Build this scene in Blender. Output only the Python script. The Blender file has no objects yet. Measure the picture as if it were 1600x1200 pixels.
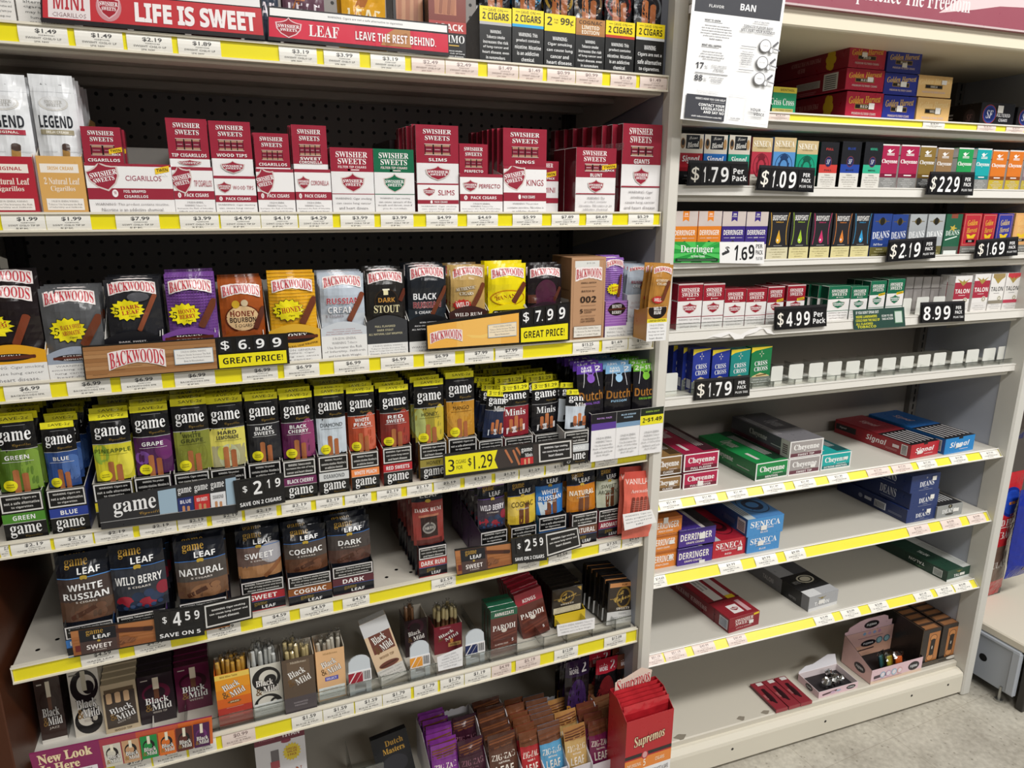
import bpy, math, random
import numpy as np
from mathutils import Matrix, Vector

SC = bpy.context.scene
COL = SC.collection
rng = random.Random(7)

# ------------------------------------------------------------------ camera, world, lights, exposure
FPX = 1100.0
PITCH, ROLL, YAW = math.radians(-14.492), math.radians(-0.277), math.radians(-22.355)
EYE = Vector((-0.8396, -1.2498, 1.5026))
RM = (Matrix.Rotation(YAW, 3, 'Z') @ Matrix.Rotation(PITCH, 3, 'X') @ Matrix.Rotation(ROLL, 3, 'Y'))
cd = bpy.data.cameras.new('camera')
cd.sensor_width = 36.0
cd.lens = 36.0 * FPX / 1600.0
cd.clip_start = 0.05
cam = bpy.data.objects.new('camera', cd)
COL.objects.link(cam)
cam.matrix_world = Matrix.Translation(EYE) @ (RM @ Matrix.Rotation(math.pi / 2, 3, 'X')).to_4x4()
SC.camera = cam

wd = bpy.data.worlds.new('store_air')
SC.world = wd
wd.use_nodes = True
wd.node_tree.nodes['Background'].inputs[0].default_value = (0.94, 0.97, 1.0, 1)
wd.node_tree.nodes['Background'].inputs[1].default_value = 0.17

def area(name, loc, sx, sy, power, tilt=0.0, col=(1, 0.985, 0.96)):
    l = bpy.data.lights.new(name, 'AREA')
    l.shape = 'RECTANGLE'
    l.size, l.size_y, l.energy, l.color = sx, sy, power, col
    o = bpy.data.objects.new(name, l)
    COL.objects.link(o)
    o.location = loc
    o.rotation_euler = (tilt, 0, 0)
    return o
area('fluorescent_light', (-0.75, -1.9, 3.5), 1.2, 0.3, 34, math.radians(18))
area('fluorescent_light', (0.85, -1.8, 3.5), 1.2, 0.3, 56, math.radians(18))
area('fluorescent_light', (2.5, -1.7, 3.5), 1.2, 0.3, 50, math.radians(18))
area('fluorescent_light', (0.9, -4.4, 3.5), 2.6, 0.35, 80, math.radians(28))

SC.view_settings.view_transform = 'Standard'
SC.view_settings.look = 'None'
SC.view_settings.gamma = 1.0
SC.view_settings.use_curve_mapping = False
SC.view_settings.exposure = -0.16

# ------------------------------------------------------------------ measuring: where a sight line meets a real plane
class Frame:
    """a shelving run: origin on the floor at its left front corner, x along the shelf fronts, y into the shelves"""
    def __init__(self, org, th):
        self.o, self.th = Vector(org), th
        inv = Matrix.Rotation(-th, 3, 'Z')
        self.e, self.r = inv @ (EYE - self.o), inv @ RM
    def d(self, px, py):
        return self.r @ Vector(((px - 800) / FPX, 1.0, -(py - 600) / FPX))
    def aty(self, px, py, y):
        d = self.d(px, py)
        return self.e + d * ((y - self.e.y) / d.y)
    def atz(self, px, py, z):
        d = self.d(px, py)
        return self.e + d * ((z - self.e.z) / d.z)
    def atx(self, px, py, x):
        d = self.d(px, py)
        return self.e + d * ((x - self.e.x) / d.x)
    def X(self, px, y, z):
        k = (px - 800) / FPX
        a = self.r.col[0] - k * self.r.col[1]
        return self.e.x - (a.y * (y - self.e.y) + a.z * (z - self.e.z)) / a.x
    def Z(self, py, x, y):
        k = (600 - py) / FPX
        a = self.r.col[2] - k * self.r.col[1]
        return self.e.z - (a.x * (x - self.e.x) + a.y * (y - self.e.y)) / a.z
    def put(self, o, loc, rot=(0, 0, 0)):
        o.location = self.o + Matrix.Rotation(self.th, 3, 'Z') @ Vector(loc)
        o.rotation_mode = 'XYZ'
        o.rotation_euler = (rot[0], rot[1], rot[2] + self.th)
        return o
FL = Frame((0, 0, 0), 0.0)
FRT = Frame((0.04, 0.0582, 0), math.atan(-.045))

# ------------------------------------------------------------------ materials
MATS = {}
def lin(h):
    c = [int(h[i:i + 2], 16) / 255 for i in (0, 2, 4)]
    return [x / 12.92 if x <= .04045 else ((x + .055) / 1.055) ** 2.4 for x in c]
FIN = {'paper': (.55, .0, .0, .3), 'gloss': (.3, .0, .0, .5), 'film': (.2, .0, .6, .5), 'wrap': (.16, .0, .22, .55), 'paint': (.42, .0, .04, .4),
       'dull': (.8, 0, 0, .2), 'metal': (.3, .9, .0, .5), 'foil': (.16, 1.0, .5, .5)}
def mat(h, fin='paper'):
    k = (h, fin)
    if k in MATS:
        return MATS[k]
    m = bpy.data.materials.new(fin + '_' + h)
    m.use_nodes = True
    nt = m.node_tree
    b = nt.nodes['Principled BSDF']
    r, me, bump, spec = FIN[fin]
    b.inputs['Base Color'].default_value = (*lin(h), 1)
    b.inputs['Roughness'].default_value = r
    b.inputs['Metallic'].default_value = me
    b.inputs['Specular IOR Level'].default_value = spec
    tc = nt.nodes.new('ShaderNodeTexCoord')
    nz = nt.nodes.new('ShaderNodeTexNoise')
    nt.links.new(tc.outputs['Object'], nz.inputs['Vector'])
    if bump:
        nz.inputs['Scale'].default_value = 26 if fin in ('film', 'foil') else (26 if fin == 'wrap' else 120)
        nz.inputs['Detail'].default_value = 1.5
        bp = nt.nodes.new('ShaderNodeBump')
        bp.inputs['Strength'].default_value = bump
        bp.inputs['Distance'].default_value = .012 if fin in ('film', 'foil', 'wrap') else .002
        nt.links.new(nz.outputs['Fac'], bp.inputs['Height'])
        nt.links.new(bp.outputs['Normal'], b.inputs['Normal'])
    else:
        nz.inputs['Scale'].default_value = 60
        mr = nt.nodes.new('ShaderNodeMapRange')
        mr.inputs['To Min'].default_value = max(r - .07, .05)
        mr.inputs['To Max'].default_value = r + .07
        nt.links.new(nz.outputs['Fac'], mr.inputs['Value'])
        nt.links.new(mr.outputs['Result'], b.inputs['Roughness'])
    MATS[k] = m
    return m

def clear_mat(name, tint=(.97, .98, .97), refl=.08, rough=.06):
    m = bpy.data.materials.new(name)
    m.use_nodes = True
    nt = m.node_tree
    nt.nodes.remove(nt.nodes['Principled BSDF'])
    t = nt.nodes.new('ShaderNodeBsdfTransparent')
    t.inputs[0].default_value = (*tint, 1)
    g = nt.nodes.new('ShaderNodeBsdfGlossy')
    g.inputs['Roughness'].default_value = rough
    mx = nt.nodes.new('ShaderNodeMixShader')
    lw = nt.nodes.new('ShaderNodeLayerWeight')
    lw.inputs[0].default_value = .25
    mr = nt.nodes.new('ShaderNodeMapRange')
    mr.inputs['To Min'].default_value = refl
    mr.inputs['To Max'].default_value = .75
    nt.links.new(lw.outputs['Fresnel'], mr.inputs['Value'])
    nt.links.new(mr.outputs['Result'], mx.inputs[0])
    nt.links.new(t.outputs[0], mx.inputs[1])
    nt.links.new(g.outputs[0], mx.inputs[2])
    nt.links.new(mx.outputs[0], nt.nodes['Material Output'].inputs[0])
    MATS[(name, 'clear')] = m
    return m
CLEAR = clear_mat('clear_plastic', refl=.07)
EDGE = clear_mat('clear_plastic_edge', (.72, .74, .72), .16, .2)
CELLO = clear_mat('cellophane', (.98, .98, .98), .05, .1)

# ------------------------------------------------------------------ lettering
STY = {'b': (0x1D5D4, 0x1D5EE, 0x1D7EC), 'i': (0x1D63C, 0x1D656, 0x1D7EC), 's': (0x1D400, 0x1D41A, 0x1D7CE),
       'k': (0x1D468, 0x1D482, 0x1D7CE), 'c': (0x1D4D0, 0x1D4EA, 0x1D7CE)}
def styled(s, st):
    if st not in STY:
        return s
    U, L, D = STY[st]
    return ''.join(chr(U + ord(c) - 65) if 'A' <= c <= 'Z' else chr(L + ord(c) - 97) if 'a' <= c <= 'z'
                   else chr(D + ord(c) - 48) if '0' <= c <= '9' else c for c in s)
GL = {}
def glyphs(s, st, off, res):
    k = (s, st, off, res)
    if k not in GL:
        cu = bpy.data.curves.new('lettering', 'FONT')
        cu.body = styled(s, st)
        cu.offset = off + (.018 if st == 'o' else 0)
        cu.resolution_u = res
        cu.fill_mode = 'FRONT'
        ob = bpy.data.objects.new('lettering', cu)
        me = bpy.data.meshes.new_from_object(ob)
        v = np.array([p.co[:2] for p in me.vertices], float).reshape(-1, 2)
        f = [tuple(p.vertices) for p in me.polygons]
        bpy.data.objects.remove(ob)
        bpy.data.curves.remove(cu)
        bpy.data.meshes.remove(me)
        GL[k] = (v, f)
    return GL[k]

# ------------------------------------------------------------------ mesh collector
class MB:
    def __init__(self):
        self.v, self.f, self.m, self.mats, self.n = [], [], [], [], 0
    def mi(self, m):
        if m not in self.mats:
            self.mats.append(m)
        return self.mats.index(m)
    def add(self, v, f, m):
        v = np.asarray(v, float).reshape(-1, 3)
        k = self.mi(m)
        o = self.n
        self.v.append(v)
        self.f += [tuple(i + o for i in q) for q in f]
        self.m += [k] * len(f)
        self.n += len(v)
    def box(self, a, b, m, ch=0.0, faces=None):
        (x0, y0, z0), (x1, y1, z1) = a, b
        ch = min(ch, .45 * min(x1 - x0, y1 - y0, z1 - z0))
        F = {'l': m, 'r': m, 'f': m, 'k': m, 'd': m, 't': m}
        if faces:
            F.update(faces)
        if ch <= 0:
            v = [(x0, y0, z0), (x1, y0, z0), (x1, y1, z0), (x0, y1, z0), (x0, y0, z1), (x1, y0, z1), (x1, y1, z1), (x0, y1, z1)]
            for k, q in (('f', (0, 1, 5, 4)), ('k', (2, 3, 7, 6)), ('l', (3, 0, 4, 7)), ('r', (1, 2, 6, 5)), ('t', (4, 5, 6, 7)), ('d', (3, 2, 1, 0))):
                self.add([v[i] for i in q], [(0, 1, 2, 3)], F[k])
            return
        c = [(x0, x1), (y0, y1), (z0, z1)]
        def P(i, j, k, ax):
            s = (i, j, k)
            return [c[q][s[q]] + (0 if q == ax else (ch if s[q] == 0 else -ch)) for q in range(3)]
        for key, ax, s in (('l', 0, 0), ('r', 0, 1), ('f', 1, 0), ('k', 1, 1), ('d', 2, 0), ('t', 2, 1)):
            o1, o2 = [q for q in range(3) if q != ax]
            pts = []
            for (a1, a2) in ((0, 0), (1, 0), (1, 1), (0, 1)):
                t = [0, 0, 0]; t[ax] = s; t[o1] = a1; t[o2] = a2
                pts.append(P(*t, ax))
            if (s == 0) != (ax == 1):
                pts = pts[::-1]
            self.add(pts, [(0, 1, 2, 3)], F[key])
        for ax in range(3):
            o1, o2 = [q for q in range(3) if q != ax]
            for s1 in (0, 1):
                for s2 in (0, 1):
                    t0 = [0, 0, 0]; t0[o1] = s1; t0[o2] = s2
                    t1 = list(t0); t1[ax] = 1
                    pts = [P(*t0, o1), P(*t1, o1), P(*t1, o2), P(*t0, o2)]
                    if (s1 == s2) == (ax != 1):
                        pts = pts[::-1]
                    self.add(pts, [(0, 1, 2, 3)], m)
        for i in (0, 1):
            for j in (0, 1):
                for k in (0, 1):
                    self.add([P(i, j, k, 0), P(i, j, k, 1), P(i, j, k, 2)], [(0, 1, 2) if (i + j + k) % 2 else (2, 1, 0)], m)
    def tube(self, pts, rad, m, seg=8):
        pts = [Vector(p) for p in pts]
        rad = rad if isinstance(rad, (list, tuple)) else [rad] * len(pts)
        vs = []
        for i, p in enumerate(pts):
            d = (pts[min(i + 1, len(pts) - 1)] - pts[max(i - 1, 0)]).normalized()
            a = d.orthogonal().normalized() if abs(d.z) < .9 else Vector((1, 0, 0))
            a = (a - d * a.dot(d)).normalized()
            b = d.cross(a)
            vs += [p + (a * math.cos(2 * math.pi * k / seg) + b * math.sin(2 * math.pi * k / seg)) * rad[i] for k in range(seg)]
        f = []
        for i in range(len(pts) - 1):
            for k in range(seg):
                q = (k + 1) % seg
                f.append((i * seg + k, i * seg + q, (i + 1) * seg + q, (i + 1) * seg + k))
        f += [tuple(range(seg))[::-1], tuple((len(pts) - 1) * seg + k for k in range(seg))]
        self.add([tuple(v) for v in vs], f, m)
    def obj(self, name, parent=None, loc=(0, 0, 0), rot=(0, 0, 0), smooth=False):
        me = bpy.data.meshes.new(name)
        v = np.concatenate(self.v) if self.v else np.zeros((0, 3))
        me.from_pydata(v.tolist(), [], self.f)
        for m in self.mats:
            me.materials.append(m)
        me.polygons.foreach_set('material_index', self.m)
        if smooth:
            me.polygons.foreach_set('use_smooth', [True] * len(me.polygons))
        me.update()
        o = bpy.data.objects.new(name, me)
        COL.objects.link(o)
        o.parent = parent
        o.location = loc
        o.rotation_euler = rot
        return o

def tag(o, label, cat, group=None, kind=None):
    if label:
        o['label'] = label
    if cat:
        o['category'] = cat
    if group:
        o['group'] = group
    if kind:
        o['kind'] = kind
    return o
def empty(name, loc=(0, 0, 0), rot=(0, 0, 0)):
    o = bpy.data.objects.new(name, None)
    COL.objects.link(o)
    o.location = loc
    o.rotation_euler = rot
    o.empty_display_size = .02
    return o
ORD = ['zeroth', 'first', 'second', 'third', 'fourth', 'fifth', 'sixth', 'seventh', 'eighth', 'ninth', 'tenth', 'eleventh', 'twelfth',
       'thirteenth', 'fourteenth', 'fifteenth', 'sixteenth', 'seventeenth', 'eighteenth', 'nineteenth', 'twentieth']
def copy_tree(o, parent=None):
    c = o.copy()
    COL.objects.link(c)
    if parent:
        c.parent = parent
    for ch in KIDS.get(o.name, []):
        copy_tree(ch, c)
    return c
KIDS = {}
def kid(parent, o):
    KIDS.setdefault(parent.name, []).append(o)
    return o

# ------------------------------------------------------------------ printed faces: small flat shapes in fractions of the face
def R(u0, v0, u1, v1, c): return ('r', u0, v0, u1, v1, c)
def T(s, u, v, w, h, c, st='b', rot=0, arch=0, ol=None, olw=.04): return ('t', s, u, v, w, h, c, st, rot, arch, ol, olw)
def E(u, v, ru, rv, c, a0=0, a1=360): return ('e', u, v, ru, rv, c, a0, a1)
def S(u, v, ru, rv, c, n=13, k=.76): return ('s', u, v, ru, rv, c, n, k)
def G(pts, c): return ('g', pts, c)
def CG(u0, v0, u1, v1, wd, c='8a4a2c', tip=None):
    r = [('c', u0, v0, u1, v1, wd, c)]
    if tip:
        r.append(('c', u1 - (u1 - u0) * .22, v1 - (v1 - v0) * .22, u1, v1, wd * 1.04, tip))
    return r
def PAR(lines, u0, v0, u1, v1, c, st='n', fill=.62):
    n = len(lines)
    L = max(len(s) for s in lines)
    dv = (v1 - v0) / n
    return [T(s, (u0 + u1) / 2, v1 - dv * (i + .5), (u1 - u0) * len(s) / L, dv * fill, c, st) for i, s in enumerate(lines)]
def FR(u0, v0, u1, v1, t, tv, c, ci): return [R(u0, v0, u1, v1, c), R(u0 + t, v0 + tv, u1 - t, v1 - tv, ci)]
def SH(u, v, w, h, c, t1='SWISHER', t2='SWEETS', rot=0, rim='d8c9c4'):
    base = [(-.5, .28), (-.36, .30), (-.2, .36), (-.08, .44), (0, .56), (.08, .44), (.2, .36), (.36, .30), (.5, .28), (.46, -.05), (.3, -.3), (0, -.5), (-.3, -.3), (-.46, -.05)]
    cr, sr = math.cos(math.radians(rot)), math.sin(math.radians(rot))
    def q(k): return [(u + w * k * (x * cr - y * sr), v + h * k * (x * sr + y * cr)) for x, y in base]
    return [G(q(1.14), rim), G(q(1), c), T(t1, u, v + .12 * h, w * .92, h * .2, 'ffffff', 's', rot), T(t2, u, v - .1 * h, w * .72, h * .17, 'ffffff', 's', rot)]
def flat(a):
    o = []
    for e in a:
        if isinstance(e, list):
            o += flat(e)
        else:
            o.append(e)
    return o

def subdiv(us, n):
    a, b = min(us), max(us)
    return [a] + [k / n for k in range(1, n) if a + 1e-6 < k / n < b - 1e-6] + [b]
def cl(x):
    return min(max(x, 0.0), 1.0)
def fan(pts, m, segs, w, h, fv, warp, lift, rings):
    (cu, cv), ring = pts[0], pts[1:]
    vs = [warp(cl(cu) * w, fv(cl(cv)) * h, lift)]
    for r in range(1, rings + 1):
        t = r / rings
        vs += [warp(cl(cu + (a - cu) * t) * w, fv(cl(cv + (b - cv) * t)) * h, lift) for a, b in ring]
    fs = [(0, q + 1, (q + 1) % m + 1) for q in range(segs)]
    for r in range(rings - 1):
        fs += [(1 + r * m + q, 1 + (r + 1) * m + q, 1 + (r + 1) * m + (q + 1) % m, 1 + r * m + (q + 1) % m) for q in range(segs)]
    return vs, fs
def print_art(mb, art, w, h, warp, fin, eps=.00007, grid=0, v0=0.0):
    """lay the printed shapes on a face; warp(U, V, lift) gives the 3-D point, U, V in metres"""
    art = flat(art)
    fv = lambda v: v0 + (1 - v0) * v
    hv = h * (1 - v0)
    for i, e in enumerate(art):
        lift = eps * (i + 1.5)
        k = e[0]
        if k == 'r':
            _, a, b, c, d, colr = e
            b, d = fv(b), fv(d)
            U = subdiv((a, c), grid) if grid else [a, c]
            V = subdiv((b, d), grid) if grid else [b, d]
            vs = [warp(u * w, v * h, lift) for v in V for u in U]
            n = len(U)
            fs = [(j * n + q, j * n + q + 1, (j + 1) * n + q + 1, (j + 1) * n + q) for j in range(len(V) - 1) for q in range(n - 1)]
        elif k == 't':
            _, s, u, v, tw, th, colr, st, rot, arch, ol, olw = e
            small = th * hv < .006
            passes = ([(ol, olw)] if ol else []) + [(colr, 0)]
            b0, _f = glyphs(s, st, 0, 1 if small else 3)
            if len(b0) == 0:
                continue
            lo, hi = b0.min(0), b0.max(0)
            sx, sy = tw * w / max(hi[0] - lo[0], 1e-6), th * hv / max(hi[1] - lo[1], 1e-6)
            cr, sr = math.cos(math.radians(rot)), math.sin(math.radians(rot))
            for pi, (pc, off) in enumerate(passes):
                g, fs = glyphs(s, st, off, 1 if small else 3)
                x = (g[:, 0] - (lo[0] + hi[0]) / 2) * sx
                y = (g[:, 1] - (lo[1] + hi[1]) / 2) * sy
                if arch:
                    t = 2 * x / (tw * w)
                    y = y * (1 + .35 * np.abs(t)) + arch * hv * (1 - t * t)
                vs = [warp(u * w + a * cr - b * sr, fv(v) * h + a * sr + b * cr, lift + pi * eps * .5) for a, b in zip(x, y)]
                mb.add(vs, fs, mat(pc, fin))
            continue
        elif k == 'e':
            _, u, v, ru, rv, colr, a0, a1 = e
            n = 26
            ring = [(u + ru * math.cos(math.radians(a0 + (a1 - a0) * q / n)), v + rv * math.sin(math.radians(a0 + (a1 - a0) * q / n))) for q in range(n + 1)]
            if a1 - a0 < 359:
                ring2 = ring
            else:
                ring2 = ring[:-1]
            pts = [(u, v)] + ring2
            m_ = len(ring2)
            vs, fs = fan(pts, m_, m_ if a1 - a0 >= 359 else m_ - 1, w, h, fv, warp, lift, 4 if grid else 1)
        elif k == 's':
            _, u, v, ru, rv, colr, n, kk = e
            pts = [(u, v)] + [(u + ru * (1 if q % 2 == 0 else kk) * math.cos(math.pi * q / n), v + rv * (1 if q % 2 == 0 else kk) * math.sin(math.pi * q / n)) for q in range(2 * n)]
            vs, fs = fan(pts, 2 * n, 2 * n, w, h, fv, warp, lift, 4 if grid else 1)
        elif k == 'g':
            _, pts, colr = e
            if grid and len(pts) == 4:
                P4 = [np.array(p) for p in pts]
                m4 = [[(P4[0] * (1 - a) + P4[1] * a) * (1 - b) + (P4[3] * (1 - a) + P4[2] * a) * b for a in (0, .5, 1)] for b in (0, .25, .5, .75, 1)]
                mb.add([warp(cl(q[0]) * w, fv(cl(q[1])) * h, lift) for r_ in m4 for q in r_], [(3 * j + i, 3 * j + i + 1, 3 * j + i + 4, 3 * j + i + 3) for j in range(4) for i in (0, 1)], mat(colr, fin))
                continue
            vs = [warp(cl(p) * w, fv(cl(q)) * h, lift) for p, q in pts]
            fs = [tuple(range(len(pts)))]
        elif k == 'c':
            _, a, b, c, d, wd_, colr = e
            p0, p1 = np.array([a * w, fv(b) * h]), np.array([c * w, fv(d) * h])
            dr = (p1 - p0) / max(np.linalg.norm(p1 - p0), 1e-9)
            nn = np.array([-dr[1], dr[0]]) * wd_ * w / 2
            L_, hw_ = np.linalg.norm(p1 - p0), abs(wd_ * w / 2)
            st_ = [(-.35 * hw_, .25), (-.2 * hw_, .75), (0, 1)] + [(L_ * q / 6, 1) for q in range(1, 6)] + [(L_, 1), (L_ + .3 * hw_, .8), (L_ + .5 * hw_, .3)]
            vs = []
            for a_, k_ in st_:
                for s_ in (-1, 0, 1):
                    p = p0 + dr * a_ + nn * (s_ * k_)
                    vs.append(warp(cl(p[0] / w) * w, cl(p[1] / h) * h, lift))
            fs = [(3 * q + j, 3 * (q + 1) + j, 3 * (q + 1) + j + 1, 3 * q + j + 1) for q in range(len(st_) - 1) for j in (0, 1)]
        mb.add(vs, fs, mat(colr, fin))

# ------------------------------------------------------------------ packages
def front_warp(w, y):
    return lambda u, v, l: (u - w / 2, y - l, v)
def make_box(name, w, d, h, base, art=(), fin='gloss', left=None, top=None, leftart=(), topart=(), ch=.0008, lid=None, lidname='lid', frontbase=None):
    """rigid carton, origin at the middle of its base; lid = fraction of the height where a separate lid starts"""
    art = flat(art)
    lf, tp = mat(left or base, fin), mat(top or base, fin)
    fm = mat(frontbase or base, fin)
    root = None
    for nm, z0, z1 in ([(name, 0, lid), (lidname, lid, 1)] if lid else [(name, 0, 1)]):
        mb = MB()
        g = .0004 if lid and nm == lidname else 0
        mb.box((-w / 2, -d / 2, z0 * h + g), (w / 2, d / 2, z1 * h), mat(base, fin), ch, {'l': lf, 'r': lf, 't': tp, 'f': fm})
        if lid:
            sel = []
            for e in art:
                if e[0] == 'r':
                    b, t = max(e[2], z0), min(e[4], z1)
                    if t > b:
                        sel.append(('r', e[1], b, e[3], t, e[5]))
                    continue
                vc = e[3] if e[0] in 'tes' else (e[2] + e[4]) / 2 if e[0] == 'c' else sum(p[1] for p in e[1]) / len(e[1])
                if z0 <= vc < z1 or (z1 == 1 and vc >= 1):
                    sel.append(e)
        else:
            sel = art
        print_art(mb, sel, w, h, front_warp(w, -d / 2), fin)
        if leftart:
            if not lid or nm == name:
                print_art(mb, leftart, d, h, lambda u, v, l: (-w / 2 - l, d / 2 - u, v), fin)
        if topart and (not lid or nm == lidname):
            print_art(mb, topart, w, d, lambda u, v, l: (u - w / 2, v - d / 2, h + l), fin)
        o = mb.obj(nm, root)
        if root is None:
            root = o
        else:
            kid(root, o)
    return root

def pouch_warp(w, h, t, seed, crimp=.05, pinch=.0):
    r = random.Random(seed)
    p1, p2, p3 = r.uniform(0, 6), r.uniform(0, 6), r.uniform(.6, 1.4)
    def f(u, v, l, s=-1):
        a, b = min(max(u / w, 0), 1), min(max(v / h, 0), 1)
        e = (1 - abs(2 * a - 1) ** 2.6)
        q = min(1, b / .16) * min(1, (1 - b) / .22)
        q = q * q * (3 - 2 * q)
        wob = .0011 * math.sin(9 * b + p1 + 3 * a) * p3 + .0007 * math.sin(17 * a + 11 * b + p2)
        bow = .0016 * math.sin(3.1 * b + p2) * p3
        return ((u - w / 2) * (1 - pinch * math.sin(math.pi * b)), s * (t / 2 * e * q + .0003) + wob * (.3 + .7 * q) + bow + (-l if s < 0 else l), v)
    return f
def make_pouch(name, w, h, t, base, art=(), fin='film', seed=1, head=None, headart=(), v0=0.0, hh=.1, headname='header_strip', N=12):
    """heat-sealed pouch, origin at the middle of its base; head = colour of the separate strip along its top"""
    f = pouch_warp(w, h, t, seed)
    mb = MB()
    for s in (-1, 1):
        vs = [f(w * i / N, h * j / N, 0, s) for j in range(N + 1) for i in range(N + 1)]
        fs = [(j * (N + 1) + i, j * (N + 1) + i + 1, (j + 1) * (N + 1) + i + 1, (j + 1) * (N + 1) + i) for j in range(N) for i in range(N)]
        mb.add(vs, fs if s < 0 else [q[::-1] for q in fs], mat(base, fin))
    print_art(mb, art, w, h, f, fin, eps=.00012, grid=N, v0=v0)
    o = mb.obj(name)
    if head:
        hb = MB()
        z0 = h * (1 - (1 - v0) * hh)
        g = lambda u, v, l: f(u, z0 + v, l + .0006)
        vs = [f(w * i / N, z0 + (h - z0) * 1.01 * j / 2, .0006 * (1 if s < 0 else 1), s) for s in (-1, 1) for j in range(3) for i in range(N + 1)]
        n = N + 1
        fs = [(b * 3 * n + j * n + i, b * 3 * n + j * n + i + 1, b * 3 * n + (j + 1) * n + i + 1, b * 3 * n + (j + 1) * n + i) for b in (0, 1) for j in range(2) for i in range(N)]
        fs += [(2 * n + i, 2 * n + i + 1, 5 * n + i + 1, 5 * n + i) for i in range(N)]
        hb.add(vs, fs, mat(head, fin))
        print_art(hb, headart, w, h - z0, g, fin, eps=.0001)
        kid(o, hb.obj(headname, o))
    return o

def make_tray(name, w, d, hf, hb, base, art=(), inner='d9d6cf', fin='gloss', t=.0012, slope=.45, side=None, torn=0, frontname='front_wall'):
    """open display carton: low front wall, sloping side walls, high back wall"""
    mi, mo, ms = mat(inner, 'paper'), mat(base, fin), mat(side or base, fin)
    root = MB()
    root.box((-w / 2, -d / 2, 0), (w / 2, d / 2, t), mi)
    yf, yk = -d / 2, d / 2
    for sx in (-1, 1):
        x0, x1 = (-w / 2, -w / 2 + t) if sx < 0 else (w / 2 - t, w / 2)
        prof = [(yf, t), (yk, t), (yk, hb), (yk - d * (1 - slope) * .5, hb), (yf + .002, hf)]
        n = len(prof)
        vs = [(x0, a, b) for a, b in prof] + [(x1, a, b) for a, b in prof]
        root.add(vs, [tuple(range(n))[::-1]], ms if sx < 0 else mi)
        root.add(vs, [tuple(range(n, 2 * n))], mi if sx < 0 else ms)
        root.add(vs, [(q, (q + 1) % n, n + (q + 1) % n, n + q) for q in range(n)], mi)
    o = root.obj(name)
    k = MB()
    if torn:
        n = 14
        top = [hb + torn * rng.uniform(-1, 1) for _ in range(n + 1)]
        vs = [(-w / 2 + w * q / n, yk - t * s, 0 if z == 0 else top[q]) for s in (1, 0) for z in (0, 1) for q in range(n + 1)]
        m_ = n + 1
        k.add(vs, [(q, q + 1, m_ + q + 1, m_ + q) for q in range(n)] + [(2 * m_ + q + 1, 2 * m_ + q, 3 * m_ + q, 3 * m_ + q + 1) for q in range(n)]
              + [(m_ + q, m_ + q + 1, 3 * m_ + q + 1, 3 * m_ + q) for q in range(n)], mi)
    else:
        k.box((-w / 2, yk - t, t), (w / 2, yk, hb), mi)
    kid(o, k.obj('back_wall', o))
    fr = MB()
    fr.box((-w / 2, yf - t * .2, 0), (w / 2, yf + t, hf), mi, 0, {'f': mo, 'l': ms, 'r': ms})
    print_art(fr, art, w, hf, front_warp(w, yf - t * .2), fin)
    kid(o, fr.obj(frontname, o))
    return o
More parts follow.
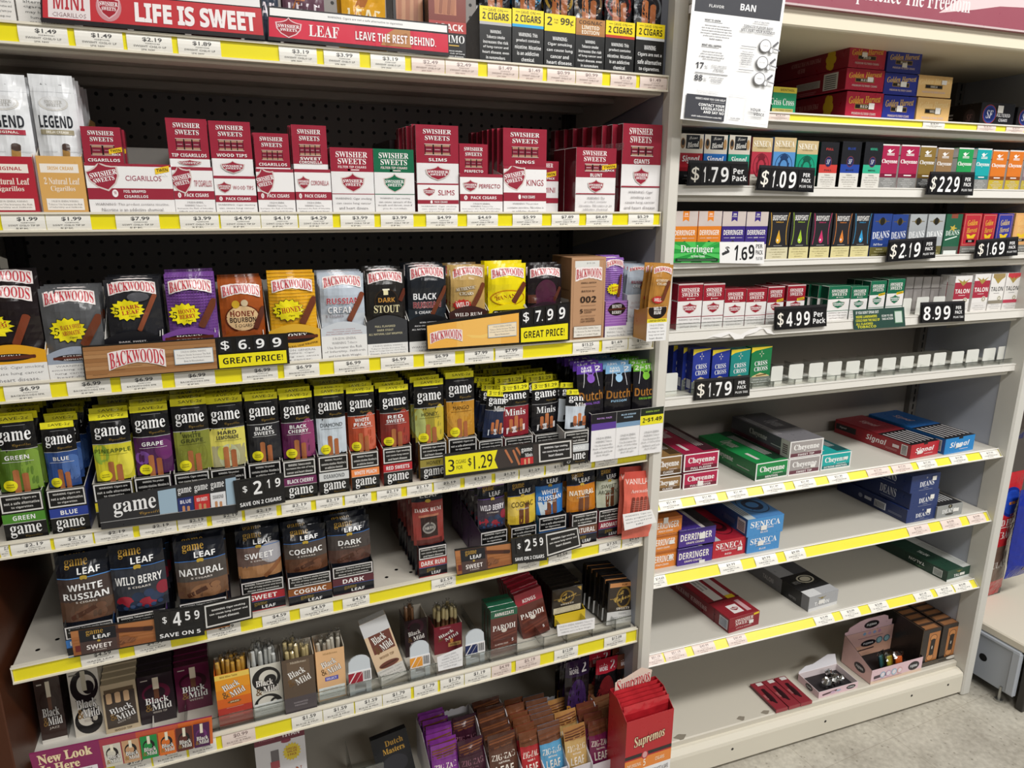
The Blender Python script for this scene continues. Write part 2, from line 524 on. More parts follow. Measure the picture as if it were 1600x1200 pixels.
# ------------------------------------------------------------------ setting: floor, ceiling
def proc_floor():
    m = bpy.data.materials.new('vinyl_tile')
    m.use_nodes = True
    nt = m.node_tree
    b = nt.nodes['Principled BSDF']
    tc = nt.nodes.new('ShaderNodeTexCoord')
    n1 = nt.nodes.new('ShaderNodeTexNoise'); n1.inputs['Scale'].default_value = 70; n1.inputs['Detail'].default_value = 4
    n2 = nt.nodes.new('ShaderNodeTexNoise'); n2.inputs['Scale'].default_value = 7; n2.inputs['Detail'].default_value = 3
    vo = nt.nodes.new('ShaderNodeTexVoronoi'); vo.inputs['Scale'].default_value = 48
    r1 = nt.nodes.new('ShaderNodeValToRGB')
    e = r1.color_ramp.elements
    e[0].position, e[0].color = .3, (*lin('9c968a'), 1)
    e[1].position, e[1].color = .66, (*lin('ccc7ba'), 1)
    r2 = nt.nodes.new('ShaderNodeValToRGB')
    e = r2.color_ramp.elements
    e[0].position, e[0].color = .08, (*lin('857d70'), 1)
    e[1].position, e[1].color = .2, (1, 1, 1, 1)
    mx = nt.nodes.new('ShaderNodeMix'); mx.data_type = 'RGBA'; mx.blend_type = 'MULTIPLY'; mx.inputs['Factor'].default_value = .5
    br = nt.nodes.new('ShaderNodeTexBrick')
    br.offset = 0
    br.inputs['Scale'].default_value = 1
    br.inputs['Brick Width'].default_value = .305
    br.inputs['Row Height'].default_value = .305
    br.inputs['Mortar Size'].default_value = .0012
    br.inputs['Color1'].default_value = (1, 1, 1, 1); br.inputs['Color2'].default_value = (.96, .96, .95, 1); br.inputs['Mortar'].default_value = (.8, .78, .76, 1)
    mp = nt.nodes.new('ShaderNodeMapping'); mp.inputs['Rotation'].default_value = (0, 0, math.radians(-3)); mp.inputs['Location'].default_value = (.07, .12, 0)
    m2 = nt.nodes.new('ShaderNodeMix'); m2.data_type = 'RGBA'; m2.blend_type = 'MULTIPLY'; m2.inputs['Factor'].default_value = 1
    ad = nt.nodes.new('ShaderNodeMath'); ad.operation = 'ADD'
    ml = nt.nodes.new('ShaderNodeMath'); ml.operation = 'MULTIPLY'; ml.inputs[1].default_value = .5
    L = nt.links.new
    for n in (n1, n2, vo):
        L(tc.outputs['Object'], n.inputs['Vector'])
    L(tc.outputs['Object'], mp.inputs['Vector']); L(mp.outputs[0], br.inputs['Vector'])
    L(n1.outputs['Fac'], ad.inputs[0]); L(n2.outputs['Fac'], ad.inputs[1]); L(ad.outputs[0], ml.inputs[0]); L(ml.outputs[0], r1.inputs['Fac'])
    L(vo.outputs['Distance'], r2.inputs['Fac'])
    L(r1.outputs['Color'], mx.inputs['A']); L(r2.outputs['Color'], mx.inputs['B'])
    L(mx.outputs['Result'], m2.inputs['A']); L(br.outputs['Color'], m2.inputs['B'])
    L(m2.outputs['Result'], b.inputs['Base Color'])
    b.inputs['Roughness'].default_value = .38
    return m
def proc_dots(name, base, hole, step, rad, off=(0, 0), axes='xz'):
    """painted steel with a grid of round punched holes"""
    m = bpy.data.materials.new(name)
    m.use_nodes = True
    nt = m.node_tree
    b = nt.nodes['Principled BSDF']
    b.inputs['Roughness'].default_value = .5
    tc = nt.nodes.new('ShaderNodeTexCoord')
    sp = nt.nodes.new('ShaderNodeSeparateXYZ')
    L = nt.links.new
    L(tc.outputs['Object'], sp.inputs[0])
    sq = []
    for k, ax in enumerate(axes):
        a = nt.nodes.new('ShaderNodeMath'); a.operation = 'ADD'; a.inputs[1].default_value = off[k] + 100 * step
        d = nt.nodes.new('ShaderNodeMath'); d.operation = 'MODULO'; d.inputs[1].default_value = step
        s = nt.nodes.new('ShaderNodeMath'); s.operation = 'SUBTRACT'; s.inputs[1].default_value = step / 2
        p = nt.nodes.new('ShaderNodeMath'); p.operation = 'POWER'; p.inputs[1].default_value = 2
        L(sp.outputs['XYZ'.index(ax.upper())], a.inputs[0]); L(a.outputs[0], d.inputs[0]); L(d.outputs[0], s.inputs[0]); L(s.outputs[0], p.inputs[0])
        sq.append(p)
    t = nt.nodes.new('ShaderNodeMath'); t.operation = 'ADD'
    L(sq[0].outputs[0], t.inputs[0]); L(sq[1].outputs[0], t.inputs[1])
    lt = nt.nodes.new('ShaderNodeMath'); lt.operation = 'LESS_THAN'; lt.inputs[1].default_value = rad * rad
    L(t.outputs[0], lt.inputs[0])
    mx = nt.nodes.new('ShaderNodeMix'); mx.data_type = 'RGBA'
    mx.inputs['A'].default_value = (*lin(base), 1); mx.inputs['B'].default_value = (*lin(hole), 1)
    L(lt.outputs[0], mx.inputs['Factor']); L(mx.outputs['Result'], b.inputs['Base Color'])
    return m
PEG = proc_dots('pegboard_paint', '928c88', '070605', .0254, .0036, (.751 + .0127, .0127 - .0254 * .95))
STEEL_L, STEEL_R = mat('c9c3b7', 'paint'), mat('cbc7bd', 'paint')
CREAM, RAILW = mat('e6dfcd', 'gloss'), mat('e6e3dc', 'gloss')
BLACKP = mat('0e0d0d', 'gloss')

mb = MB(); mb.box((-6, -7, -.05), (8, 5, 0), proc_floor()); o = mb.obj('floor'); tag(o, 'pale speckled vinyl tile floor', None, None, 'structure')
mb = MB(); mb.box((-6, -7, 3.6), (8, 5, 3.65), mat('d9d7d2', 'dull')); o = mb.obj('ceiling'); tag(o, 'white flat store ceiling overhead', None, None, 'structure')
mb = MB(); mb.box((-6, 4.9, 0), (8, 5, 3.6), mat('b9b4ab', 'dull')); o = mb.obj('wall_back'); tag(o, 'plain wall behind the shelving', None, None, 'structure')

mb = MB(); mb.box((-6.1, -7, 0), (-6, 5, 3.6), mat('b9b4ab', 'dull')); o = mb.obj('wall_left'); tag(o, 'plain wall far to the left', None, None, 'structure')

# ------------------------------------------------------------------ shelving runs
def slotted(mb, x0, x1, y0, y1, z0, z1, m):
    mb.box((x0, y0, z0), (x1, y1, z1), m, .001)
    z = z0 + .02
    while z < z1 - .03:
        mb.box(((x0 + x1) / 2 - .0025, y0 - .0004, z), ((x0 + x1) / 2 + .0025, y0 + .0004, z + .018), BLACKP)
        z += .0254
unit = empty('shelving_unit', (-.61, 0, 0))
tag(unit, 'deep shelving bay on the left with dark pegboard back and wide yellow strips', 'shelving')
FL.put(unit, (-.61, 0, 0))
def upart(mb, name, root, off):
    return mb.obj(name, root, (-off[0], -off[1], -off[2]))
UO = (-.61, 0, 0)
mb = MB(); mb.box((-1.22, .396, .12), (.0, .41, 2.1), PEG); upart(mb, 'back_panel', unit, UO)
for x in (-1.215, -.035):
    mb = MB(); slotted(mb, x, x + .03, .376, .396, .1, 2.1, mat('3a3735', 'paint')); upart(mb, 'upright', unit, UO)
mb = MB(); mb.box((.003, .0, .0), (.03, .40, 2.02), mat('a9adba', 'paint'), .001); upart(mb, 'side_panel', unit, UO)
mb = MB(); mb.box((.002, -.012, .0), (.034, .022, 2.02), mat('d5d1c8', 'paint'), .006); upart(mb, 'front_post', unit, UO)
mb = MB(); mb.box((-1.262, -.02, .0), (-1.236, .41, 2.02), mat('4a2410', 'paint'), .002); upart(mb, 'wood_side_panel', unit, UO)
mb = MB(); mb.box((-1.218, -.14, .165), (.034, -.013, .187), STEEL_L, .003); mb.box((-1.218, -.02, .166), (.0, .395, .187), STEEL_L, .001); upart(mb, 'base_deck', unit, UO)
mb = MB(); mb.box((-1.218, -.13, .012), (.03, -.10, .166), STEEL_L, .004); upart(mb, 'kick_plate', unit, UO)

runit = empty('shelving_unit')
RO = (.6, 0, 0)
FRT.put(runit, RO)
tag(runit, 'shallow shelving bay on the right with printed red header and narrow shelves', 'shelving')
RX = 1.165          # inner face of the right end panel
def rpart(mb, name):
    return mb.obj(name, runit, (-RO[0], 0, 0))
BACK_R = .30
mb = MB(); mb.box((0, BACK_R, .1), (RX, BACK_R + .015, 2.1), mat('8f8881', 'paint')); rpart(mb, 'back_panel')
for x in (.0, RX - .032):
    mb = MB(); slotted(mb, x, x + .03, BACK_R - .02, BACK_R, .1, 2.1, mat('77726c', 'paint')); rpart(mb, 'upright')
mb = MB(); mb.box((RX, -.0, .0), (RX + .018, BACK_R + .02, 2.1), mat('b2b6c0', 'paint'), .001); rpart(mb, 'side_panel')
mb = MB(); mb.box((RX - .002, -.035, .0), (RX + .034, .03, 2.1), mat('d2d0c9', 'paint'), .005); rpart(mb, 'front_post')
DECK_R = .105
mb = MB(); mb.box((.0, -.002, DECK_R - .03), (RX, BACK_R, DECK_R), mat('cfc9bb', 'paint'), .003)
for (px, py, a, b2) in ((1063, 1151.5, .018, .009), (1158, 1122.5, .012, .008), (1196, 1113, .013, .007)):   # worn patches
    q = FRT.atz(px, py, DECK_R)
    ring = [(q.x + a * math.cos(t) * (1 + .25 * math.sin(3 * t)), q.y + b2 * math.sin(t) * (1 + .2 * math.cos(4 * t)), DECK_R + .0004) for t in [2 * math.pi * k / 14 for k in range(14)]]
    mb.add(ring, [tuple(range(14))], mat('8b8375', 'dull'))
rpart(mb, 'base_deck')
mb = MB()
prof = [(-.012, .088), (-.028, .081), (-.030, .072), (-.030, .014), (-.02, .008), (.01, .008), (.01, .088)]
n = len(prof)
vs = [(x, a, b) for x in (.0, RX - .004) for a, b in prof]
mb.add(vs, [tuple(range(n)), tuple(range(2 * n - 1, n - 1, -1))] + [(q, n + q, n + (q + 1) % n, (q + 1) % n) for q in range(n)], mat('ded8c8', 'paint'))
for x in (.3, .62, .95, 1.1):
    mb.add([(x + .004 * math.cos(t), -.0305, .055 + .004 * math.sin(t)) for t in [2 * math.pi * k / 8 for k in range(8)]], [tuple(range(8))], BLACKP)
rpart(mb, 'kick_plate')
# header with its printed panel
def hz(px, py, y): return FRT.aty(px, py, y)
HY = -.12
zs_ = [hz(1227, 6, HY).z, hz(1600, 51, HY).z]; HZ = sum(zs_) / 2
mb = MB(); mb.box((.0, HY, HZ), (RX + .04, HY + .012, HZ + .32), mat('9a5462', 'gloss'), .001, {'f': mat('9a5462', 'gloss')})
def hf(u, v, l): return (u, HY - l, HZ + v)
hx = lambda px, py: hz(px, py, HY).x
hw = RX + .04
xa, xb = hx(1330, 10), hx(1515, 20)
xlo = FRT.aty(1316, -12, HY).x
art = [G([(hx(1466, 24) / hw, .055), (hx(1500, 8) / hw, .16), (hx(1560, -10) / hw, .3), (1.0, .5), (1.0, .22), (hx(1560, 26) / hw, .14), (hx(1520, 30) / hw, .1)], 'e4c9cb'),
       T('Experience The Freedom', (xlo + hx(1515, 20)) / 2 / hw, .112, (hx(1515, 20) - xlo) / hw, .13, 'eadfe0', 's')]
art = [R(0, 0, 1, .012, 'cbb7b8')] + art
print_art(mb, art, hw, .32, hf, 'gloss')
rpart(mb, 'header_sign')
zf0 = (hz(1227, 34, HY + .01).z + hz(1600, 83, HY + .01).z) / 2
mb = MB(); mb.box((.0, HY + .012, zf0), (RX + .036, HY + .03, HZ + .02), mat('e3dac4', 'paint'), .003)
mb.box((.0, HY + .03, zf0 + .004), (RX, BACK_R, zf0 + .016), mat('d9cdb2', 'paint'), .001)
rpart(mb, 'header_frame')
mb = MB(); mb.box((-.006, HY - .002, HZ - .004), (.0, BACK_R, HZ + .32), mat('e6e2dc', 'gloss'), .001)
mb.add([(-.0065, HY, HZ + .012), (-.0065, BACK_R, HZ + .012), (-.0065, BACK_R, HZ + .05), (-.0065, HY, HZ + .05)], [(0, 3, 2, 1)], mat('e2938e', 'gloss'))
rpart(mb, 'header_end_panel')

# ------------------------------------------------------------------ shelves
SHELF = {}
def zline(fr, pts, y, lvl):
    A = [fr.aty(px, py, y) for px, py in pts]
    if lvl or len(A) < 2:
        s, m = 0.0, sum(a.z for a in A) / len(A)
        return m, s
    P = np.polyfit([a.x for a in A], [a.z for a in A], 1)
    return float(P[1]), float(P[0])
def shelf(key, fr, top, bot, x0, x1, depth, ytop, ybot, desc, strip, level=True, holes=0):
    z0, s0 = zline(fr, top, ytop, level)
    z1, s1 = zline(fr, bot, ybot, level)
    s1 = s0
    if not level:
        z1 = z0 - .0315
    zt = lambda x: z0 + s0 * x
    H = math.hypot(z0 - z1, ytop - ybot)
    ct, sn = (z0 - z1) / H, (ytop - ybot) / H
    # a point on the rail: x along, s down from its top edge, n out of its face
    rail = lambda x, s, n: (x, ytop - s * sn - n * ct, zt(x) - s * ct + n * sn)
    SHELF[key] = dict(fr=fr, zt=zt, H=H, rail=rail, x0=x0, x1=x1, desc=desc, yt=ytop, yb=ybot, z0=z0, z1=z1)
    root = empty('shelf')
    xc = (x0 + x1) / 2
    O = Vector((xc, ytop, zt(xc)))
    fr.put(root, O)
    tag(root, desc, 'shelf', 'shelves of the ' + ('left' if fr is FL else 'right') + ' bay')
    steel = STEEL_L if fr is FL else STEEL_R
    def sk(mb):           # follow the shelf's own slope
        if s0:
            for v in mb.v:
                v[:, 2] += s0 * v[:, 0]
    def done(mb, name):
        return mb.obj(name, root, tuple(-O))
    dk = .004 if abs(sn) < .1 else .0005
    SHELF[key]['deck'] = lambda x: zt(x) - dk
    mb = MB()
    th = .014 if fr is FL else .012
    mb.box((x0, ytop + .004, z0 - dk - th), (x1, ytop + depth, z0 - dk), steel, .001)
    ys = ytop + .012
    for (ya, yb2, dz) in ((ys, ys + .045, .031), (ytop + depth * .5, ytop + depth * .5 + .04, .026), (ytop + depth - .05, ytop + depth - .005, .03)):
        mb.box((x0 + .004, ya, z0 - dk - dz), (x1 - .004, yb2, z0 - dk - th + .001), steel, .003)
    for k in range(holes):
        for r in range(2):
            cx, cy = x0 + .03 + k * .0508 + r * .0254, ytop + .045 + r * .022
            mb.add([(cx + .0038 * math.cos(t), cy + .0038 * math.sin(t), z0 - dk + .0004) for t in [2 * math.pi * q / 10 for q in range(10)]], [tuple(range(10))], BLACKP)
    sk(mb); done(mb, 'deck')
    def strip_box(mb, xa, xb, sa, sb, na, nb, m, ch=0):
        vs = [rail(x, s, n) for x in (xa, xb) for s, n in ((sa, na), (sa, nb), (sb, nb), (sb, na))]
        mb.add(vs, [(0, 1, 2, 3)[::-1], (4, 5, 6, 7), (0, 1, 5, 4), (1, 2, 6, 5), (2, 3, 7, 6), (3, 0, 4, 7)], m)
    mb = MB()
    rm_ = CREAM if fr is FL else RAILW
    strip_box(mb, x0, x1, 0, H, -.006, -.003, rm_)
    if strip != 'plain':
        strip_box(mb, x0, x1, 0, .0032, -.003, .0022, rm_)
        strip_box(mb, x0, x1, H - .0032, H, -.003, .0022, rm_)
        for xe in (x0, x1 - .0015):
            strip_box(mb, xe, xe + .0015, 0, H, -.003, .001, rm_)
    else:
        strip_box(mb, x0, x1, 0, H, -.003, .001, rm_)
        strip_box(mb, x0, x1, 0, .003, .001, .0025, rm_)
    done(mb, 'price_rail')
    if strip != 'plain':
        mb = MB()
        n = 40
        m = mat('eee01f' if fr is FL else 'f2e64a', 'gloss')
        xs = strip if isinstance(strip, list) else [(x0 + .002, x1 - .002)]
        for a, b in xs:
            strip_box(mb, a, b, .0034, H - .0034, -.0028, -.0016, m)
        done(mb, 'yellow_strip')
    for xe in (x0 + .003, x1 - .006):
        mb = MB()
        zz = zt(xe) - dk - th
        vs = [(xe, ytop + .03, zz), (xe, ytop + depth, zz), (xe, ytop + depth, zz - .075), (xe, ytop + .03, zz - .012)]
        vs += [(xe + .003, b, c) for a, b, c in vs]
        mb.add(vs, [(0, 1, 2, 3), (7, 6, 5, 4), (0, 4, 5, 1), (1, 5, 6, 2), (2, 6, 7, 3), (3, 7, 4, 0)], mat('c9c5bc', 'paint'))
        done(mb, 'bracket')
    return root
xl0, xl1 = -1.222, .0
shelf('L1', FL, [(0, 34), (420, 64), (700, 90.5), (1043, 116)], [(0, 68), (420, 97), (700, 121.5), (1044.7, 142)], xl0, xl1, .39, 0, 0, 'top deep shelf with red banners clipped to its price strip', 1)
shelf('L2', FL, [(0, 330), (500, 332), (1031, 331)], [(0, 364), (1032.5, 353)], xl0, xl1, .39, 0, 0, 'deep shelf second from the top holding red and white cigar boxes', 1)
shelf('L3', FL, [(0, 600), (1019, 522.5)], [(0, 631), (1020.6, 545)], xl0, xl1, .39, 0, 0, 'deep shelf in the middle holding wide foil cigar pouches', 1)
shelf('L4', FL, [(0, 847), (1011.6, 703.5)], [(0, 875), (1013, 720)], xl0, xl1, .39, 0, 0, 'deep shelf holding narrow black pouches with yellow headers', 1)
shelf('L5', FL, [(13.5, 1044), (1008.5, 831.5)], [(17, 1072), (1008.5, 850.5)], xl0, xl1, .39, 0, 0, 'deep shelf with punched deck and gaps between dark flavoured pouches', 1, level=False, holes=23)
shelf('L6', FL, [(320, 1153), (680, 1060), (996, 981)], [(320, 1180), (680, 1084), (997.6, 1002)], xl0, xl1, .36, 0, 0, 'lowest deep shelf with a clear plastic fence and single cigar boxes', 1)
rx0, rx1 = .004, RX - .002
shelf('R1', FRT, [(1200, 171), (1600, 199)], [(1200, 186), (1600, 212)], rx0, rx1, .28, 0, 0, 'shallow top shelf under the header holding red and blue cartons', 1)
shelf('R2', FRT, [(1055, 288), (1320, 292.5)], [(1055, 303), (1320, 307), (1600, 311)], rx0, rx1 , .22, 0, 0, 'narrow white shelf holding packs behind the $1.79 and $1.09 signs', 'plain')
shelf('R3', FRT, [(1280, 401), (1600, 396)], [(1280, 411), (1600, 405)], rx0, rx1, .22, 0, 0, 'narrow white shelf holding orange purple and black packs', 'plain')
shelf('R4', FRT, [(1280, 504.6), (1594, 481)], [(1280, 517), (1594, 496)], rx0, rx1, .22, -.006, -.006, 'narrow white shelf holding red white and green packs', 'plain')
shelf('R5', FRT, [(1280, 599), (1589, 567)], [(1280, 611), (1589, 578)], rx0, rx1, .22, -.008, -.008, 'mostly empty white shelf with clear fence and pusher tabs', 'plain')
shelf('R6', FRT, [(1021, 778), (1260, 746.6), (1340, 733.7), (1559.6, 704)], [(1021, 797), (1260, 764), (1563, 718)], rx0, rx1, .29, -.004, -.022, 'wide white shelf holding flat cartons with a yellow strip', 1)
shelf('R7', FRT, [(1015, 897.5), (1260, 852), (1534, 801)], [(1015, 921), (1260, 872), (1542.7, 817)], rx0, rx1, .29, -.004, -.024, 'wide white shelf holding orange purple and blue cartons at its left', 1)
shelf('R8', FRT, [(1009, 1024), (1300, 955), (1514.7, 905)], [(1009, 1043), (1524.5, 921)], rx0, rx1, .29, -.004, -.026, 'lowest white shelf holding three long cartons spread far apart', 1)

# ------------------------------------------------------------------ price tags slid into the rails
def price_tags(key, items, where, line):
    s = SHELF[key]
    fr, H, rail = s['fr'], s['H'], s['rail']
    n = len(items)
    for i, it in enumerate(items):
        pl, pr, price = it[:3]
        c = it[3] if len(it) > 3 else 'efece4'
        ym = (s['yt'] + s['yb']) / 2
        zm = (s['z0'] + s['z1']) / 2
        xa, xb = fr.X(pl, ym, zm), fr.X(pr, ym, zm)
        xa, xb = max(xa, s['x0'] + .002), min(xb, s['x1'] - .002)
        h = H - .005
        w = xb - xa
        xc = (xa + xb) / 2
        O = Vector(rail(xc, H / 2, 0))
        mb = MB()
        K = 5
        bow = lambda q: -.0013 + .0018 * (1 - (2 * q - 1) ** 2)
        def f(u, v, l):
            return tuple(Vector(rail(xa + u, H / 2 + h / 2 - v, bow(v / h) + l)) - O)
        m = mat(c, 'gloss')
        fs = [(2 * k, 2 * k + 1, 2 * k + 3, 2 * k + 2) for k in range(K)]
        mb.add([f(a, h * k / K, 0) for k in range(K + 1) for a in (0, w)], fs, m)
        mb.add([f(a, h * k / K, -.0004) for k in range(K + 1) for a in (0, w)], [q[::-1] for q in fs], m)
        ink = '4b4a4a' if c == 'efece4' else '8d7a76'
        a0 = min(.5, .0175 / w)
        print_art(mb, [T(price, a0 + .27, .68, min(.5, .026 / w), .26, ink, 'o'), T('0258900' + str(41 + i), a0 + .27, .47, .32, .07, ink, 'n'),
                       T(line[0], .5, .31, .72, .1, ink, 'n'), T(line[1], .45, .13, .3, .08, ink, 'n')], w, h, f, 'gloss', eps=.0001)
        o = mb.obj('price_tag')
        fr.put(o, O)
        kindw = 'white' if c == 'efece4' else 'faded pink'
        tag(o, '%s price tag reading %s, %s from the left %s' % (kindw, price, ORD[i + 1] if i < 20 else 'last', where), 'price tag', 'price tags ' + where)
PK = 'e9d8cf'
price_tags('L1', [(28, 106, '$1.49'), (117, 192, '$1.49'), (198, 269, '$2.19'), (278, 345, '$1.89'), (436, 495, '$3.19'), (506, 562, '$3.99'), (579, 633, '$3.19'), (643, 695, '$2.49', PK), (696, 747, '$2.49', PK),
                  (762, 810, '$1.49', PK), (811, 848, '$1.49', PK), (855, 899, '$0.99', PK), (900, 941, '$0.99', PK), (954, 994, '$1.49', PK), (1000, 1042, '$1.49', PK)], 'on the top deep shelf', ('SWISHT CIGLO LF', '2PK NW'))
price_tags('L2', [(2.6, 71, '$1.99'), (72, 142, '$1.99'), (181, 249, '$7.99'), (281, 342, '$3.99'), (345, 407, '$4.99'), (408, 465, '$4.19'), (467, 520, '$4.29'), (532, 585, '$3.99'), (595, 646, '$3.99'), (666, 715, '$4.99'),
                  (730, 778, '$4.69'), (801, 847, '$5.99'), (862, 905, '$7.89'), (916, 957, '$8.69'), (982, 1021, '$5.29')], 'under the red and white boxes', ('S/SWT CIGLO TIP 5P', '5PK'))
price_tags('L3', [(6.5, 79, '$6.99'), (105, 173, '$6.99'), (189, 253, '$6.99'), (273, 336, '$6.99'), (378, 434, '$6.99'), (444, 499, '$6.99'), (522, 577, '$6.99'), (595, 646, '$6.99'), (663, 711, '$6.99'), (726, 771, '$7.99'),
                  (774, 817, '$7.99'), (895, 936, '$15.25'), (941, 981, '$1.69'), (982, 1019, '$1.99')], 'under the wide foil pouches', ('BACKWOODS 5PK', '5PK'))
price_tags('L4', [(0, 14, '$2.19'), (17, 79, '$2.19'), (85, 145, '$2.19'), (148, 208, '$2.19'), (218, 276, '$2.19'), (278, 323, '$2.19'), (331, 378, '$2.19'), (383, 432, '$2.19'), (440, 486, '$2.19'), (494, 535, '$2.19'), (539, 580, '$1.49'),
                  (589, 627, '$2.19'), (636, 675, '$2.19'), (678, 719, '$2.19'), (726, 768, '$1.29'), (774, 810, '$1.29'), (812, 850, '$1.29'), (853, 888, '$1.29'), (891, 924, '$1.49'), (930, 965, '$1.89')], 'under the yellow headed pouches', ('GAME CIGL 2CT', '2CT'))
price_tags('L5', [(124, 184, '$4.59'), (208, 265, '$4.59'), (322, 375, '$4.59'), (409, 452, '$4.59'), (468, 520, '$4.59'), (535, 577, '$4.59'), (674, 712, '$2.59'), (809, 843, '$2.59'), (857, 893, '$2.59'), (936, 970, '$7.55'), (972, 1007, '$9.69')],
           'on the punched deep shelf', ('GAME LEAF', '5PK'))
price_tags('L6', [(180, 236, '$1.59'), (239, 291, '$1.59'), (295, 338, '$1.59'), (347, 399, '$0.99', PK), (456, 504, '$1.59'), (505, 553, '$1.59'), (555, 597, '$1.59'), (598, 642, '$1.79'), (647, 684, '$1.79'), (649, 687, '$1.79')][:9] +
           [(688, 725, '$1.79'), (726, 767, '$1.19'), (768, 799, '$4.99', PK), (806, 844, '$5.19', PK), (866, 903, '$12.09'), (944, 978, '$12.09')], 'on the lowest deep shelf', ('BLACK & MILD', 'SNGL'))
price_tags('R1', [(1200, 1234, '$18.99', PK), (1442, 1476, '$18.99'), (1527, 1556, '$18.99', PK), (1572, 1600, '$18.99', PK)], 'under the red cartons', ('GOLDEN HARVEST', 'CTN'))
price_tags('R6', [(1030, 1065, '$21.49'), (1086, 1121, '$21.49'), (1136, 1168, '$21.49'), (1192, 1226, '$21.49'), (1241, 1274, '$21.49'), (1294, 1326, '$21.49'), (1355, 1390, '$17.90', PK), (1394, 1425, '$17.90', PK), (1434, 1463, '$17.90'), (1485, 1511, '$17.90'), (1533, 1561, '$17.90')],
           'under the flat cartons', ('CHEYENNE', 'CTN'))
price_tags('R7', [(1015, 1041, '$14.69'), (1124, 1159, '$9.99'), (1180, 1214, '$9.99'), (1227, 1258, '$9.99'), (1419, 1452, '$19.99', PK), (1471, 1501, '$19.99', PK), (1513, 1539, '$19.99', PK)], 'under the orange cartons', ('SENECA', 'CTN'))
price_tags('R8', [(1009, 1036, '$51.19', PK), (1039, 1072, '$51.19', PK), (1083, 1117, '$40.99', PK), (1137, 1166, '$40.49', PK), (1273, 1302, '$15.99'), (1315, 1343, '$15.99'), (1359, 1387, '$15.99'), (1429, 1456, '$17.19'), (1463, 1489, '$17.19'), (1491, 1517, '$15.99')],
           'on the lowest white shelf', ('TALON', 'CTN'))

# ------------------------------------------------------------------ notice hanging from the header
def quad_sheet(name, pts, th, art, base, fin='paper', back=None, w=None, h=None):
    """a flat printed sheet through four corners BL BR TR TL (plane fitted), with a real thickness"""
    BL, BR, TR, TL = [Vector(p) for p in pts]
    w, h = (BR - BL).length, (TL - BL).length
    nrm = (BR - BL).cross(TL - BL).normalized()
    C0 = (BL + BR + TR + TL) / 4
    def f(u, v, l):
        a, b = u / w, v / h
        p = (BL * (1 - a) + BR * a) * (1 - b) + (TL * (1 - a) + TR * a) * b
        return tuple(p + nrm * l - C0)
    mb = MB()
    c = [f(0, 0, 0), f(w, 0, 0), f(w, h, 0), f(0, h, 0), f(0, 0, -th), f(w, 0, -th), f(w, h, -th), f(0, h, -th)]
    mb.add(c, [(0, 1, 2, 3), (7, 6, 5, 4), (0, 4, 5, 1), (1, 5, 6, 2), (2, 6, 7, 3), (3, 7, 4, 0)], mat(base, fin))
    print_art(mb, art, w, h, f, fin)
    o = mb.obj(name)
    return o, C0
ink = '45454a'
K1 = 184 / 244.0      # share of the sheet's height that the photo shows
V = lambda v: v * K1
art = [R(.03, V(.925), .97, .97, '3f4046'), T('BAN', .60, V(1.005), .17, V(.055), 'f2f2f2'), T('FLAVOR', .26, V(.985), .16, V(.025), 'd8d8d8'),
       T('WHAT TO KNOW', .235, V(.865), .17, V(.018), ink), R(.15, V(.848), .34, V(.851), ink),
       PAR(['Some lawmakers are considering a', 'ban on the sale of flavored cigarettes,', 'flavored cigars and flavored vape. This', 'ban targets a significant portion of your', 'profits and is a serious threat to', 'lawful retailers.'], .12, V(.70), .46, V(.83), '66666c', 'b'),
       T('WHAT WILL HAPPEN', .25, V(.655), .21, V(.018), ink), R(.14, V(.637), .33, V(.64), ink),
       PAR(['Flavor bans have had a big', 'effect on tobacco products sold', 'in other states. More than half of', 'adult consumers purchased'], .13, V(.525), .40, V(.61), '66666c', 'b'),
       T('17', .145, V(.478), .085, V(.052), ink, 'b'), T('%', .215, V(.468), .035, V(.028), '8a8a8e', 'n'),
       PAR(['of the cigarettes', 'category would be', 'eliminated', 'in the state'], .27, V(.435), .44, V(.495), '66666c', 'b'), R(.10, V(.412), .46, V(.417), ink),
       T('88', .145, V(.372), .085, V(.05), ink, 'b'), T('%', .215, V(.362), .035, V(.028), '8a8a8e', 'n'), PAR(['of the OTP category', 'would be banned', 'in your store'], .26, V(.335), .42, V(.395), '66666c', 'b'),
       PAR(['Sources for the figures above', 'in the state retail survey'], .14, V(.235), .38, V(.27), 'a5a5aa'),
       R(.035, V(.015), .475, V(.225), '3c3d44'), T("HERE'S HOW YOU CAN HELP", .3, V(.195), .33, V(.018), 'ececec'), R(.3, V(.172), .46, V(.174), 'cccccc'),
       T('CONTACT YOUR', .32, V(.143), .29, V(.024), 'ffffff'), T('LEGISLATORS', .335, V(.112), .26, V(.024), 'ffffff'), T('AND SAY NO', .35, V(.081), .23, V(.024), 'ffffff'),
       T('visit tobaccoissues.com/ME', .275, V(.04), .34, V(.016), 'ececec'),
       R(.505, V(.02), .507, V(.25), 'c3c3c6'), R(.695, V(.02), .697, V(.25), 'c3c3c6'), R(.505, V(.25), .697, V(.252), 'c3c3c6'), T('SCAN HERE', .6, V(.052), .11, V(.012), '66666c', 'b'),
       R(.53, V(.9), .5315, V(.3), 'dcdcde'),
       T('WHY IT MATTERS', .76, V(.892), .17, V(.014), '66666c', 'b'), R(.68, V(.872), .84, V(.874), '9a9a9e'), T('TOBACCO FLAVOR BANS', .73, V(.848), .33, V(.022), '4d4d52', 'b'), T('WILL HURT YOUR BUSINESS', .73, V(.815), .38, V(.022), '4d4d52', 'b'),
       R(.565, V(.675), .735, V(.680), '6a6a6e'), R(.565, V(.475), .735, V(.480), '6a6a6e'),
       PAR(['These adult', 'customers also', 'purchase gas,', 'snacks and', 'drinks when', 'your store', 'depends on.'], .565, V(.515), .72, V(.64), '66666c', 'b')]
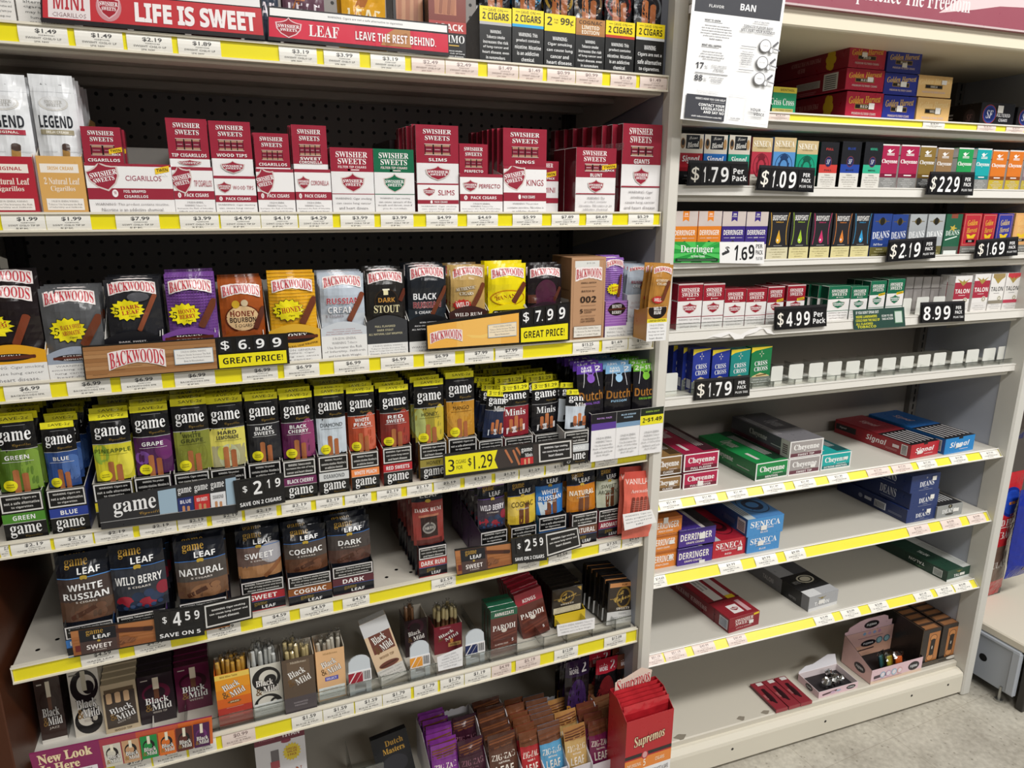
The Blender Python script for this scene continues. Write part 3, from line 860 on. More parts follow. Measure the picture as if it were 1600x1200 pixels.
for q, (uu, vv) in enumerate(((.83, .70), (.82, .555), (.81, .415))):
    art += [E(uu, V(vv), .066, V(.056), '7a7a7e'), E(uu, V(vv), .058, V(.049), 'f1f1f1'), T(('GAS', 'FOOD', 'DRINKS')[q], uu, V(vv), .06, V(.01), '8a8a8e', 'n'),
            E(uu + .075, V(vv - .035), .021, V(.027), '7a7a7e'), E(uu + .075, V(vv - .035), .015, V(.021), 'f1f1f1'), CG(uu + .09, V(vv + .0), uu + .14, V(vv + .04), .02, '6a6a6e'), CG(uu + .1, V(vv - .02), uu + .17, V(vv - .03), .012, '8a8a8e')]
art += [T('YOUR', .81, V(.142), .125, V(.025), ink, 'b'), R(.88, V(.135), .93, V(.137), '9a9a9e'), R(.755, V(.112), .79, V(.114), '9a9a9e'), T('VOICE', .855, V(.104), .125, V(.025), ink, 'b'), T('PAID FOR BY A COALITION OF RETAILERS', .83, V(.02), .25, V(.008), 'b5b5b9', 'n')]
bl, br = FRT.aty(1063, 186, HY - .012), FRT.aty(1199, 200, HY - .012)
tl, tr = FRT.aty(1088, -60, HY - .003), FRT.aty(1233, -60 + 19, HY - .003)
o, c0 = quad_sheet('notice', (bl, br, tr, tl), .0006, art, 'f1f1f1', 'paper')
FRT.put(o, c0)
tag(o, 'white printed notice with dark header hanging over the gap between bays', 'notice')

# ------------------------------------------------------------------ the next bay to the right: base shoe, deck, bags of tobacco
nb = empty('neighbouring_shelving', (1.45, .1, 0))
tag(nb, 'low white base deck of the next bay with a grey steel end plate', 'shelving')
def npart(mb, name): return mb.obj(name, nb, (-1.45, -.1, 0))
mb = MB()
mb.box((1.29, -.135, .195), (2.3, .36, .222), mat('ddd6c5', 'paint'), .004)
npart(mb, 'base_deck')
mb = MB()
mb.box((1.292, -.12, .035), (1.297, .3, .195), mat('aeb4bd', 'paint'), .001)
mb.box((1.285, -.122, .183), (1.296, .02, .193), mat('b9bfc8', 'paint'), .002)
mb.box((1.284, -.125, .04), (1.300, -.098, .19), mat('b3b9c2', 'paint'), .004)
hc = FL.atx(1536, 1027, 1.2915)
mb.add([(1.2914, hc.y + .0125 * math.cos(t), hc.z + .0125 * math.sin(t)) for t in [2 * math.pi * k / 18 for k in range(18)]], [tuple(range(18))[::-1]], BLACKP)
npart(mb, 'end_plate')
mb = MB(); mb.tube([(1.29, -.085, .0), (1.29, -.085, .006), (1.29, -.085, .0061), (1.29, -.085, .05)], [.012, .012, .004, .004], mat('b8b8b4', 'metal')); npart(mb, 'levelling_foot')
mb = MB(); mb.box((1.30, -.15, .0), (2.3, -.128, .19), mat('35322f', 'paint'), .002); npart(mb, 'kick_plate')
mb = MB(); mb.box((1.30, .36, .0), (2.3, .375, 2.1), mat('55504c', 'paint')); npart(mb, 'back_panel')
o = mb = None
# ------------------------------------------------------------------ placing goods
SHELF['R9'] = dict(fr=FRT, deck=lambda x: DECK_R, z0=DECK_R)
SHELF['L7'] = dict(fr=FL, deck=lambda x: .187, z0=.187)
ROWY = {'L1': .012, 'L2': .010, 'L3': .012, 'L4': .014, 'L5': .02, 'L6': .03, 'L7': .02, 'R1': .02, 'R2': .018, 'R3': .016, 'R4': .022, 'R5': .022, 'R6': .02, 'R7': .02, 'R8': .02, 'R9': .02}
class Spot:
    def __init__(s, row, xl, xr, yt, y=None, yb=None, zpx=None, z=None):
        sh = SHELF[row]
        fr = s.fr = sh['fr']
        xm = (xl + xr) / 2
        zz = sh['deck'](fr.X(xm, .03, sh['z0'])) if z is None else z
        if yb is not None:
            y = fr.atz(xm, yb, zz).y
        s.y = ROWY[row] if y is None else y
        xc = fr.X(xm, s.y, zz)
        if z is None:
            zz = sh['deck'](xc)
        if zpx is not None:
            zz = fr.Z(zpx, xc, s.y)
        s.z = zz
        s.x0, s.x1 = fr.X(xl, s.y, zz), fr.X(xr, s.y, zz)
        s.x, s.w = (s.x0 + s.x1) / 2, s.x1 - s.x0
        s.h = fr.Z(yt, s.x, s.y) - zz
def seat(sp, o, d, rot=(0, 0, 0), dz=0, dy=0):
    """stand o (origin at the middle of its base) with its front at the spot"""
    return sp.fr.put(o, (sp.x, sp.y + d / 2 + dy, sp.z + dz), rot)
def rowcopies(o, fr, n, step, desc, cat, jz=0.0, jx=0.0, jr=0.0, slip=0.0, start=2):
    base, r0 = o.location.copy(), o.rotation_euler.copy()
    ax, ay = Matrix.Rotation(fr.th, 3, 'Z') @ Vector((1, 0, 0)), Matrix.Rotation(fr.th, 3, 'Z') @ Vector((0, 1, 0))
    for k in range(1, n + 1):
        c = copy_tree(o)
        c.location = base + ay * (k * step) + ax * (rng.uniform(-jx, jx) + slip * k) + Vector((0, 0, rng.uniform(0, jz)))
        c.rotation_euler = (r0[0] + rng.uniform(-jr, jr), r0[1] + rng.uniform(-jr, jr) * .5, r0[2])
        tag(c, '%s, %s in its row' % (desc, ORD[min(k + start - 1, 20)]), cat, 'row of ' + desc)
def box(row, xl, xr, yt, art, desc, base='ffffff', d=.022, n=0, step=None, cat='cigar box', name='cigar_box', rot=(0, 0, 0), jz=0, jx=.0006, slip=0, **k):
    pk = {q: k.pop(q) for q in ('y', 'yb', 'zpx', 'z') if q in k}
    sp = Spot(row, xl, xr, yt, **pk)
    o = make_box(name, sp.w - .0006, d, sp.h, base, art, **k)
    seat(sp, o, d, rot)
    tag(o, desc, cat, ('row of ' + desc) if n else None)
    if n:
        rowcopies(o, sp.fr, n, step or d + .0008, desc, cat, jz, jx, slip=slip)
    return o
def tray(row, xl, xr, yt, art, desc, base, d=.13, hb=None, cat='display tray', name='display_tray', **k):
    pk = {q: k.pop(q) for q in ('y', 'yb', 'zpx', 'z') if q in k}
    rot = k.pop('rot', (0, 0, 0))
    sp = Spot(row, xl, xr, yt, **pk)
    o = make_tray(name, sp.w - .0006, d, sp.h, hb or sp.h * 1.7, base, art, **k)
    seat(sp, o, d, rot)
    tag(o, desc, cat)
    sp.d = d
    return sp
def pouch_in(sp, xl, xr, yt, base, art, desc, n=0, t=.011, step=.014, head=None, headart=(), hh=.1, fin='film', cat='cigar pouch', name='cigar_pouch', rot=(0, 0, 0), jz=.004, jx=.0015, jr=.02, seed=None, dy=.007, vis=True, slip=0, grow=1):
    """a pouch standing in the tray at spot sp; xl, xr measured where it leaves the tray"""
    fr = sp.fr
    y = sp.y + dy
    zt = sp.z + sp.h
    x0, x1 = fr.X(xl, y, zt), fr.X(xr, y, zt)
    w = (x1 - x0) * grow
    xc = (x0 + x1) / 2
    h = fr.Z(yt, xc, y) - sp.z - .002
    v0 = max(0, (sp.h - .002) / h) if vis else 0
    o = make_pouch(name, w, h, t, base, art, fin, seed or rng.randint(1, 9999), head, headart, v0, hh)
    fr.put(o, (xc, y + t / 2, sp.z + .002), rot)
    tag(o, desc, cat, ('row of ' + desc) if n else None)
    if n:
        rowcopies(o, fr, n, step, desc, cat, jz, jx, jr, slip)
    return o
def pouch(row, xl, xr, yt, base, art, desc, **k):
    pk = {q: k.pop(q) for q in ('y', 'yb', 'zpx', 'z') if q in k}
    sp = Spot(row, xl, xr, yt, **pk)
    sp.h = 0.002
    return pouch_in(sp, xl, xr, yt, base, art, desc, dy=0, vis=False, **k)
def sign(row, pts, art, desc, y, name='price_sign', base='141414', fin='gloss', th=.003, cat='price sign', tiles=None):
    """flat sign clipped to a shelf front: four measured corners BL BR TR TL on the plane y"""
    fr = SHELF[row]['fr']
    P = [fr.aty(px, py, y) for px, py in pts]
    o, c0 = quad_sheet(name, P, th, art, base, fin)
    fr.put(o, c0)
    tag(o, desc, cat)
    if tiles:
        BL, BR, TR, TL = P
        for a, b, c, d, tart in tiles:
            q = lambda u, v: (BL * (1 - u) + BR * u) * (1 - v) + (TL * (1 - u) + TR * u) * v - Vector((0, .0016, 0))
            t, tc = quad_sheet('number_tile', [q(a, b), q(c, b), q(c, d), q(a, d)], .0014, tart, '1b1a1b', fin)
            t.parent = o
            t.location = tc - c0
            kid(o, t)
    return o

W1 = ['WARNING: Cigar smoking', 'can cause lung cancer', 'and heart disease.']
W2 = ['WARNING: This product', 'contains nicotine. Nicotine is', 'an addictive chemical.']
W3 = ['SURGEON GENERAL', 'WARNING: Tobacco Use', 'Increases the Risk of Infertility,', 'Stillbirth and Low Birth Weight.']
W4 = ['WARNING: Cigars are', 'not a safe alternative', 'to cigarettes.']
W5 = ['WARNING:', 'Tobacco smoke', 'increases the risk', 'of lung cancer and', 'heart disease, even', 'in nonsmokers.']
RED = '9a2a3c'

# ================================================================== TOP DEEP SHELF
def l1_tray(xl, xr, yt, yb, head, stripe, lines, desc, htxt):
    art = [R(0, .74, 1, 1, head), R(0, .69, 1, .74, stripe)] + htxt + [PAR(lines, .08, .08, .92, .62, 'e8e8e8', 'b')]
    return tray('L1', xl, xr, yt, art, desc, '161616', d=.16, hb=.07, inner='1a1a1a')
SAVE = [T('SAVE ON', .5, .945, .45, .05, '3a3a12', 'n'), R(.1, .943, .24, .95, '3a3a12'), R(.76, .943, .9, .95, '3a3a12'), T('2 CIGARS', .5, .84, .82, .12, '16160c', 'b')]
Y1 = 'f6dd1a'
dark_p = lambda c1, c2, c3: [R(0, 0, 1, 1, '17161a'), E(.5, .35, .48, .3, c2), E(.5, .35, .40, .25, '17161a'), CG(.36, 0, .36, .45, .22, 'a8643a'), CG(.64, 0, .64, .38, .2, '9a5a34'), T('OPTIMO', .5, .8, .8, .12, 'e8e8e8', 's'), T(c3, .5, .64, .7, .08, c1, 'b')]
for xl, xr, yt, yb, st, ln, pc, w in (
        (749.5, 799, 11, 92, 'b4b4b8', W5, ('d8d8d8', '555a60', 'SILVER'), 'black carton front with yellow header and grey stripe'),
        (800, 848.5, 15, 99, '2aa5dc', ['WARNING: This', 'product contains', 'nicotine. Nicotine', 'is an addictive', 'chemical.'], ('3fb4ea', '1f6d94', 'BLUE'), 'black carton front with yellow header and blue stripe'),
        (849.6, 897.5, 23, 103.5, 'f6dd1a', ['WARNING:', 'Cigar smoking', 'can cause lung', 'cancer and', 'heart disease.'], ('e8c95a', '8c6f22', 'GOLD'), 'black carton front with yellow header reading 2 for 99 cents'),
        (898, 943, 30, 106, 'a8713c', W5, ('d9b27c', '6d553a', 'COGNAC'), 'black carton front with tan header reading COGNAC'),
        (944, 989, 34, 109, 'c23a2a', ['WARNING: This', 'product contains', 'nicotine. Nicotine', 'is an addictive', 'chemical.'], ('d03a30', '7a241e', 'SWEET'), 'black carton front with yellow header and orange stripe'),
        (991, 1035, 37, 112, 'd5d7d9', ['WARNING:', 'Cigars are not a', 'safe alternative', 'to cigarettes.'], ('dfe3e6', '54585c', 'DIAMOND'), 'black carton front with yellow header beside the end post')):
    cog, nn = pc[2] == 'COGNAC', pc[2] == 'GOLD'
    ht = SAVE if not (cog or nn) else ([T('2', .16, .87, .16, .15, '16160c', 'b'), T('FOR', .37, .9, .14, .03, '3a3a12', 'n'), T('ONLY', .37, .85, .14, .03, '3a3a12', 'n'), T('99¢', .72, .87, .42, .15, '16160c', 'b')] if nn else
          [T('COGNAC', .5, .93, .8, .07, '4a2e18', 'b'), T('LIMITED', .5, .84, .6, .07, 'f4ead8', 'b'), T('EDITION', .5, .75, .6, .07, 'f4ead8', 'b')])
    sp = l1_tray(xl, xr, yt, yb, 'b07a42' if cog else Y1, st, ln, w, ht)
    pouch_in(sp, xl + 1, xr - 1, yt - 75, '17161a', dark_p(*pc), 'tall black cigar pouch above the ' + w.split('with ')[1].replace('header reading 2 for 99 cents', '99 cent header').replace(' beside the end post', ' by the post'), n=1, step=.02, t=.01)
box('L1', 671, 729, -6, [R(0, .62, 1, 1, '7c3226'), R(.16, .72, .74, 1.0, 'b9795a'), *[CG(.2 + .11 * q, .74, .24 + .11 * q, 1.0, .09, ('a86a4a', '8f5238')[q % 2]) for q in range(5)], R(0, .45, 1, .62, 'b03a36'), T('4 PACK', .52, .535, .8, .1, 'f4ecea', 'b'),
    T('OPTIMO', .5, .36, .9, .12, 'f2f2f2', 's'), R(.2, .25, .8, .27, 'c8a44a'), PAR(['WARNING: Tobacco smoke', 'increases the risk of lung', 'cancer and heart disease,', 'even in nonsmokers.'], .05, .03, .95, .2, 'e6e6e6', 'b')],
    'black cigar box with red 4 PACK band beside the red banner', '1c1a1a', d=.05, y=.02)
box('L1', 616, 668, -20, [R(.1, .12, .9, .9, 'b57a5c'), *[CG(.16 + .12 * q, .15, .22 + .12 * q, .9, .1, ('a86a4a', 'c08a66')[q % 2]) for q in range(6)], R(.1, .12, .9, .2, 'd9d4d0'), T('OPTIMO', .5, .16, .6, .05, '303030', 's')], 'black cigar box with clear window of brown cigars', '201d1d', d=.05, y=.05)
leaf = lambda c, tc: [R(0, 0, 1, 1, c), CG(.2, .3, .8, .95, .2, 'b5703c'), R(.05, .30, .95, .52, c), T('LEAF', .5, .42, .75, .16, tc, 'b'), T('SWEET', .5, .7, .6, .1, tc, 'b')]
for xl, xr, yt, c, tc, ds in ((538, 606, -60, 'e0a42a', 'fbf0d0', 'yellow cigar pouch reading LEAF behind the red banner'), (447, 511, -70, '6a4a58', 'efe4ea', 'plum cigar pouch reading LEAF behind the red banner'), (385, 440, -70, '3a4250', 'efe4ea', 'slate cigar pouch behind the gap between the red banners')):
    pouch('L1', xl, xr, yt, c, leaf(c, tc), ds, y=.03, t=.012, n=1, step=.03)
for xl, xr, ds in ((-6, 28, 'white cigar carton cut by the left picture edge'), (30, 118, 'white cigar carton tucked behind the LIFE IS SWEET banner')):
    box('L1', xl, xr, -60, [R(.02, 0, .98, 1, 'eeebe6'), PAR(['WARNING: Cigars', 'are not a safe', 'alternative to', 'cigarettes and', 'may harm your', 'lungs over', 'many years.'], .1, .05, .9, .6, '6a6a6a')], ds, 'eeebe6', d=.08, y=.025)
for xl, xr, c, ds in ((130, 200, '8c4a3a', 'brown cigar pouch rising behind the LIFE IS SWEET banner'), (210, 290, '2e3340', 'dark cigar pouch rising behind the LIFE IS SWEET banner'), (300, 378, '7a3038', 'maroon cigar pouch rising behind the LIFE IS SWEET banner')):
    pouch('L1', xl, xr, -80, c, leaf(c, 'eee0d8'), ds, y=.03, t=.012)
SHA = [E(.285, .47, .055, .34, 'c98c92'), *SH(.285, .47, .085, .5, 'a3202f', rim='dfb9bd')]
sign('L1', [(64, 34), (414, 62), (408, -4), (62, -36)], [R(.0, .0, 1, 1, '231f21'), R(.008, .1, .995, .74, 'c2353c'), R(.03, .12, .205, .72, 'e9dede'), T('MINI', .117, .50, .13, .36, 'b6363f', 'b'), T('CIGARILLOS', .117, .2, .14, .1, '8a6a6c', 'n'),
     *SHA, T('LIFE IS SWEET', .68, .40, .56, .42, 'f5eeee', 'b', ol='f5eeee', olw=.03), R(.01, .76, .99, .96, 'eceae9'), T('WARNING: Cigars are not a safe alternative to cigarettes.', .55, .86, .45, .07, '777777')],
     'red shelf banner reading LIFE IS SWEET', -.006, name='shelf_banner', base='231f21', cat='banner')
sign('L1', [(419, 62.5), (702, 88), (700.5, 38), (418, 9)], [R(.005, .11, .995, .68, 'cf2440'), *[R(.13 + .22 * q, .11, .24 + .22 * q, .68, 'd42a45') for q in range(4)], *SH(.105, .40, .12, .5, 'a3182c', rim='e8c4c8'), T('LEAF', .29, .40, .16, .34, 'f6eff0', 's'), R(.352, .26, .358, .28, 'f6eff0'),
     G([(.6, .15), (.63, .5), (.68, .68), (.77, .68), (.775, .15)], 'b9824e'), CG(.63, .22, .75, .5, .03, 'a06a3a'), T('LEAVE THE REST BEHIND.', .69, .38, .46, .26, 'f8f2f2', 'b', ol='a8283c', olw=.02),
     R(.01, .73, .99, .95, 'f2f1f0'), T('WARNING: Cigars are not a safe alternative to cigarettes.', .52, .84, .42, .08, '777777')],
     'red shelf banner reading LEAVE THE REST BEHIND', -.006, name='shelf_banner', base='231f21', cat='banner')

# ================================================================== SECOND DEEP SHELF: red and white boxes
def sticks(u0, v0, u1, v1, n=4, c='7c2436', body='b08a72', off=0):
    w = (u1 - u0) / n
    r = [R(u0, v0, u1, v1, '2c1013')]
    for q in range(n):
        a = u0 + w * (q + .08)
        r += [R(a, v0 + .0, a + w * .84, v1, body), R(a, v0 + (v1 - v0) * .22, a + w * .84, v1 - (v1 - v0) * .22, c), R(a + w * .08, (v0 + v1) / 2 - .008, a + w * .7, (v0 + v1) / 2 + .004, 'c9a9ae')]
    return r + [R(u0 - .01, v1 - .004, u1 + .01, v1 + .004, 'e8d8d4'), R(u0 - .01, v0 - .004, u1 + .01, v0 + .004, 'e8d8d4')]
TWIN = lambda u, v, w, h: [G([(u - w / 2, v), (u + w / 2, v + h * .35), (u + w / 2, v + h), (u - w / 2, v + h * .65)], 'f0c62a'), T('TWIN', u, v + h * .5, w * .8, h * .34, '1c1a10', 'b', 6), T('PACK', u + w * .05, v - h * .05, w * .65, h * .3, 'f6f6f6', 'b')]
def sw(name, split, c=RED, n=4, win=True, twin=False, band='e9e6e4', two=None):
    """upper part red with white lettering and a window, lower part white with the shield"""
    t = 1 - split
    r = [R(0, split, 1, 1, c), T('SWISHER', .5, split + t * .83, .66, t * .12, 'f7f1f0', 's', ol='5c1220' if c == RED else '0f3a28', olw=.03), T('SWEETS', .5, split + t * .66, .58, t * .12, 'f7f1f0', 's', ol='5c1220' if c == RED else '0f3a28', olw=.03)]
    if win:
        r += sticks(.2, split + t * .22, .8, split + t * .5, n)
    if two:
        r += [T(two[0], .5, split + t * .14, .6, t * .075, 'f7f1f0', 'b'), T(two[1], .5, split + t * .045, .66, t * .075, 'f7f1f0', 'b')]
    elif name:
        r += [T(name, .5, split + t * .09, min(.86, .075 * len(name) + .06), t * .085, 'f7f1f0', 'b')]
    if twin:
        r += TWIN(.82, split + t * .26, .34, t * .2)
    if split > .15:
        r += SH(.5, split * .5, .52, split * .62, c)
    return r
def sw_front(name, big, warn, c=RED, two=None, top=.93):
    r = [R(0, 0, 1, 1, 'f0eeee'), R(0, top, 1, 1, c), R(0, .32, 1, .50, c), E(.13, .41, .04, .055, 'f4efef'), T('5', .13, .41, .025, .06, c, 'b'), T('PACK CIGARS' if not two else 'PACK', .55, .41, .6, .075, 'f6f0f0', 'b'),
         PAR(warn, .05, .03, .95, .29, '8a8688', 'n')]
    if big:
        r += SH(.22, .72, .5, .52, c, rot=14) + [T(name, .74, .66, .44, .13, 'a52a40', 'n')]
    else:
        r += SH(.24, .70, .3, .26, c) + [T(name, .69, .70, .5, .1, 'a52a40', 'n')]
    return r
# tall white pouches in tan and red trays
for xl, xr, pxl, pxr, pt, tc, dsc, nm in ((-22, 64, -30, 56, 114, 'b02a38', 'left picture edge', 'ORIGINAL'), (69, 140, 58, 128.6, 116, 'd9a860', 'tan tray', 'IRISH CREAM')):
    art = [R(0, 0, 1, 1, tc), R(.06, .72, .9, .87, 'f1e9df'), T(nm, .5, .795, .56, .06, tc, 'b'), T('2 Natural Leaf', .5, .58, .78, .12, 'f4e8da', 's'), T('Cigarillos', .5, .44, .54, .11, 'f4e8da', 's'), R(.1, .08, .92, .28, 'f1ece6'), PAR(['SURGEON GENERAL WARNING:', 'Tobacco Use Increases the Risk', 'of Infertility and Stillbirth.'], .13, .1, .88, .26, '77706a')]
    sp = tray('L2', xl, xr, 244, art, ('red' if nm == 'ORIGINAL' else 'tan') + ' display tray holding tall white pouches of 2 cigars', tc, d=.2, hb=.15, inner='d8cdbb')
    part = [R(0, 0, 1, 1, 'e3e5e8'), T('2 CIGARS', .5, .90, .5, .05, '3a3c42', 'n'), R(0, .79, 1, .793, 'c2c5c9'), E(.5, .65, .34, .09, 'd2d0cc'), E(.5, .66, .30, .08, 'dfe0e2'), T('SWISHER', .5, .67, .4, .04, 'aaa7a2', 's'), T('SWEETS', .5, .63, .32, .035, 'aaa7a2', 's'),
            T('LEGEND', .5, .43, .76, .15, '25272d', 'b'), R(.12, .27, .88, .33, 'a3997f' if nm != 'ORIGINAL' else 'b03a4a'), T(nm, .5, .3, .5, .03, 'f2ede2', 'b'), *CG(.62, -.1, .66, .14, .17, 'a87f45', '4a3a34'), R(.1, .06, .45, .064, 'b9bcc0'), R(.7, .06, .95, .064, 'b9bcc0')]
    pouch_in(sp, pxl + 3, pxr, pt, 'e3e5e8', part, 'tall white pouch of 2 cigars in the ' + ('red' if nm == 'ORIGINAL' else 'tan') + ' tray', n=6, step=.025, t=.014, slip=-.0006, jz=.002)
# twin pack cigarillos in a wide tray
sp = tray('L2', 142, 275.5, 256, [R(0, 0, 1, 1, 'f0eeee'), R(0, .95, 1, 1, RED), R(0, .30, 1, .52, RED), *SH(.2, .74, .34, .5, RED, rot=12), T('CIGARILLOS', .66, .72, .42, .1, 'a2435a', 'n'), *TWIN(.89, .8, .17, .18), E(.31, .42, .035, .075, 'f5f0f0'), T('10', .31, .43, .03, .06, RED, 'b'), T('FOIL WRAPPED', .54, .46, .26, .055, 'f6f0f0', 'b'), T('CIGARILLOS', .55, .36, .28, .055, 'f6f0f0', 'b'),
          PAR(['WARNING: This product contains nicotine.', 'Nicotine is an addictive chemical.'], .07, .05, .93, .25, '8a8688')], 'wide white and red display tray reading CIGARILLOS with TWIN PACK flag', 'f0eeee', d=.26, hb=.115, inner='c9c5bf')
def pk_in(sp, xl, xr, yt, art, desc, n, base='f0eeee', d=.019, step=None, jx=.0012, slip=0, name='cigar_box', **k):
    fr = sp.fr
    y = sp.y + .004
    zt = sp.z + sp.h
    x0, x1 = fr.X(xl, y, zt), fr.X(xr, y, zt)
    xc = (x0 + x1) / 2
    h = fr.Z(yt, xc, y) - sp.z - .0015
    v0 = (sp.h - .0015) / h
    o = make_box(name, x1 - x0, d, h, base, [('r', e[1], v0 + (1 - v0) * e[2], e[3], v0 + (1 - v0) * e[4], e[5]) if e[0] == 'r' else
                 ('t', e[1], e[2], v0 + (1 - v0) * e[3], e[4], (1 - v0) * e[5], *e[6:]) if e[0] == 't' else ('g', [(a, v0 + (1 - v0) * b) for a, b in e[1]], e[2]) if e[0] == 'g' else
                 ('e', e[1], v0 + (1 - v0) * e[2], e[3], (1 - v0) * e[4], *e[5:]) if e[0] == 'e' else e for e in flat(art)], 'wrap', **k)
    fr.put(o, (xc, y + d / 2, sp.z + .0015))
    tag(o, desc, 'cigar box', ('row of ' + desc) if n else None)
    if n:
        rowcopies(o, fr, n, step or d + .002, desc, 'cigar box', .002, jx, slip=slip)
    return o
pk_in(sp, 132.5, 194, 198, sw('CIGARILLOS', .0, n=2, twin=True), 'red twin pack reading CIGARILLOS in the wide tray', 3, base=RED)
for tx0, tx1, tyt, px0, px1, pyt, art, tart, ds, n in (
        (275.5, 338.5, 261, 265, 330, 185, sw('TIP CIGARILLOS', .17, n=3), sw_front('TIP CIGARILLOS', True, W3), 'TIP CIGARILLOS', 2),
        (339, 403.5, 275, 332, 398, 189.5, sw('WOOD TIPS', .32), sw_front('WOOD TIPS', False, W1), 'WOOD TIPS', 2),
        (405, 463, 264, 399, 455, 208, sw('CIGARILLOS', .04), sw_front('', True, W3), 'CIGARILLOS beside the wood tips', 2),
        (464, 520, 264.5, 458, 514, 195.5, sw('', .12, two=('SWEET', 'CORONELLA')), sw_front('CORONELLA', False, W3), 'SWEET CORONELLA', 2)):
    spt = tray('L2', tx0, tx1, tyt, tart, 'white and red display tray reading ' + ds, 'f0eeee', d=.17, hb=.09, inner='d5d1cc', side=RED)
    pk_in(spt, px0 + 1, px1 - 1, pyt, art, 'red and white box reading ' + ds, n, frontbase='f0eeee', left=RED, top=RED)
def sw_full(cut, name, c=RED, two=None, warn=W1, win=False):
    t = 1 - cut
    a = [R(0, 0, 1, 1, 'eceaea'), R(0, .645, 1, 1, c), T('SWISHER', .5, .90, .74, .085, 'f7f1f0', 's'), T('SWEETS', .5, .80, .66, .085, 'f7f1f0', 's'), T('FILTER TIP CIGARS', .5, .715, .66, .035, 'f0dcdc', 'b'), E(.42, .672, .03, .018, 'f0dcdc'), R(.47, .665, .66, .68, 'f0dcdc'),
         *SH(.5, .475, .5, .25, c), R(0, .305, 1, .315, c), PAR(warn, .07, .06, .93, .27, '8a8688')]
    return a
box('L2', 520.6, 586.6, 231, sw_full(.3, ''), 'red and white filter tip cigar carton with plain front', 'eceaea', d=.03, n=1, fin='wrap', lid=.645, left=RED, top=RED)
box('L2', 587, 649, 233, sw_full(.3, '', '1f6a4a', warn=['WARNING: Cigar smoking', 'can cause cancers of the', 'mouth and throat, even if', 'you do not inhale.']), 'green and white filter tip cigar carton among the red ones', 'eceaea', d=.03, fin='wrap', lid=.645, left='1f6a4a', top='1f6a4a')
box('L2', 612, 646, 218.5, [R(.25, 0, 1, 1, '7a1c2b'), T('SWISHER', .7, .85, .55, .1, 'eadbd8', 's')], 'dark red cigar box lying back behind the green carton', '3a2a2c', d=.16, y=.13)
def sw_tall(name, warn, c=RED, big=False, s2=.315, twin=False):
    r = [R(0, s2, 1, .555, 'e9e7e7'), *[e for e in flat(sw(name, .555, c, 3, twin=twin)) if not (e[0] == 'g')][:60]]
    return r
sp = tray('L2', 653, 717, 286.5, [R(0, 0, 1, 1, 'f0eeee'), R(0, .95, 1, 1, RED), R(0, .33, 1, .46, RED), *SH(.28, .72, .26, .26, RED), T('SLIMS', .7, .70, .4, .17, 'a52a40', 'n'), E(.33, .395, .03, .05, 'f5f0f0'), T('PACK CIGARS', .56, .395, .32, .06, 'f5f0f0', 'b'), PAR(W1, .08, .04, .94, .29, '8a8688')], 'white and red display tray reading SLIMS', 'f0eeee', d=.16, hb=.08, inner='d5d1cc', side=RED)
pk_in(sp, 651.5, 717, 195.5, sw('SLIMS', .35, n=3), 'tall red and white box reading SLIMS', 4, slip=-.0025, frontbase='e9e7e7', left=RED, top=RED)
sp = tray('L2', 719, 785.5, 272, sw_front('PERFECTO', False, W3, top=.92), 'white and red display tray reading PERFECTO', 'f0eeee', d=.2, hb=.105, inner='d5d1cc', side=RED)
pk_in(sp, 718, 762, 225, sw('PERFECTO', .0, n=3), 'red box reading PERFECTO leaning in its tray', 1, base=RED)
sp = tray('L2', 786.5, 853, 260, [R(0, 0, 1, 1, 'f0eeee'), R(0, .94, 1, 1, RED), R(0, .27, 1, .45, RED), *SH(.25, .76, .5, .5, RED, rot=12), T('KINGS', .73, .66, .4, .13, 'a52a40', 'n'), E(.37, .36, .03, .05, 'f5f0f0'), T('PACK CIGARS', .58, .36, .3, .06, 'f5f0f0', 'b'), PAR(W2, .08, .02, .94, .25, '8a8688')], 'white and red display tray reading KINGS', 'f0eeee', d=.2, hb=.105, inner='d5d1cc', side=RED)
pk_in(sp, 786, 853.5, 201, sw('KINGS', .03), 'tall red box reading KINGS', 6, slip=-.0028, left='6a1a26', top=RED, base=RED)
box('L2', 846, 871.6, 252, [R(0, 0, 1, 1, 'eceaea'), R(0, .62, 1, 1, RED), T('SWISHER', .2, .92, .9, .08, 'f7f1f0', 's'), *TWIN(.5, .68, .7, .14), T('MINI', .45, .45, .7, .1, 'a52a40', 'n'), R(0, .2, 1, .3, RED)], 'narrow twin pack reading MINI behind the tall KINGS boxes', 'eceaea', d=.02, y=.05, fin='wrap')
def sw_b(name, warn, twin=False):
    return [R(0, 0, 1, 1, 'ece9e9'), R(0, .555, 1, 1, RED), T('SWISHER', .46, .92, .6, .07, 'f7f1f0', 's'), T('SWEETS', .46, .83, .54, .07, 'f7f1f0', 's'), *sticks(.22, .65, .78, .755, 3), T(name, .5, .59, .4 if name == 'GIANTS' else .3, .05, 'f7f1f0', 'b'), *SH(.5, .42, .36, .17, RED), R(0, .3, 1, .315, RED), *(TWIN(.82, .67, .36, .1) if twin else []), PAR(warn, .1, .04, .92, .27, '8a8688')]
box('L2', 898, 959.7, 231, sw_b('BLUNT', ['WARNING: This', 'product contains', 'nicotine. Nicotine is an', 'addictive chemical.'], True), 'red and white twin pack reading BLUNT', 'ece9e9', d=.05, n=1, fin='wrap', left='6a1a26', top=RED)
box('L2', 968, 1028, 194, sw_b('GIANTS', ['WARNING: Cigar', 'smoking can', 'cause lung cancer', 'and heart disease.']), 'tall red and white box reading GIANTS beside the post', 'ece9e9', d=.022, n=7, fin='wrap', left='6a1a26', top='7a1a28', step=.026, slip=-.0085, leftart=[T('SWISHER', .5, .75, .6, .2, 'd8b8bc', 's', 90)])
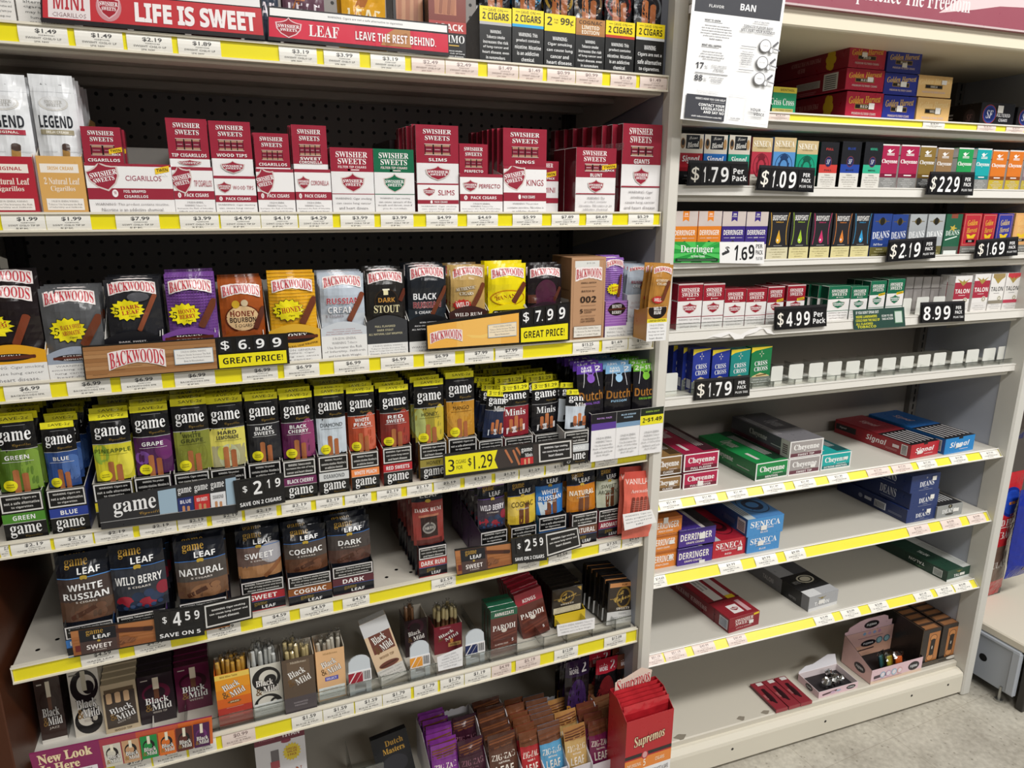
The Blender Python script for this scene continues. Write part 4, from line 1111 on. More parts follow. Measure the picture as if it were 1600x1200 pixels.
# ================================================================== THIRD DEEP SHELF: wide foil pouches
BWR = 'c32f3c'
def logo(u=.5, v=.82, w=.82, h=.13, arch=.05):
    top, bot = [], []
    for k in range(13):
        t = -1.06 + 2.12 * k / 12
        hh = h / 2 * (1 + .35 * abs(t)) + .016 + .006 * (k % 2)
        c = v + arch * (1 - t * t)
        top.append((u + w / 2 * t, c + hh)); bot.append((u + w / 2 * t, c - hh))
    return [G([bot[k], bot[k + 1], top[k + 1], top[k]], 'f0e6e4') for k in range(12)] + [T('BACKWOODS', u, v, w, h, BWR, 's', 0, arch)]
def burst(u, v, ru, rv, l1, l2=None, num='5'):
    r = [S(u, v, ru * 1.05, rv * 1.05, '2a2a10', 15, .8), S(u, v, ru, rv, 'efe01c', 15, .8), T(num, u - ru * .6, v - rv * .1, ru * .26, rv * .6, '1b1a10', 's')]
    if l2:
        return r + [T(l1, u + ru * .16, v + rv * .26, ru * 1.1, rv * .36, 'b5312a', 's', 6), T(l2, u + ru * .16, v - rv * .2, ru * 1.0, rv * .36, 'b5312a', 's', 6), T('Cigars', u + ru * .25, v - rv * .58, ru * .4, rv * .16, '4a3a10', 'k')]
    return r + [T(l1, u + ru * .2, v + rv * .05, ru * 1.25, rv * .5, 'b5312a', 's', 6), T('Cigars', u + ru * .2, v - rv * .5, ru * .4, rv * .18, '4a3a10', 'k')]
CIGAR = CG(.66, .12, .97, .55, .15, '6b3722')
def oval(u, v, ru, rv, l1, l2, c='1c1210'):
    return [E(u, v, ru, rv, c), T(l1, u, v + rv * .45, ru * 1.15, rv * .55, 'f0ece8', 's'), *CG(u - ru * 1.05, v - rv * .06, u + ru * 1.05, v + rv * .06, ru * .16, '5a2a1c'), T(l2, u, v - rv * .5, ru * 1.15, rv * .45, 'f0ece8', 's')]
def dome(top, c, art, warn=None, wt=.30, lines=None):
    """front of a tray whose upper edge is a wide arch"""
    r = [R(0, 0, 1, 1, c)] + art
    if warn:
        r += [R(0, 0, 1, wt, 'e9e8e6'), PAR(warn, .05, .03, .95, wt - .03, '7d7b7c')]
    return r
def bw(xl, xr, yt, base, art, desc, txl, txr, tyt, tart, tbase, tdesc, n=2, arch=.03, hb=.13):
    sp = tray('L3', txl, txr, tyt, tart, tdesc, tbase, d=.15, hb=hb, inner='d2cfc9', torn=.004)
    fr = sp.fr
    # the arched crest of the tray's front wall
    mb = MB()
    K = 16
    c = [(-sp.w / 2 + sp.w * k / K, sp.h + arch * math.sin(math.pi * k / K)) for k in range(K + 1)]
    vs = [(x, -sp.d / 2 - .0004 + .0012 * s, z) for s in (0, 1) for x, z in c] + [(x, -sp.d / 2 - .0004 + .0012 * s, sp.h) for s in (0, 1) for x, z in c]
    m_ = K + 1
    mb.add(vs, [(2 * m_ + k, 2 * m_ + k + 1, k + 1, k) for k in range(K)] + [(3 * m_ + k + 1, 3 * m_ + k, m_ + k, m_ + k + 1) for k in range(K)] + [(k, k + 1, m_ + k + 1, m_ + k) for k in range(K)], mat(tbase, 'gloss'))
    return sp, mb, fr
def bw_finish(sp, mb, fr, art=()):
    print_art(mb, art, sp.w, sp.h, lambda u, v, l: (u - sp.w / 2, -sp.d / 2 - .0004 - l, v), 'gloss', eps=.0001)
    t = [o for o in bpy.data.objects if o.name.startswith('display_tray')][-1]
    t = LASTTRAY[0]
    kid(t, mb.obj('arched_crest', t))
LASTTRAY = [None]
_tray0 = make_tray
def make_tray(*a, **k):
    o = _tray0(*a, **k)
    LASTTRAY[0] = o
    return o
BW = [
 # pouch xl xr yt base art desc | tray xl xr yt art base desc
 dict(p=(-44, 70, 446), c='1d1415', a=[*logo(v=.85), *burst(.22, .38, .42, .2, 'ORIGINAL'), *CG(.62, .1, .82, .52, .12, '7a3a22')], d='black foil pouch at the left picture edge', t=(-36, 79, 550), tc='e0a21e', ta=dome(0, 'e0a21e', oval(.47, .82, .36, .12, 'ORIGINAL', ''), W1, .62), td='yellow arched tray with ORIGINAL oval', n=2, lift=.016),
 dict(p=(72, 166, 451), c='57585a', a=[*logo(v=.84), *burst(.42, .36, .32, .2, 'BLACK N SWEET', 'AROMATIC'), *CIGAR], d='grey foil pouch with yellow burst', t=(79, 168, 552), tc='9aa3b2', ta=dome(0, '9aa3b2', oval(.47, .84, .34, .13, 'BLACK N SWEET', 'AROMATIC'), ['WARNING: Cigar', 'smoking can cause', 'lung cancer and', 'heart disease.'], .62), td='grey blue arched tray with dark oval', n=2),
 dict(p=(171, 258, 437), c='26262a', a=[*logo(v=.84), *burst(.38, .48, .32, .19, 'DARK', 'LEAF'), *CG(.56, .12, .9, .72, .09, '8a4a30'), E(.6, .7, .2, .08, '55555a')], d='black foil pouch reading DARK LEAF', t=(171, 258, 528), tc='17161a', ta=dome(0, '17161a', [T('DARK, SWEET,', .5, .9, .5, .05, 'c9c4c2', 'b'), T('AND AROMATIC.', .5, .8, .56, .05, 'c9c4c2', 'b'), T('ALL NATURAL LEAF WRAPPER.', .5, .7, .9, .05, 'c9c4c2', 'b')]), td='black arched tray below the DARK LEAF pouch', n=2),
 dict(p=(265, 343, 428), c='7b4a9a', a=[*[R(.0, q * .05, 1, q * .05 + .012, '8f62ac') for q in range(20)], *[R(q * .062, 0, q * .062 + .012, 1, '6d3f8c') for q in range(17)], *logo(v=.78), *burst(.34, .34, .33, .19, 'HONEY', 'BERRY'), *CIGAR], d='purple foil pouch reading HONEY BERRY', t=(260, 343, 522), tc='7b4a9a', ta=dome(0, '7b4a9a', oval(.5, .9, .42, .1, 'HONEY', 'BERRY')), td='purple tray with dark HONEY BERRY oval', n=2),
 dict(p=(347, 417, 438), c='a4511f', a=[R(0, 0, 1, .5, '94461a'), *logo(v=.80), E(.5, .33, .40, .24, '5a2410'), E(.5, .33, .37, .22, 'dcb98a'), T('HONEY', .5, .41, .56, .1, '7a2a18', 'b'), T('BOURBON', .5, .30, .6, .09, '2a1a14', 'b'), T('5 CIGARS', .5, .2, .38, .06, '3a2a20', 'n'), E(.36, .58, .09, .07, 'c9a02a'), E(.56, .6, .08, .06, 'd9c4a0'), *CG(.78, .15, 1.0, .5, .13, '5a2a1c')], d='copper brown foil pouch reading HONEY BOURBON', t=(347, 417, 527), tc='8f4519', ta=dome(0, '8f4519', []), td='copper brown tray below the HONEY BOURBON pouch', n=3),
 dict(p=(424, 498, 428), c='e2a71f', a=[*[R(.0, q * .06, 1, q * .06 + .012, 'eab83a') for q in range(17)], *logo(v=.78), *burst(.38, .36, .34, .2, 'HONEY'), *CIGAR], d='golden yellow foil pouch reading HONEY', t=(424, 503, 516), tc='dcab32', ta=dome(0, 'dcab32', [*oval(.5, .78, .42, .17, 'HONEY', ''), T('ALL NATURAL LEAF WRAPPER', .55, .52, .8, .06, '5a3a10', 's', 8)], ['SURGEON GENERAL', 'WARNING: Cigar', 'Smoking can cause', 'lung cancer.'], .46), td='golden arched tray with dark HONEY oval', n=2),
 dict(p=(503, 573, 428), c='bcc6d2', a=[R(0, .0, 1, .25, 'c9cfd6'), *logo(v=.84), T('RUSSIAN', .5, .50, .74, .11, 'b03848', 'b', ol='e9dfe2'), T('CREAM', .45, .33, .6, .12, 'f4f4f6', 'b', ol='8c96a4'), T('5 CIGARS', .3, .21, .4, .05, '9a9098', 'b'), *CG(.62, .12, .95, .62, .13, '7a3f2a')], d='pale silver foil pouch reading RUSSIAN CREAM', t=(504, 575, 512), tc='cbd0d6', ta=dome(0, 'cbd0d6', [T('SMOOTH VODKA', .5, .95, .5, .035, 'b08a8c', 'b'), T('FRESH CREAM AND COFFEE', .5, .88, .75, .035, 'b08a8c', 'b'), T('ALL NATURAL LEAF WRAPPER', .5, .81, .8, .035, 'b08a8c', 'b')], ['SURGEON GENERAL', 'WARNING: Tobacco', 'Use Increases the Risk', 'of Infertility, Stillbirth', 'and Low Birth Weight.'], .76), td='pale silver arched tray with white warning panel', n=3),
 dict(p=(573, 636, 422), c='24211f', a=[*logo(v=.84), E(.5, .40, .3, .24, '3a2a1c'), E(.5, .40, .28, .225, '1a1614'), T('DARK', .5, .42, .42, .09, 'c28a3a', 'b'), T('STOUT', .5, .24, .64, .15, 'e6dcae', 's'), R(.42, .52, .54, .62, 'e6dcae'), R(.40, .61, .58, .64, 'f4efd8'), *CG(.85, .4, 1.0, .6, .12, '5a2a1c')], d='black foil pouch reading DARK STOUT', t=(575, 638, 502), tc='3b3c3f', ta=dome(0, '3b3c3f', [T('FULL FLAVORED', .45, .86, .5, .06, 'bdb695', 'b'), T('DARK STOUT', .45, .75, .4, .06, 'bdb695', 'b'), T('ALL NATURAL LEAF WRAPPER.', .46, .64, .84, .06, 'bdb695', 'b')], ['SURGEON GENERAL WARNING:', 'Tobacco Smoke Increases The', 'Risk Of Lung Cancer And Heart', 'Disease, Even In Nonsmokers.'], .36), td='dark grey arched tray below the DARK STOUT pouch', n=3),
 dict(p=(639, 700, 416), c='202329', a=[R(0, 0, 1, .2, '2a3138'), *logo(v=.86), T('BLACK', .42, .44, .6, .12, 'f0f0f2', 'b'), T('RUSSIAN', .48, .28, .72, .11, '7a2a30', 'b', ol='c99a9c'), T('5 CIGARS', .38, .14, .45, .05, 'e4e4e6', 'b'), *CG(.6, .1, .98, .6, .12, '6b3722')], d='black foil pouch reading BLACK RUSSIAN', t=(640, 701, 500), tc='141417', ta=dome(0, '141417', [T('ICED VODKA,', .5, .93, .45, .05, 'd4d2d2', 'b'), T('RICH COFFEE LIQUEUR,', .5, .83, .7, .05, 'd4d2d2', 'b'), T('ALL NATURAL LEAF WRAPPER.', .5, .73, .85, .05, 'd4d2d2', 'b')], ['SURGEON', 'WARNING: Tobacco', 'is a risk'], .36), td='black arched tray below the BLACK RUSSIAN pouch', n=3),
 dict(p=(705, 760, 415), c='b99a5e', a=[R(0, .0, 1, 1, 'b8975a'), *logo(v=.84), T('AUTHENTIC', .4, .51, .56, .07, 'efe6d0', 's', 6, ol='6a4a28'), T('CIGARS', .42, .40, .4, .07, 'efe6d0', 's', ol='6a4a28'), S(.3, .15, .28, .13, 'c4302c', 13, .78), T('WILD', .3, .16, .36, .1, 'f6ece4', 'b', 6), *CG(.6, .12, .95, .58, .15, '6b3722')], d='sandy tan foil pouch reading WILD RUM', t=(703, 762, 487), tc='3d201c', ta=dome(0, '3d201c', [T('WILD RUM', .5, .93, .72, .09, 'f4eee6', 's')]), td='dark brown arched tray reading WILD RUM', n=2),
 dict(p=(764, 824, 412), c='f0dc14', a=[*logo(v=.78), E(.5, .26, .45, .17, 'c98a10'), E(.5, .25, .42, .15, 'f0dc14'), T('BANANA', .48, .28, .62, .09, '9a4a14', 's', 8), *CG(.64, .16, .94, .55, .15, '6b3722')], d='bright yellow foil pouch reading BANANA', t=(764, 823, 484), tc='eed816', ta=dome(0, 'eed816', [E(.5, .92, .42, .2, '17130c'), T('BANANA', .5, .9, .74, .14, 'f4f0e6', 's', ol='1a1408')]), td='bright yellow arched tray reading BANANA', n=2),
 dict(p=(825, 879, 414), c='1e1618', a=[*logo(v=.80), E(.5, .36, .3, .30, '4d2338'), R(.2, .0, .8, .36, '4d2338'), R(0, .1, .22, .3, '5a3222'), *CG(.74, .15, .92, .45, .1, '5a2f24')], d='black foil pouch with plum coloured dome', t=(823, 880, 480), tc='33202a', ta=dome(0, '33202a', [T('SMOOTH AND SWEET', .5, .93, .6, .05, 'cfc4c6', 'b')]), td='plum arched tray left of the kraft box', n=2),
]
for b in BW:
    sp, cm, fr = bw(*b['p'], b['c'], b['a'], b['d'], *b['t'], b['ta'], b['tc'], b['td'], arch=.011)
    bw_finish(sp, cm, fr)
    x0, x1, yt = b['p']
    lift = b.get('lift', 0)
    o = pouch_in(sp, x0 + 1, x1 - 1, yt, b['c'], b['a'], b['d'], n=b['n'], step=.022, t=.016, jz=.004 if not lift else 0, jx=.001, fin='film')
    if lift:
        for q in bpy.data.objects:
            if q.get('label', '').startswith(b['d'] + ',') and 'second in' in q['label']:
                q.location.z += .022
# kraft box and the singles at the end of the shelf
KA = [*FR(.06, .02, .94, .97, .008, .005, '8a5f3c', 'b98f6c'), R(.1, .88, .8, .96, 'dcdcd8'), T('$15.25', .55, .93, .24, .02, '6a6a6a', 'n'), *logo(.5, .80, .72, .09, .02), T('SMALL BATCH', .5, .70, .44, .018, '4c3526', 'b'), R(.28, .65, .72, .653, '4c3526'), T('BATCH Nº', .5, .60, .4, .022, '4c3526', 'b'), T('002', .5, .5, .46, .075, '2a1c14', 'b'), R(.28, .425, .72, .428, '4c3526'), T('5', .31, .36, .08, .05, '2a1c14', 'b'),
      T('EXCLUSIVE', .56, .373, .34, .02, '4c3526', 'b'), T('CIGARS', .5, .345, .22, .02, '4c3526', 'b'), R(.28, .3, .72, .303, '4c3526'), T('ALL NATURAL', .5, .265, .4, .02, '4c3526', 'b'), T('LEAF WRAPPER', .5, .235, .42, .02, '4c3526', 'b'), *FR(.09, .04, .91, .18, .01, .005, '7a6a5c', 'e2ddd4'), PAR(['SURGEON GENERAL WARNING: Tobacco', 'Use Increases The Risk Of Infertility,', 'Stillbirth and Low Birth Weight.'], .12, .05, .88, .17, '7a746c')]
box('L3', 890, 943, 402, KA, 'tall kraft brown carton reading 002 with white sticker', 'b98f6c', d=.09, y=.012, fin='paper', left='9a744f', top='a98260', leftart=[R(.45, .1, .9, .5, 'd8cfc2'), R(.1, .6, .9, .62, '7a5a3c')])
sp = tray('L3', 944, 979, 470, [R(0, 0, 1, 1, '9a63b4'), *[R(0, q * .07 + .4, 1, q * .07 + .42, 'b58ac6') for q in range(9)], *oval(.5, .78, .38, .17, 'HONEY', 'BERRY'), R(0, 0, 1, .33, 'e9e8e6'), PAR(['SURGEON GENERAL', 'WARNING: Tobacco Use', 'Increases the Risk.'], .08, .03, .92, .3, '7d7b7c')], 'small purple tray reading HONEY BERRY beside the kraft carton', '9a63b4', d=.12, hb=.1, inner='c9b2d4')
pouch_in(sp, 945, 974, 403, '8d5fb0', [*[R(0, q * .05, 1, q * .05 + .014, 'a884c4') for q in range(20)], *logo(v=.85, h=.09), *burst(.4, .28, .34, .14, 'HONEY', 'BERRY'), *CG(.62, .1, .8, .6, .16, '6b3722')], 'narrow purple single cigar pouch in the small purple tray', n=2, t=.012, step=.018)
sp = tray('L3', 977, 1009, 460, [R(0, 0, 1, 1, 'd6d8dc'), PAR(['SMOOTH VODKA', 'FRESH CREAM AND', 'COFFEE', 'ALL NATURAL LEAF'], .1, .45, .9, .85, 'b79a9c'), R(0, 0, 1, .36, 'e6e6e6'), PAR(W3, .05, .03, .95, .33, '7d7b7c')], 'small white tray of single cigar pouches near the post', 'd6d8dc', d=.12, hb=.1, inner='e2e2e2')
pouch_in(sp, 978, 1013, 415, 'aab4c0', [*logo(v=.85, h=.08), T('RUSSIAN', .5, .42, .7, .1, 'a44a56', 'b'), T('CREAM', .5, .28, .56, .1, 'e9ecf0', 'b'), *CG(.6, .2, .85, .6, .2, '7a3f2a')], 'narrow silver single cigar pouch in the small white tray', n=3, t=.012, step=.02, rot=(0, math.radians(2), 0), slip=.004)
sp = tray('L3', 1009, 1040, 480, [R(0, 0, 1, 1, 'c08a3c'), E(.5, .92, .46, .26, '1c1210'), T('WILD', .5, .96, .4, .1, 'f0ece8', 'b'), T('RUM', .5, .84, .34, .1, 'f0ece8', 'b'), R(0, .55, 1, .66, 'e9d836'), T('LIMITED EDITION', .5, .605, .85, .06, '3a3410', 'b'), R(0, 0, 1, .55, 'ecebea'), PAR(['SURGEON GENERAL', 'WARNING: Cigar', 'Smoking can cause', 'lung cancer and', 'heart disease.'], .08, .04, .92, .52, '7d7b7c')], 'small white tray reading WILD RUM jutting past the end post', 'c08a3c', d=.05, hb=.06, inner='e2e2e2', y=-.055, z=SHELF['L3']['z0'] - .002)
pouch_in(sp, 1012, 1044, 413, 'b5803a', [*logo(v=.84, h=.08), T('AUTHENTIC', .45, .62, .6, .06, 'efe6d0', 's'), T('CIGARS', .45, .54, .45, .06, 'efe6d0', 's'), S(.35, .16, .28, .1, 'c4302c', 13, .78), T('WILD', .35, .16, .34, .08, 'f6ece4', 'b'), *CG(.55, .16, .8, .6, .18, '6b3722')], 'narrow tan single cigar pouch leaning over the end post', n=2, t=.012, step=.014, rot=(0, math.radians(4), 0))
# the two price signs
WOOD = [*[R(0, q * .125, 1, q * .125 + .118, ('a87a4e', '9a6c42', 'b08458')[q % 3]) for q in range(8)], *[R(.05 + .13 * q, .1 + .11 * (q % 7), .16 + .13 * q, .108 + .11 * (q % 7), '6e4a2a') for q in range(7)]]
def digits(s, xs, w, h, v, c='f4f4f4', st='b'):
    return [T(ch, x, v, (w if ch not in '.1' else (w * .3 if ch == '.' else w * .6)), h if ch != '.' else h * .18, c, st) for ch, x in zip(s, xs)]
def tile(ch, c='f2f2f2', w=.66, h=.7):
    if ch == '.': return [T('.', .5, .2, .2, .12, c, 'b')]
    if ch.startswith('.'): return [T('.', .12, .2, .14, .12, c, 'b'), T(ch[1:], .58, .5, .6, h, c, 'b')]
    if ch.endswith('.'): return [T('.', .92, .2, .14, .12, c, 'b'), T(ch[:-1], .45, .5, .6, h, c, 'b')]
    return [T(ch, .5, .5, w if ch != '1' else w * .5, h, c, 'b')]
SGW = ['SURGEON GENERAL WARNING:', 'Tobacco Smoke Increases The Risk', 'Of Lung Cancer And Heart Disease,', 'Even In Nonsmokers.']
sign('L3', [(133, 594), (453, 568), (449, 520.5), (126.5, 541)], [R(0, 0, 1, 1, '17130f'), R(.006, .03, .625, .96, 'a87a4e'), *[('r', .006 + .619 * e[1], .03 + .93 * e[2], .006 + .619 * e[3], .03 + .93 * e[4], e[5]) for e in WOOD if e[3] <= 1], *logo(.245, .5, .25, .36, .12), *FR(.42, .25, .61, .72, .003, .02, '9fb4c4', 'eceae6'), PAR(SGW, .43, .3, .6, .68, '8a8688'), R(.635, .04, .985, .46, 'f0e31c'), T('GREAT PRICE!', .81, .25, .31, .2, '1c1a10', 'b')],
     'wood grain price sign reading 6.99 GREAT PRICE', -.010, tiles=[(.64, .52, .705, .95, tile('$')), (.73, .52, .80, .95, tile('6.')), (.82, .52, .885, .95, tile('9')), (.905, .52, .975, .95, tile('9'))])
sign('L3', [(667, 547), (889.5, 532), (890.5, 471.5), (665, 505)], [R(0, 0, 1, 1, '17130f'), R(.008, .04, .628, .9, 'eeb14e'), R(.2, .04, .5, .9, 'f0bb60'), G([(.26, .42), (.30, .3), (.38, .26), (.46, .36), (.485, .56), (.44, .42), (.36, .36), (.30, .4)], 'f2c86e'), *logo(.13, .42, .2, .26, .1), *FR(.41, .25, .61, .66, .003, .02, '9fb4c4', 'f0dfc0'), PAR(SGW, .42, .3, .6, .62, '8a8688'), R(.64, .04, .985, .46, 'f0e31c'), T('GREAT PRICE!', .81, .25, .3, .2, '1c1a10', 'b')],
     'orange banana price sign reading 7.99 GREAT PRICE', -.010, tiles=[(.645, .53, .71, .96, tile('$')), (.735, .53, .80, .96, tile('7.')), (.82, .53, .885, .96, tile('9')), (.905, .53, .975, .96, tile('9'))])

# ================================================================== FOURTH DEEP SHELF: narrow pouches with yellow headers
HEADY = 'e6dd28'
SAVEH = [T('SAVE-2¢', .56, .5, .66, .5, '2b2a14', 'n')]
def game(panel, l1, l2=None, tc='f0f0f0', extra=(), st='b', dot=True, cut=.55):
    r = [R(0, 0, 1, cut, panel)] + list(extra) + [R(0, cut, 1, cut + .008, 'b9b9b9'), R(.28, .865, .8, .87, '8a8a8a'), T('game', .5, .71, .80, .17, 'f0f0f0', 's'), T('Cigarillos', .66, .61, .42, .05, '8a6f34', 'c')]
    if l2:
        r += [T(l1, .5, cut - .06, .52, .055, tc, st), T(l2, .5, cut - .13, .62, .055, tc, st), R(.14, cut - .18, .88, cut - .176, tc)]
    elif l1:
        r += [T(l1, .5, cut - .10, .09 * len(l1) + .12, .06, tc, st), R(.14, cut - .16, .88, cut - .156, tc)]
    r += [*CG(.42, -.05, .42, .27, .15, 'a8683e'), *CG(.63, -.05, .63, .22, .15, 'a2603a')]
    if dot:
        r += [E(.25, .08, .17, .075, 'e8de22'), T('GAME', .25, .095, .18, .02, '6a641a', 'b'), T('REWARDS', .25, .065, .2, .018, '6a641a', 'b')]
    return r
def gtray(stripe, name, tc, warn=W4, low=True):
    r = [R(0, 0, 1, 1, '151414'), *FR(.02, .60, .98, .98, .035, .03, 'dcdad6', '151414'), PAR(warn, .1, .65, .92, .93, 'd9d7d3', 'b')]
    if low:
        r += [R(0, .37, 1, .57, stripe), T(name, .5, .47, min(.8, .085 * len(name) + .1), .1, tc, 'b'), R(0, .36, 1, .37, 'c9c7c3'), T('game', .5, .18, .74, .26, 'efefef', 's'), T('Cigarillos', .66, .06, .4, .06, '7a6230', 'c')]
    return r
GREY = [CG(.7, .0, .8, .3, .2, '5a8a2a')]
GAME = [
 dict(t=(10, 77, 770), p=(0, 68, 652), tb='4a7a2a', stripe='4d8a2c', nm='GREEN', pan='5a7a2a', ln=('GREEN',), ex=[E(.85, .25, .3, .3, '7a9a3a'), E(.1, .3, .2, .3, '49661f')]),
 dict(t=(83, 143, 763), p=(76, 128, 662), tb='23357e', stripe='2a3f94', nm='BLUE', pan='2c4a86', ln=('BLUE',), ex=[E(.8, .3, .3, .2, '4a6aa6')], roll=0),
 dict(t=(154, 216, 753), p=(151, 212, 648), tb='e2cf2a', stripe='e2cf2a', nm='', pan='c9c132', ln=('PINEAPPLE',), tcol='5a6a1c', ex=[E(.2, .4, .2, .15, '8fae3a'), E(.8, .25, .2, .2, 'e3d84a')]),
 dict(t=(218, 275, 744), p=(214, 273, 636), tb='5a2a62', stripe='5a2a62', nm='', pan='4d2150', ln=('GRAPE',), warn=W2, ex=[E(.2, .25, .2, .1, '7a4a9a'), E(.8, .35, .25, .15, '6a2a66')]),
 dict(t=(279, 334, 737), p=(277, 333, 625), tb='8f9440', stripe='8f9440', nm='', pan='7f8434', ln=('WHITE', 'GRAPE'), tcol='3f441a', warn=W1, ex=[E(.5, .2, .4, .25, '767a2c')], torn=.012),
 dict(t=(335, 390, 731), p=(332, 388, 622), tb='e6d92a', stripe='e6d92a', nm='', pan='d9cf62', ln=('HARD', 'LEMONADE'), tcol='3a3a36', warn=W2, ex=[R(.03, 0, .97, .3, 'a8a27a'), E(.5, .14, .3, .18, 'bcbf9a'), E(.3, .2, .12, .1, 'c9cc5a')], dot=False),
 dict(t=(393, 444, 722), p=(391, 442, 617), tb='151414', stripe='151414', nm='', pan='26262a', ln=('BLACK', 'SWEETS'), warn=W2),
 dict(t=(446, 497, 718), p=(444, 495, 615), tb='6c2554', stripe='6c2554', nm='BLACK CHERRY', pan='5a1f4a', ln=('BLACK', 'CHERRY'), warn=['WARNING: Tobacco smoke', 'increases the risk of lung', 'cancer and heart disease.'], ex=[E(.8, .3, .25, .3, '8a3a66')]),
 dict(t=(500.5, 547, 711), p=(498, 544, 609), tb='d4d6d6', stripe='d4d6d6', nm='DIAMOND', pan='c6d0d9', ln=('DIAMOND',), tcol='3d4246', warn=W2, sc='55585a', st='n'),
 dict(t=(550.5, 594, 706), p=(547, 590, 606), tb='ee8a4a', stripe='ee8a4a', nm='WHITE PEACH', pan='a8452a', ln=('WHITE', 'PEACH'), warn=W2, ex=[E(.8, .3, .25, .3, 'c4624a')], torn=.01),
 dict(t=(600, 645, 698), p=(597, 643, 604), tb='b3232e', stripe='b3232e', nm='RED SWEETS', pan='7c2a24', ln=('RED', 'SWEETS'), warn=W1, ex=[E(.8, .3, .25, .3, '9a3a30')]),
 dict(t=(657, 699, 692), p=(651, 697, 595), tb='94863a', stripe='94863a', nm='HONEY', pan='9c8f34', ln=('HONEY',), tcol='3a3a1a', warn=W1, ex=[E(.15, .3, .2, .25, 'a8b06a'), E(.85, .3, .2, .3, 'c9b23a')], st='n', sc='3a3410'),
 dict(t=(701, 746, 683), p=(700, 744, 583), tb='c98a2c', stripe='c98a2c', nm='', pan='b9832a', ln=('MANGO',), tcol='4a3010', warn=W4, ex=[E(.5, .3, .5, .2, 'c4913a')], st='n'),
]
nmx = {'': 0}
for g in GAME:
    flav = ' '.join(g['ln'])
    ta = gtray(g['stripe'], g['nm'] or flav, g.get('sc', 'f2f2f2'), g.get('warn', W4))
    sp = tray('L4', *g['t'], ta, 'narrow display tray with warning box holding the %s pouches' % flav, g['tb'], d=.21, hb=.1, inner='c9c5bc', side=g['tb'], torn=0)
    x0, x1, yt = g['p']
    pouch_in(sp, x0 + .5, x1 - .5, yt, '151414', game(g['pan'], g['ln'][0], g['ln'][1] if len(g['ln']) > 1 else None, g.get('tcol', 'f0f0f0'), g.get('ex', ()), g.get('st', 'b'), g.get('dot', True)),
             'yellow headed black pouch reading ' + flav, n=7, head=HEADY, headart=SAVEH, hh=.095, step=.021, t=.013, jz=.006, jx=.0022, jr=.04, rot=(math.radians(-2), math.radians(g.get('roll', 0)), 0), dy=.005)
# minis
HM = [T('3', .14, .5, .1, .62, '2b2a14', 'b'), T('CIGARS', .34, .62, .2, .2, '2b2a14', 'n'), T('FOR', .34, .34, .12, .2, '2b2a14', 'n'), T('$1.29', .7, .5, .46, .58, '2b2a14', 'n')]
def mini(panel, name, tc='f0f0f0', lab='e6e2de', big=True):
    return [R(0, 0, 1, .58, panel), R(0, .58, 1, .588, 'aaaaaa'), T('game', .5, .75, .8, .16, 'f0f0f0', 's'), T('Cigarillos', .7, .65, .4, .04, '8a6f34', 'c'), *([T('Minis', .5, .47, .72, .13, 'f0f0f0', 's')] if big else [T('Minis', .62, .62, .6, .11, 'f0f0f0', 's')]),
            *CG(.34, .1, .34, .32, .13, 'b56a40'), *CG(.52, .1, .52, .38, .13, 'bd7448'), *CG(.7, .1, .7, .31, .13, 'b56a40'), G([(.18, .05), (.84, .1), (.84, .22), (.18, .17)], lab), T(name, .51, .135, .5, .05, '4a3a3c', 'b', 4)]
for (t, p, pan, nm, tb, roll, lab, big) in (
        ((748, 786, 687), (750, 786, 612), '232c46', 'BLUE', '3a3c42', 7, 'd9dee6', False), ((788, 833, 682), (784, 828, 602), '8a2430', 'RED SWEETS', '9a2a34', 0, 'e9dcdc', True),
        ((835, 877, 677), (833, 874, 599), '1c1b1f', 'BLACK SWEETS', '2a292c', 0, 'e6e4e4', True), ((880, 919, 672), (881, 921, 611), 'c3ccd6', 'DIAMOND', 'c9ccce', 4, '2a2a2c', False)):
    sp = tray('L4', *t, gtray(tb, nm, 'f0f0f0', W1, low=nm == 'DIAMOND'), 'narrow display tray holding the small %s pouches' % nm, tb, d=.2, hb=.1, inner='d4d1ca', side=tb, **({'y': -.012} if nm == 'DIAMOND' else {}))
    pouch_in(sp, p[0], p[1], p[2], '151414', mini(pan, nm, lab=lab, big=big), 'small black pouch with 3 for 1.29 header reading ' + nm, n=6 if nm != 'DIAMOND' else 7, head=HEADY, headart=HM, hh=.13, step=.026, t=.012, jz=.014, jx=.004, jr=.06, rot=(math.radians(-2), math.radians(roll), 0), dy=.005, slip=-.0035 if nm == 'DIAMOND' else 0)
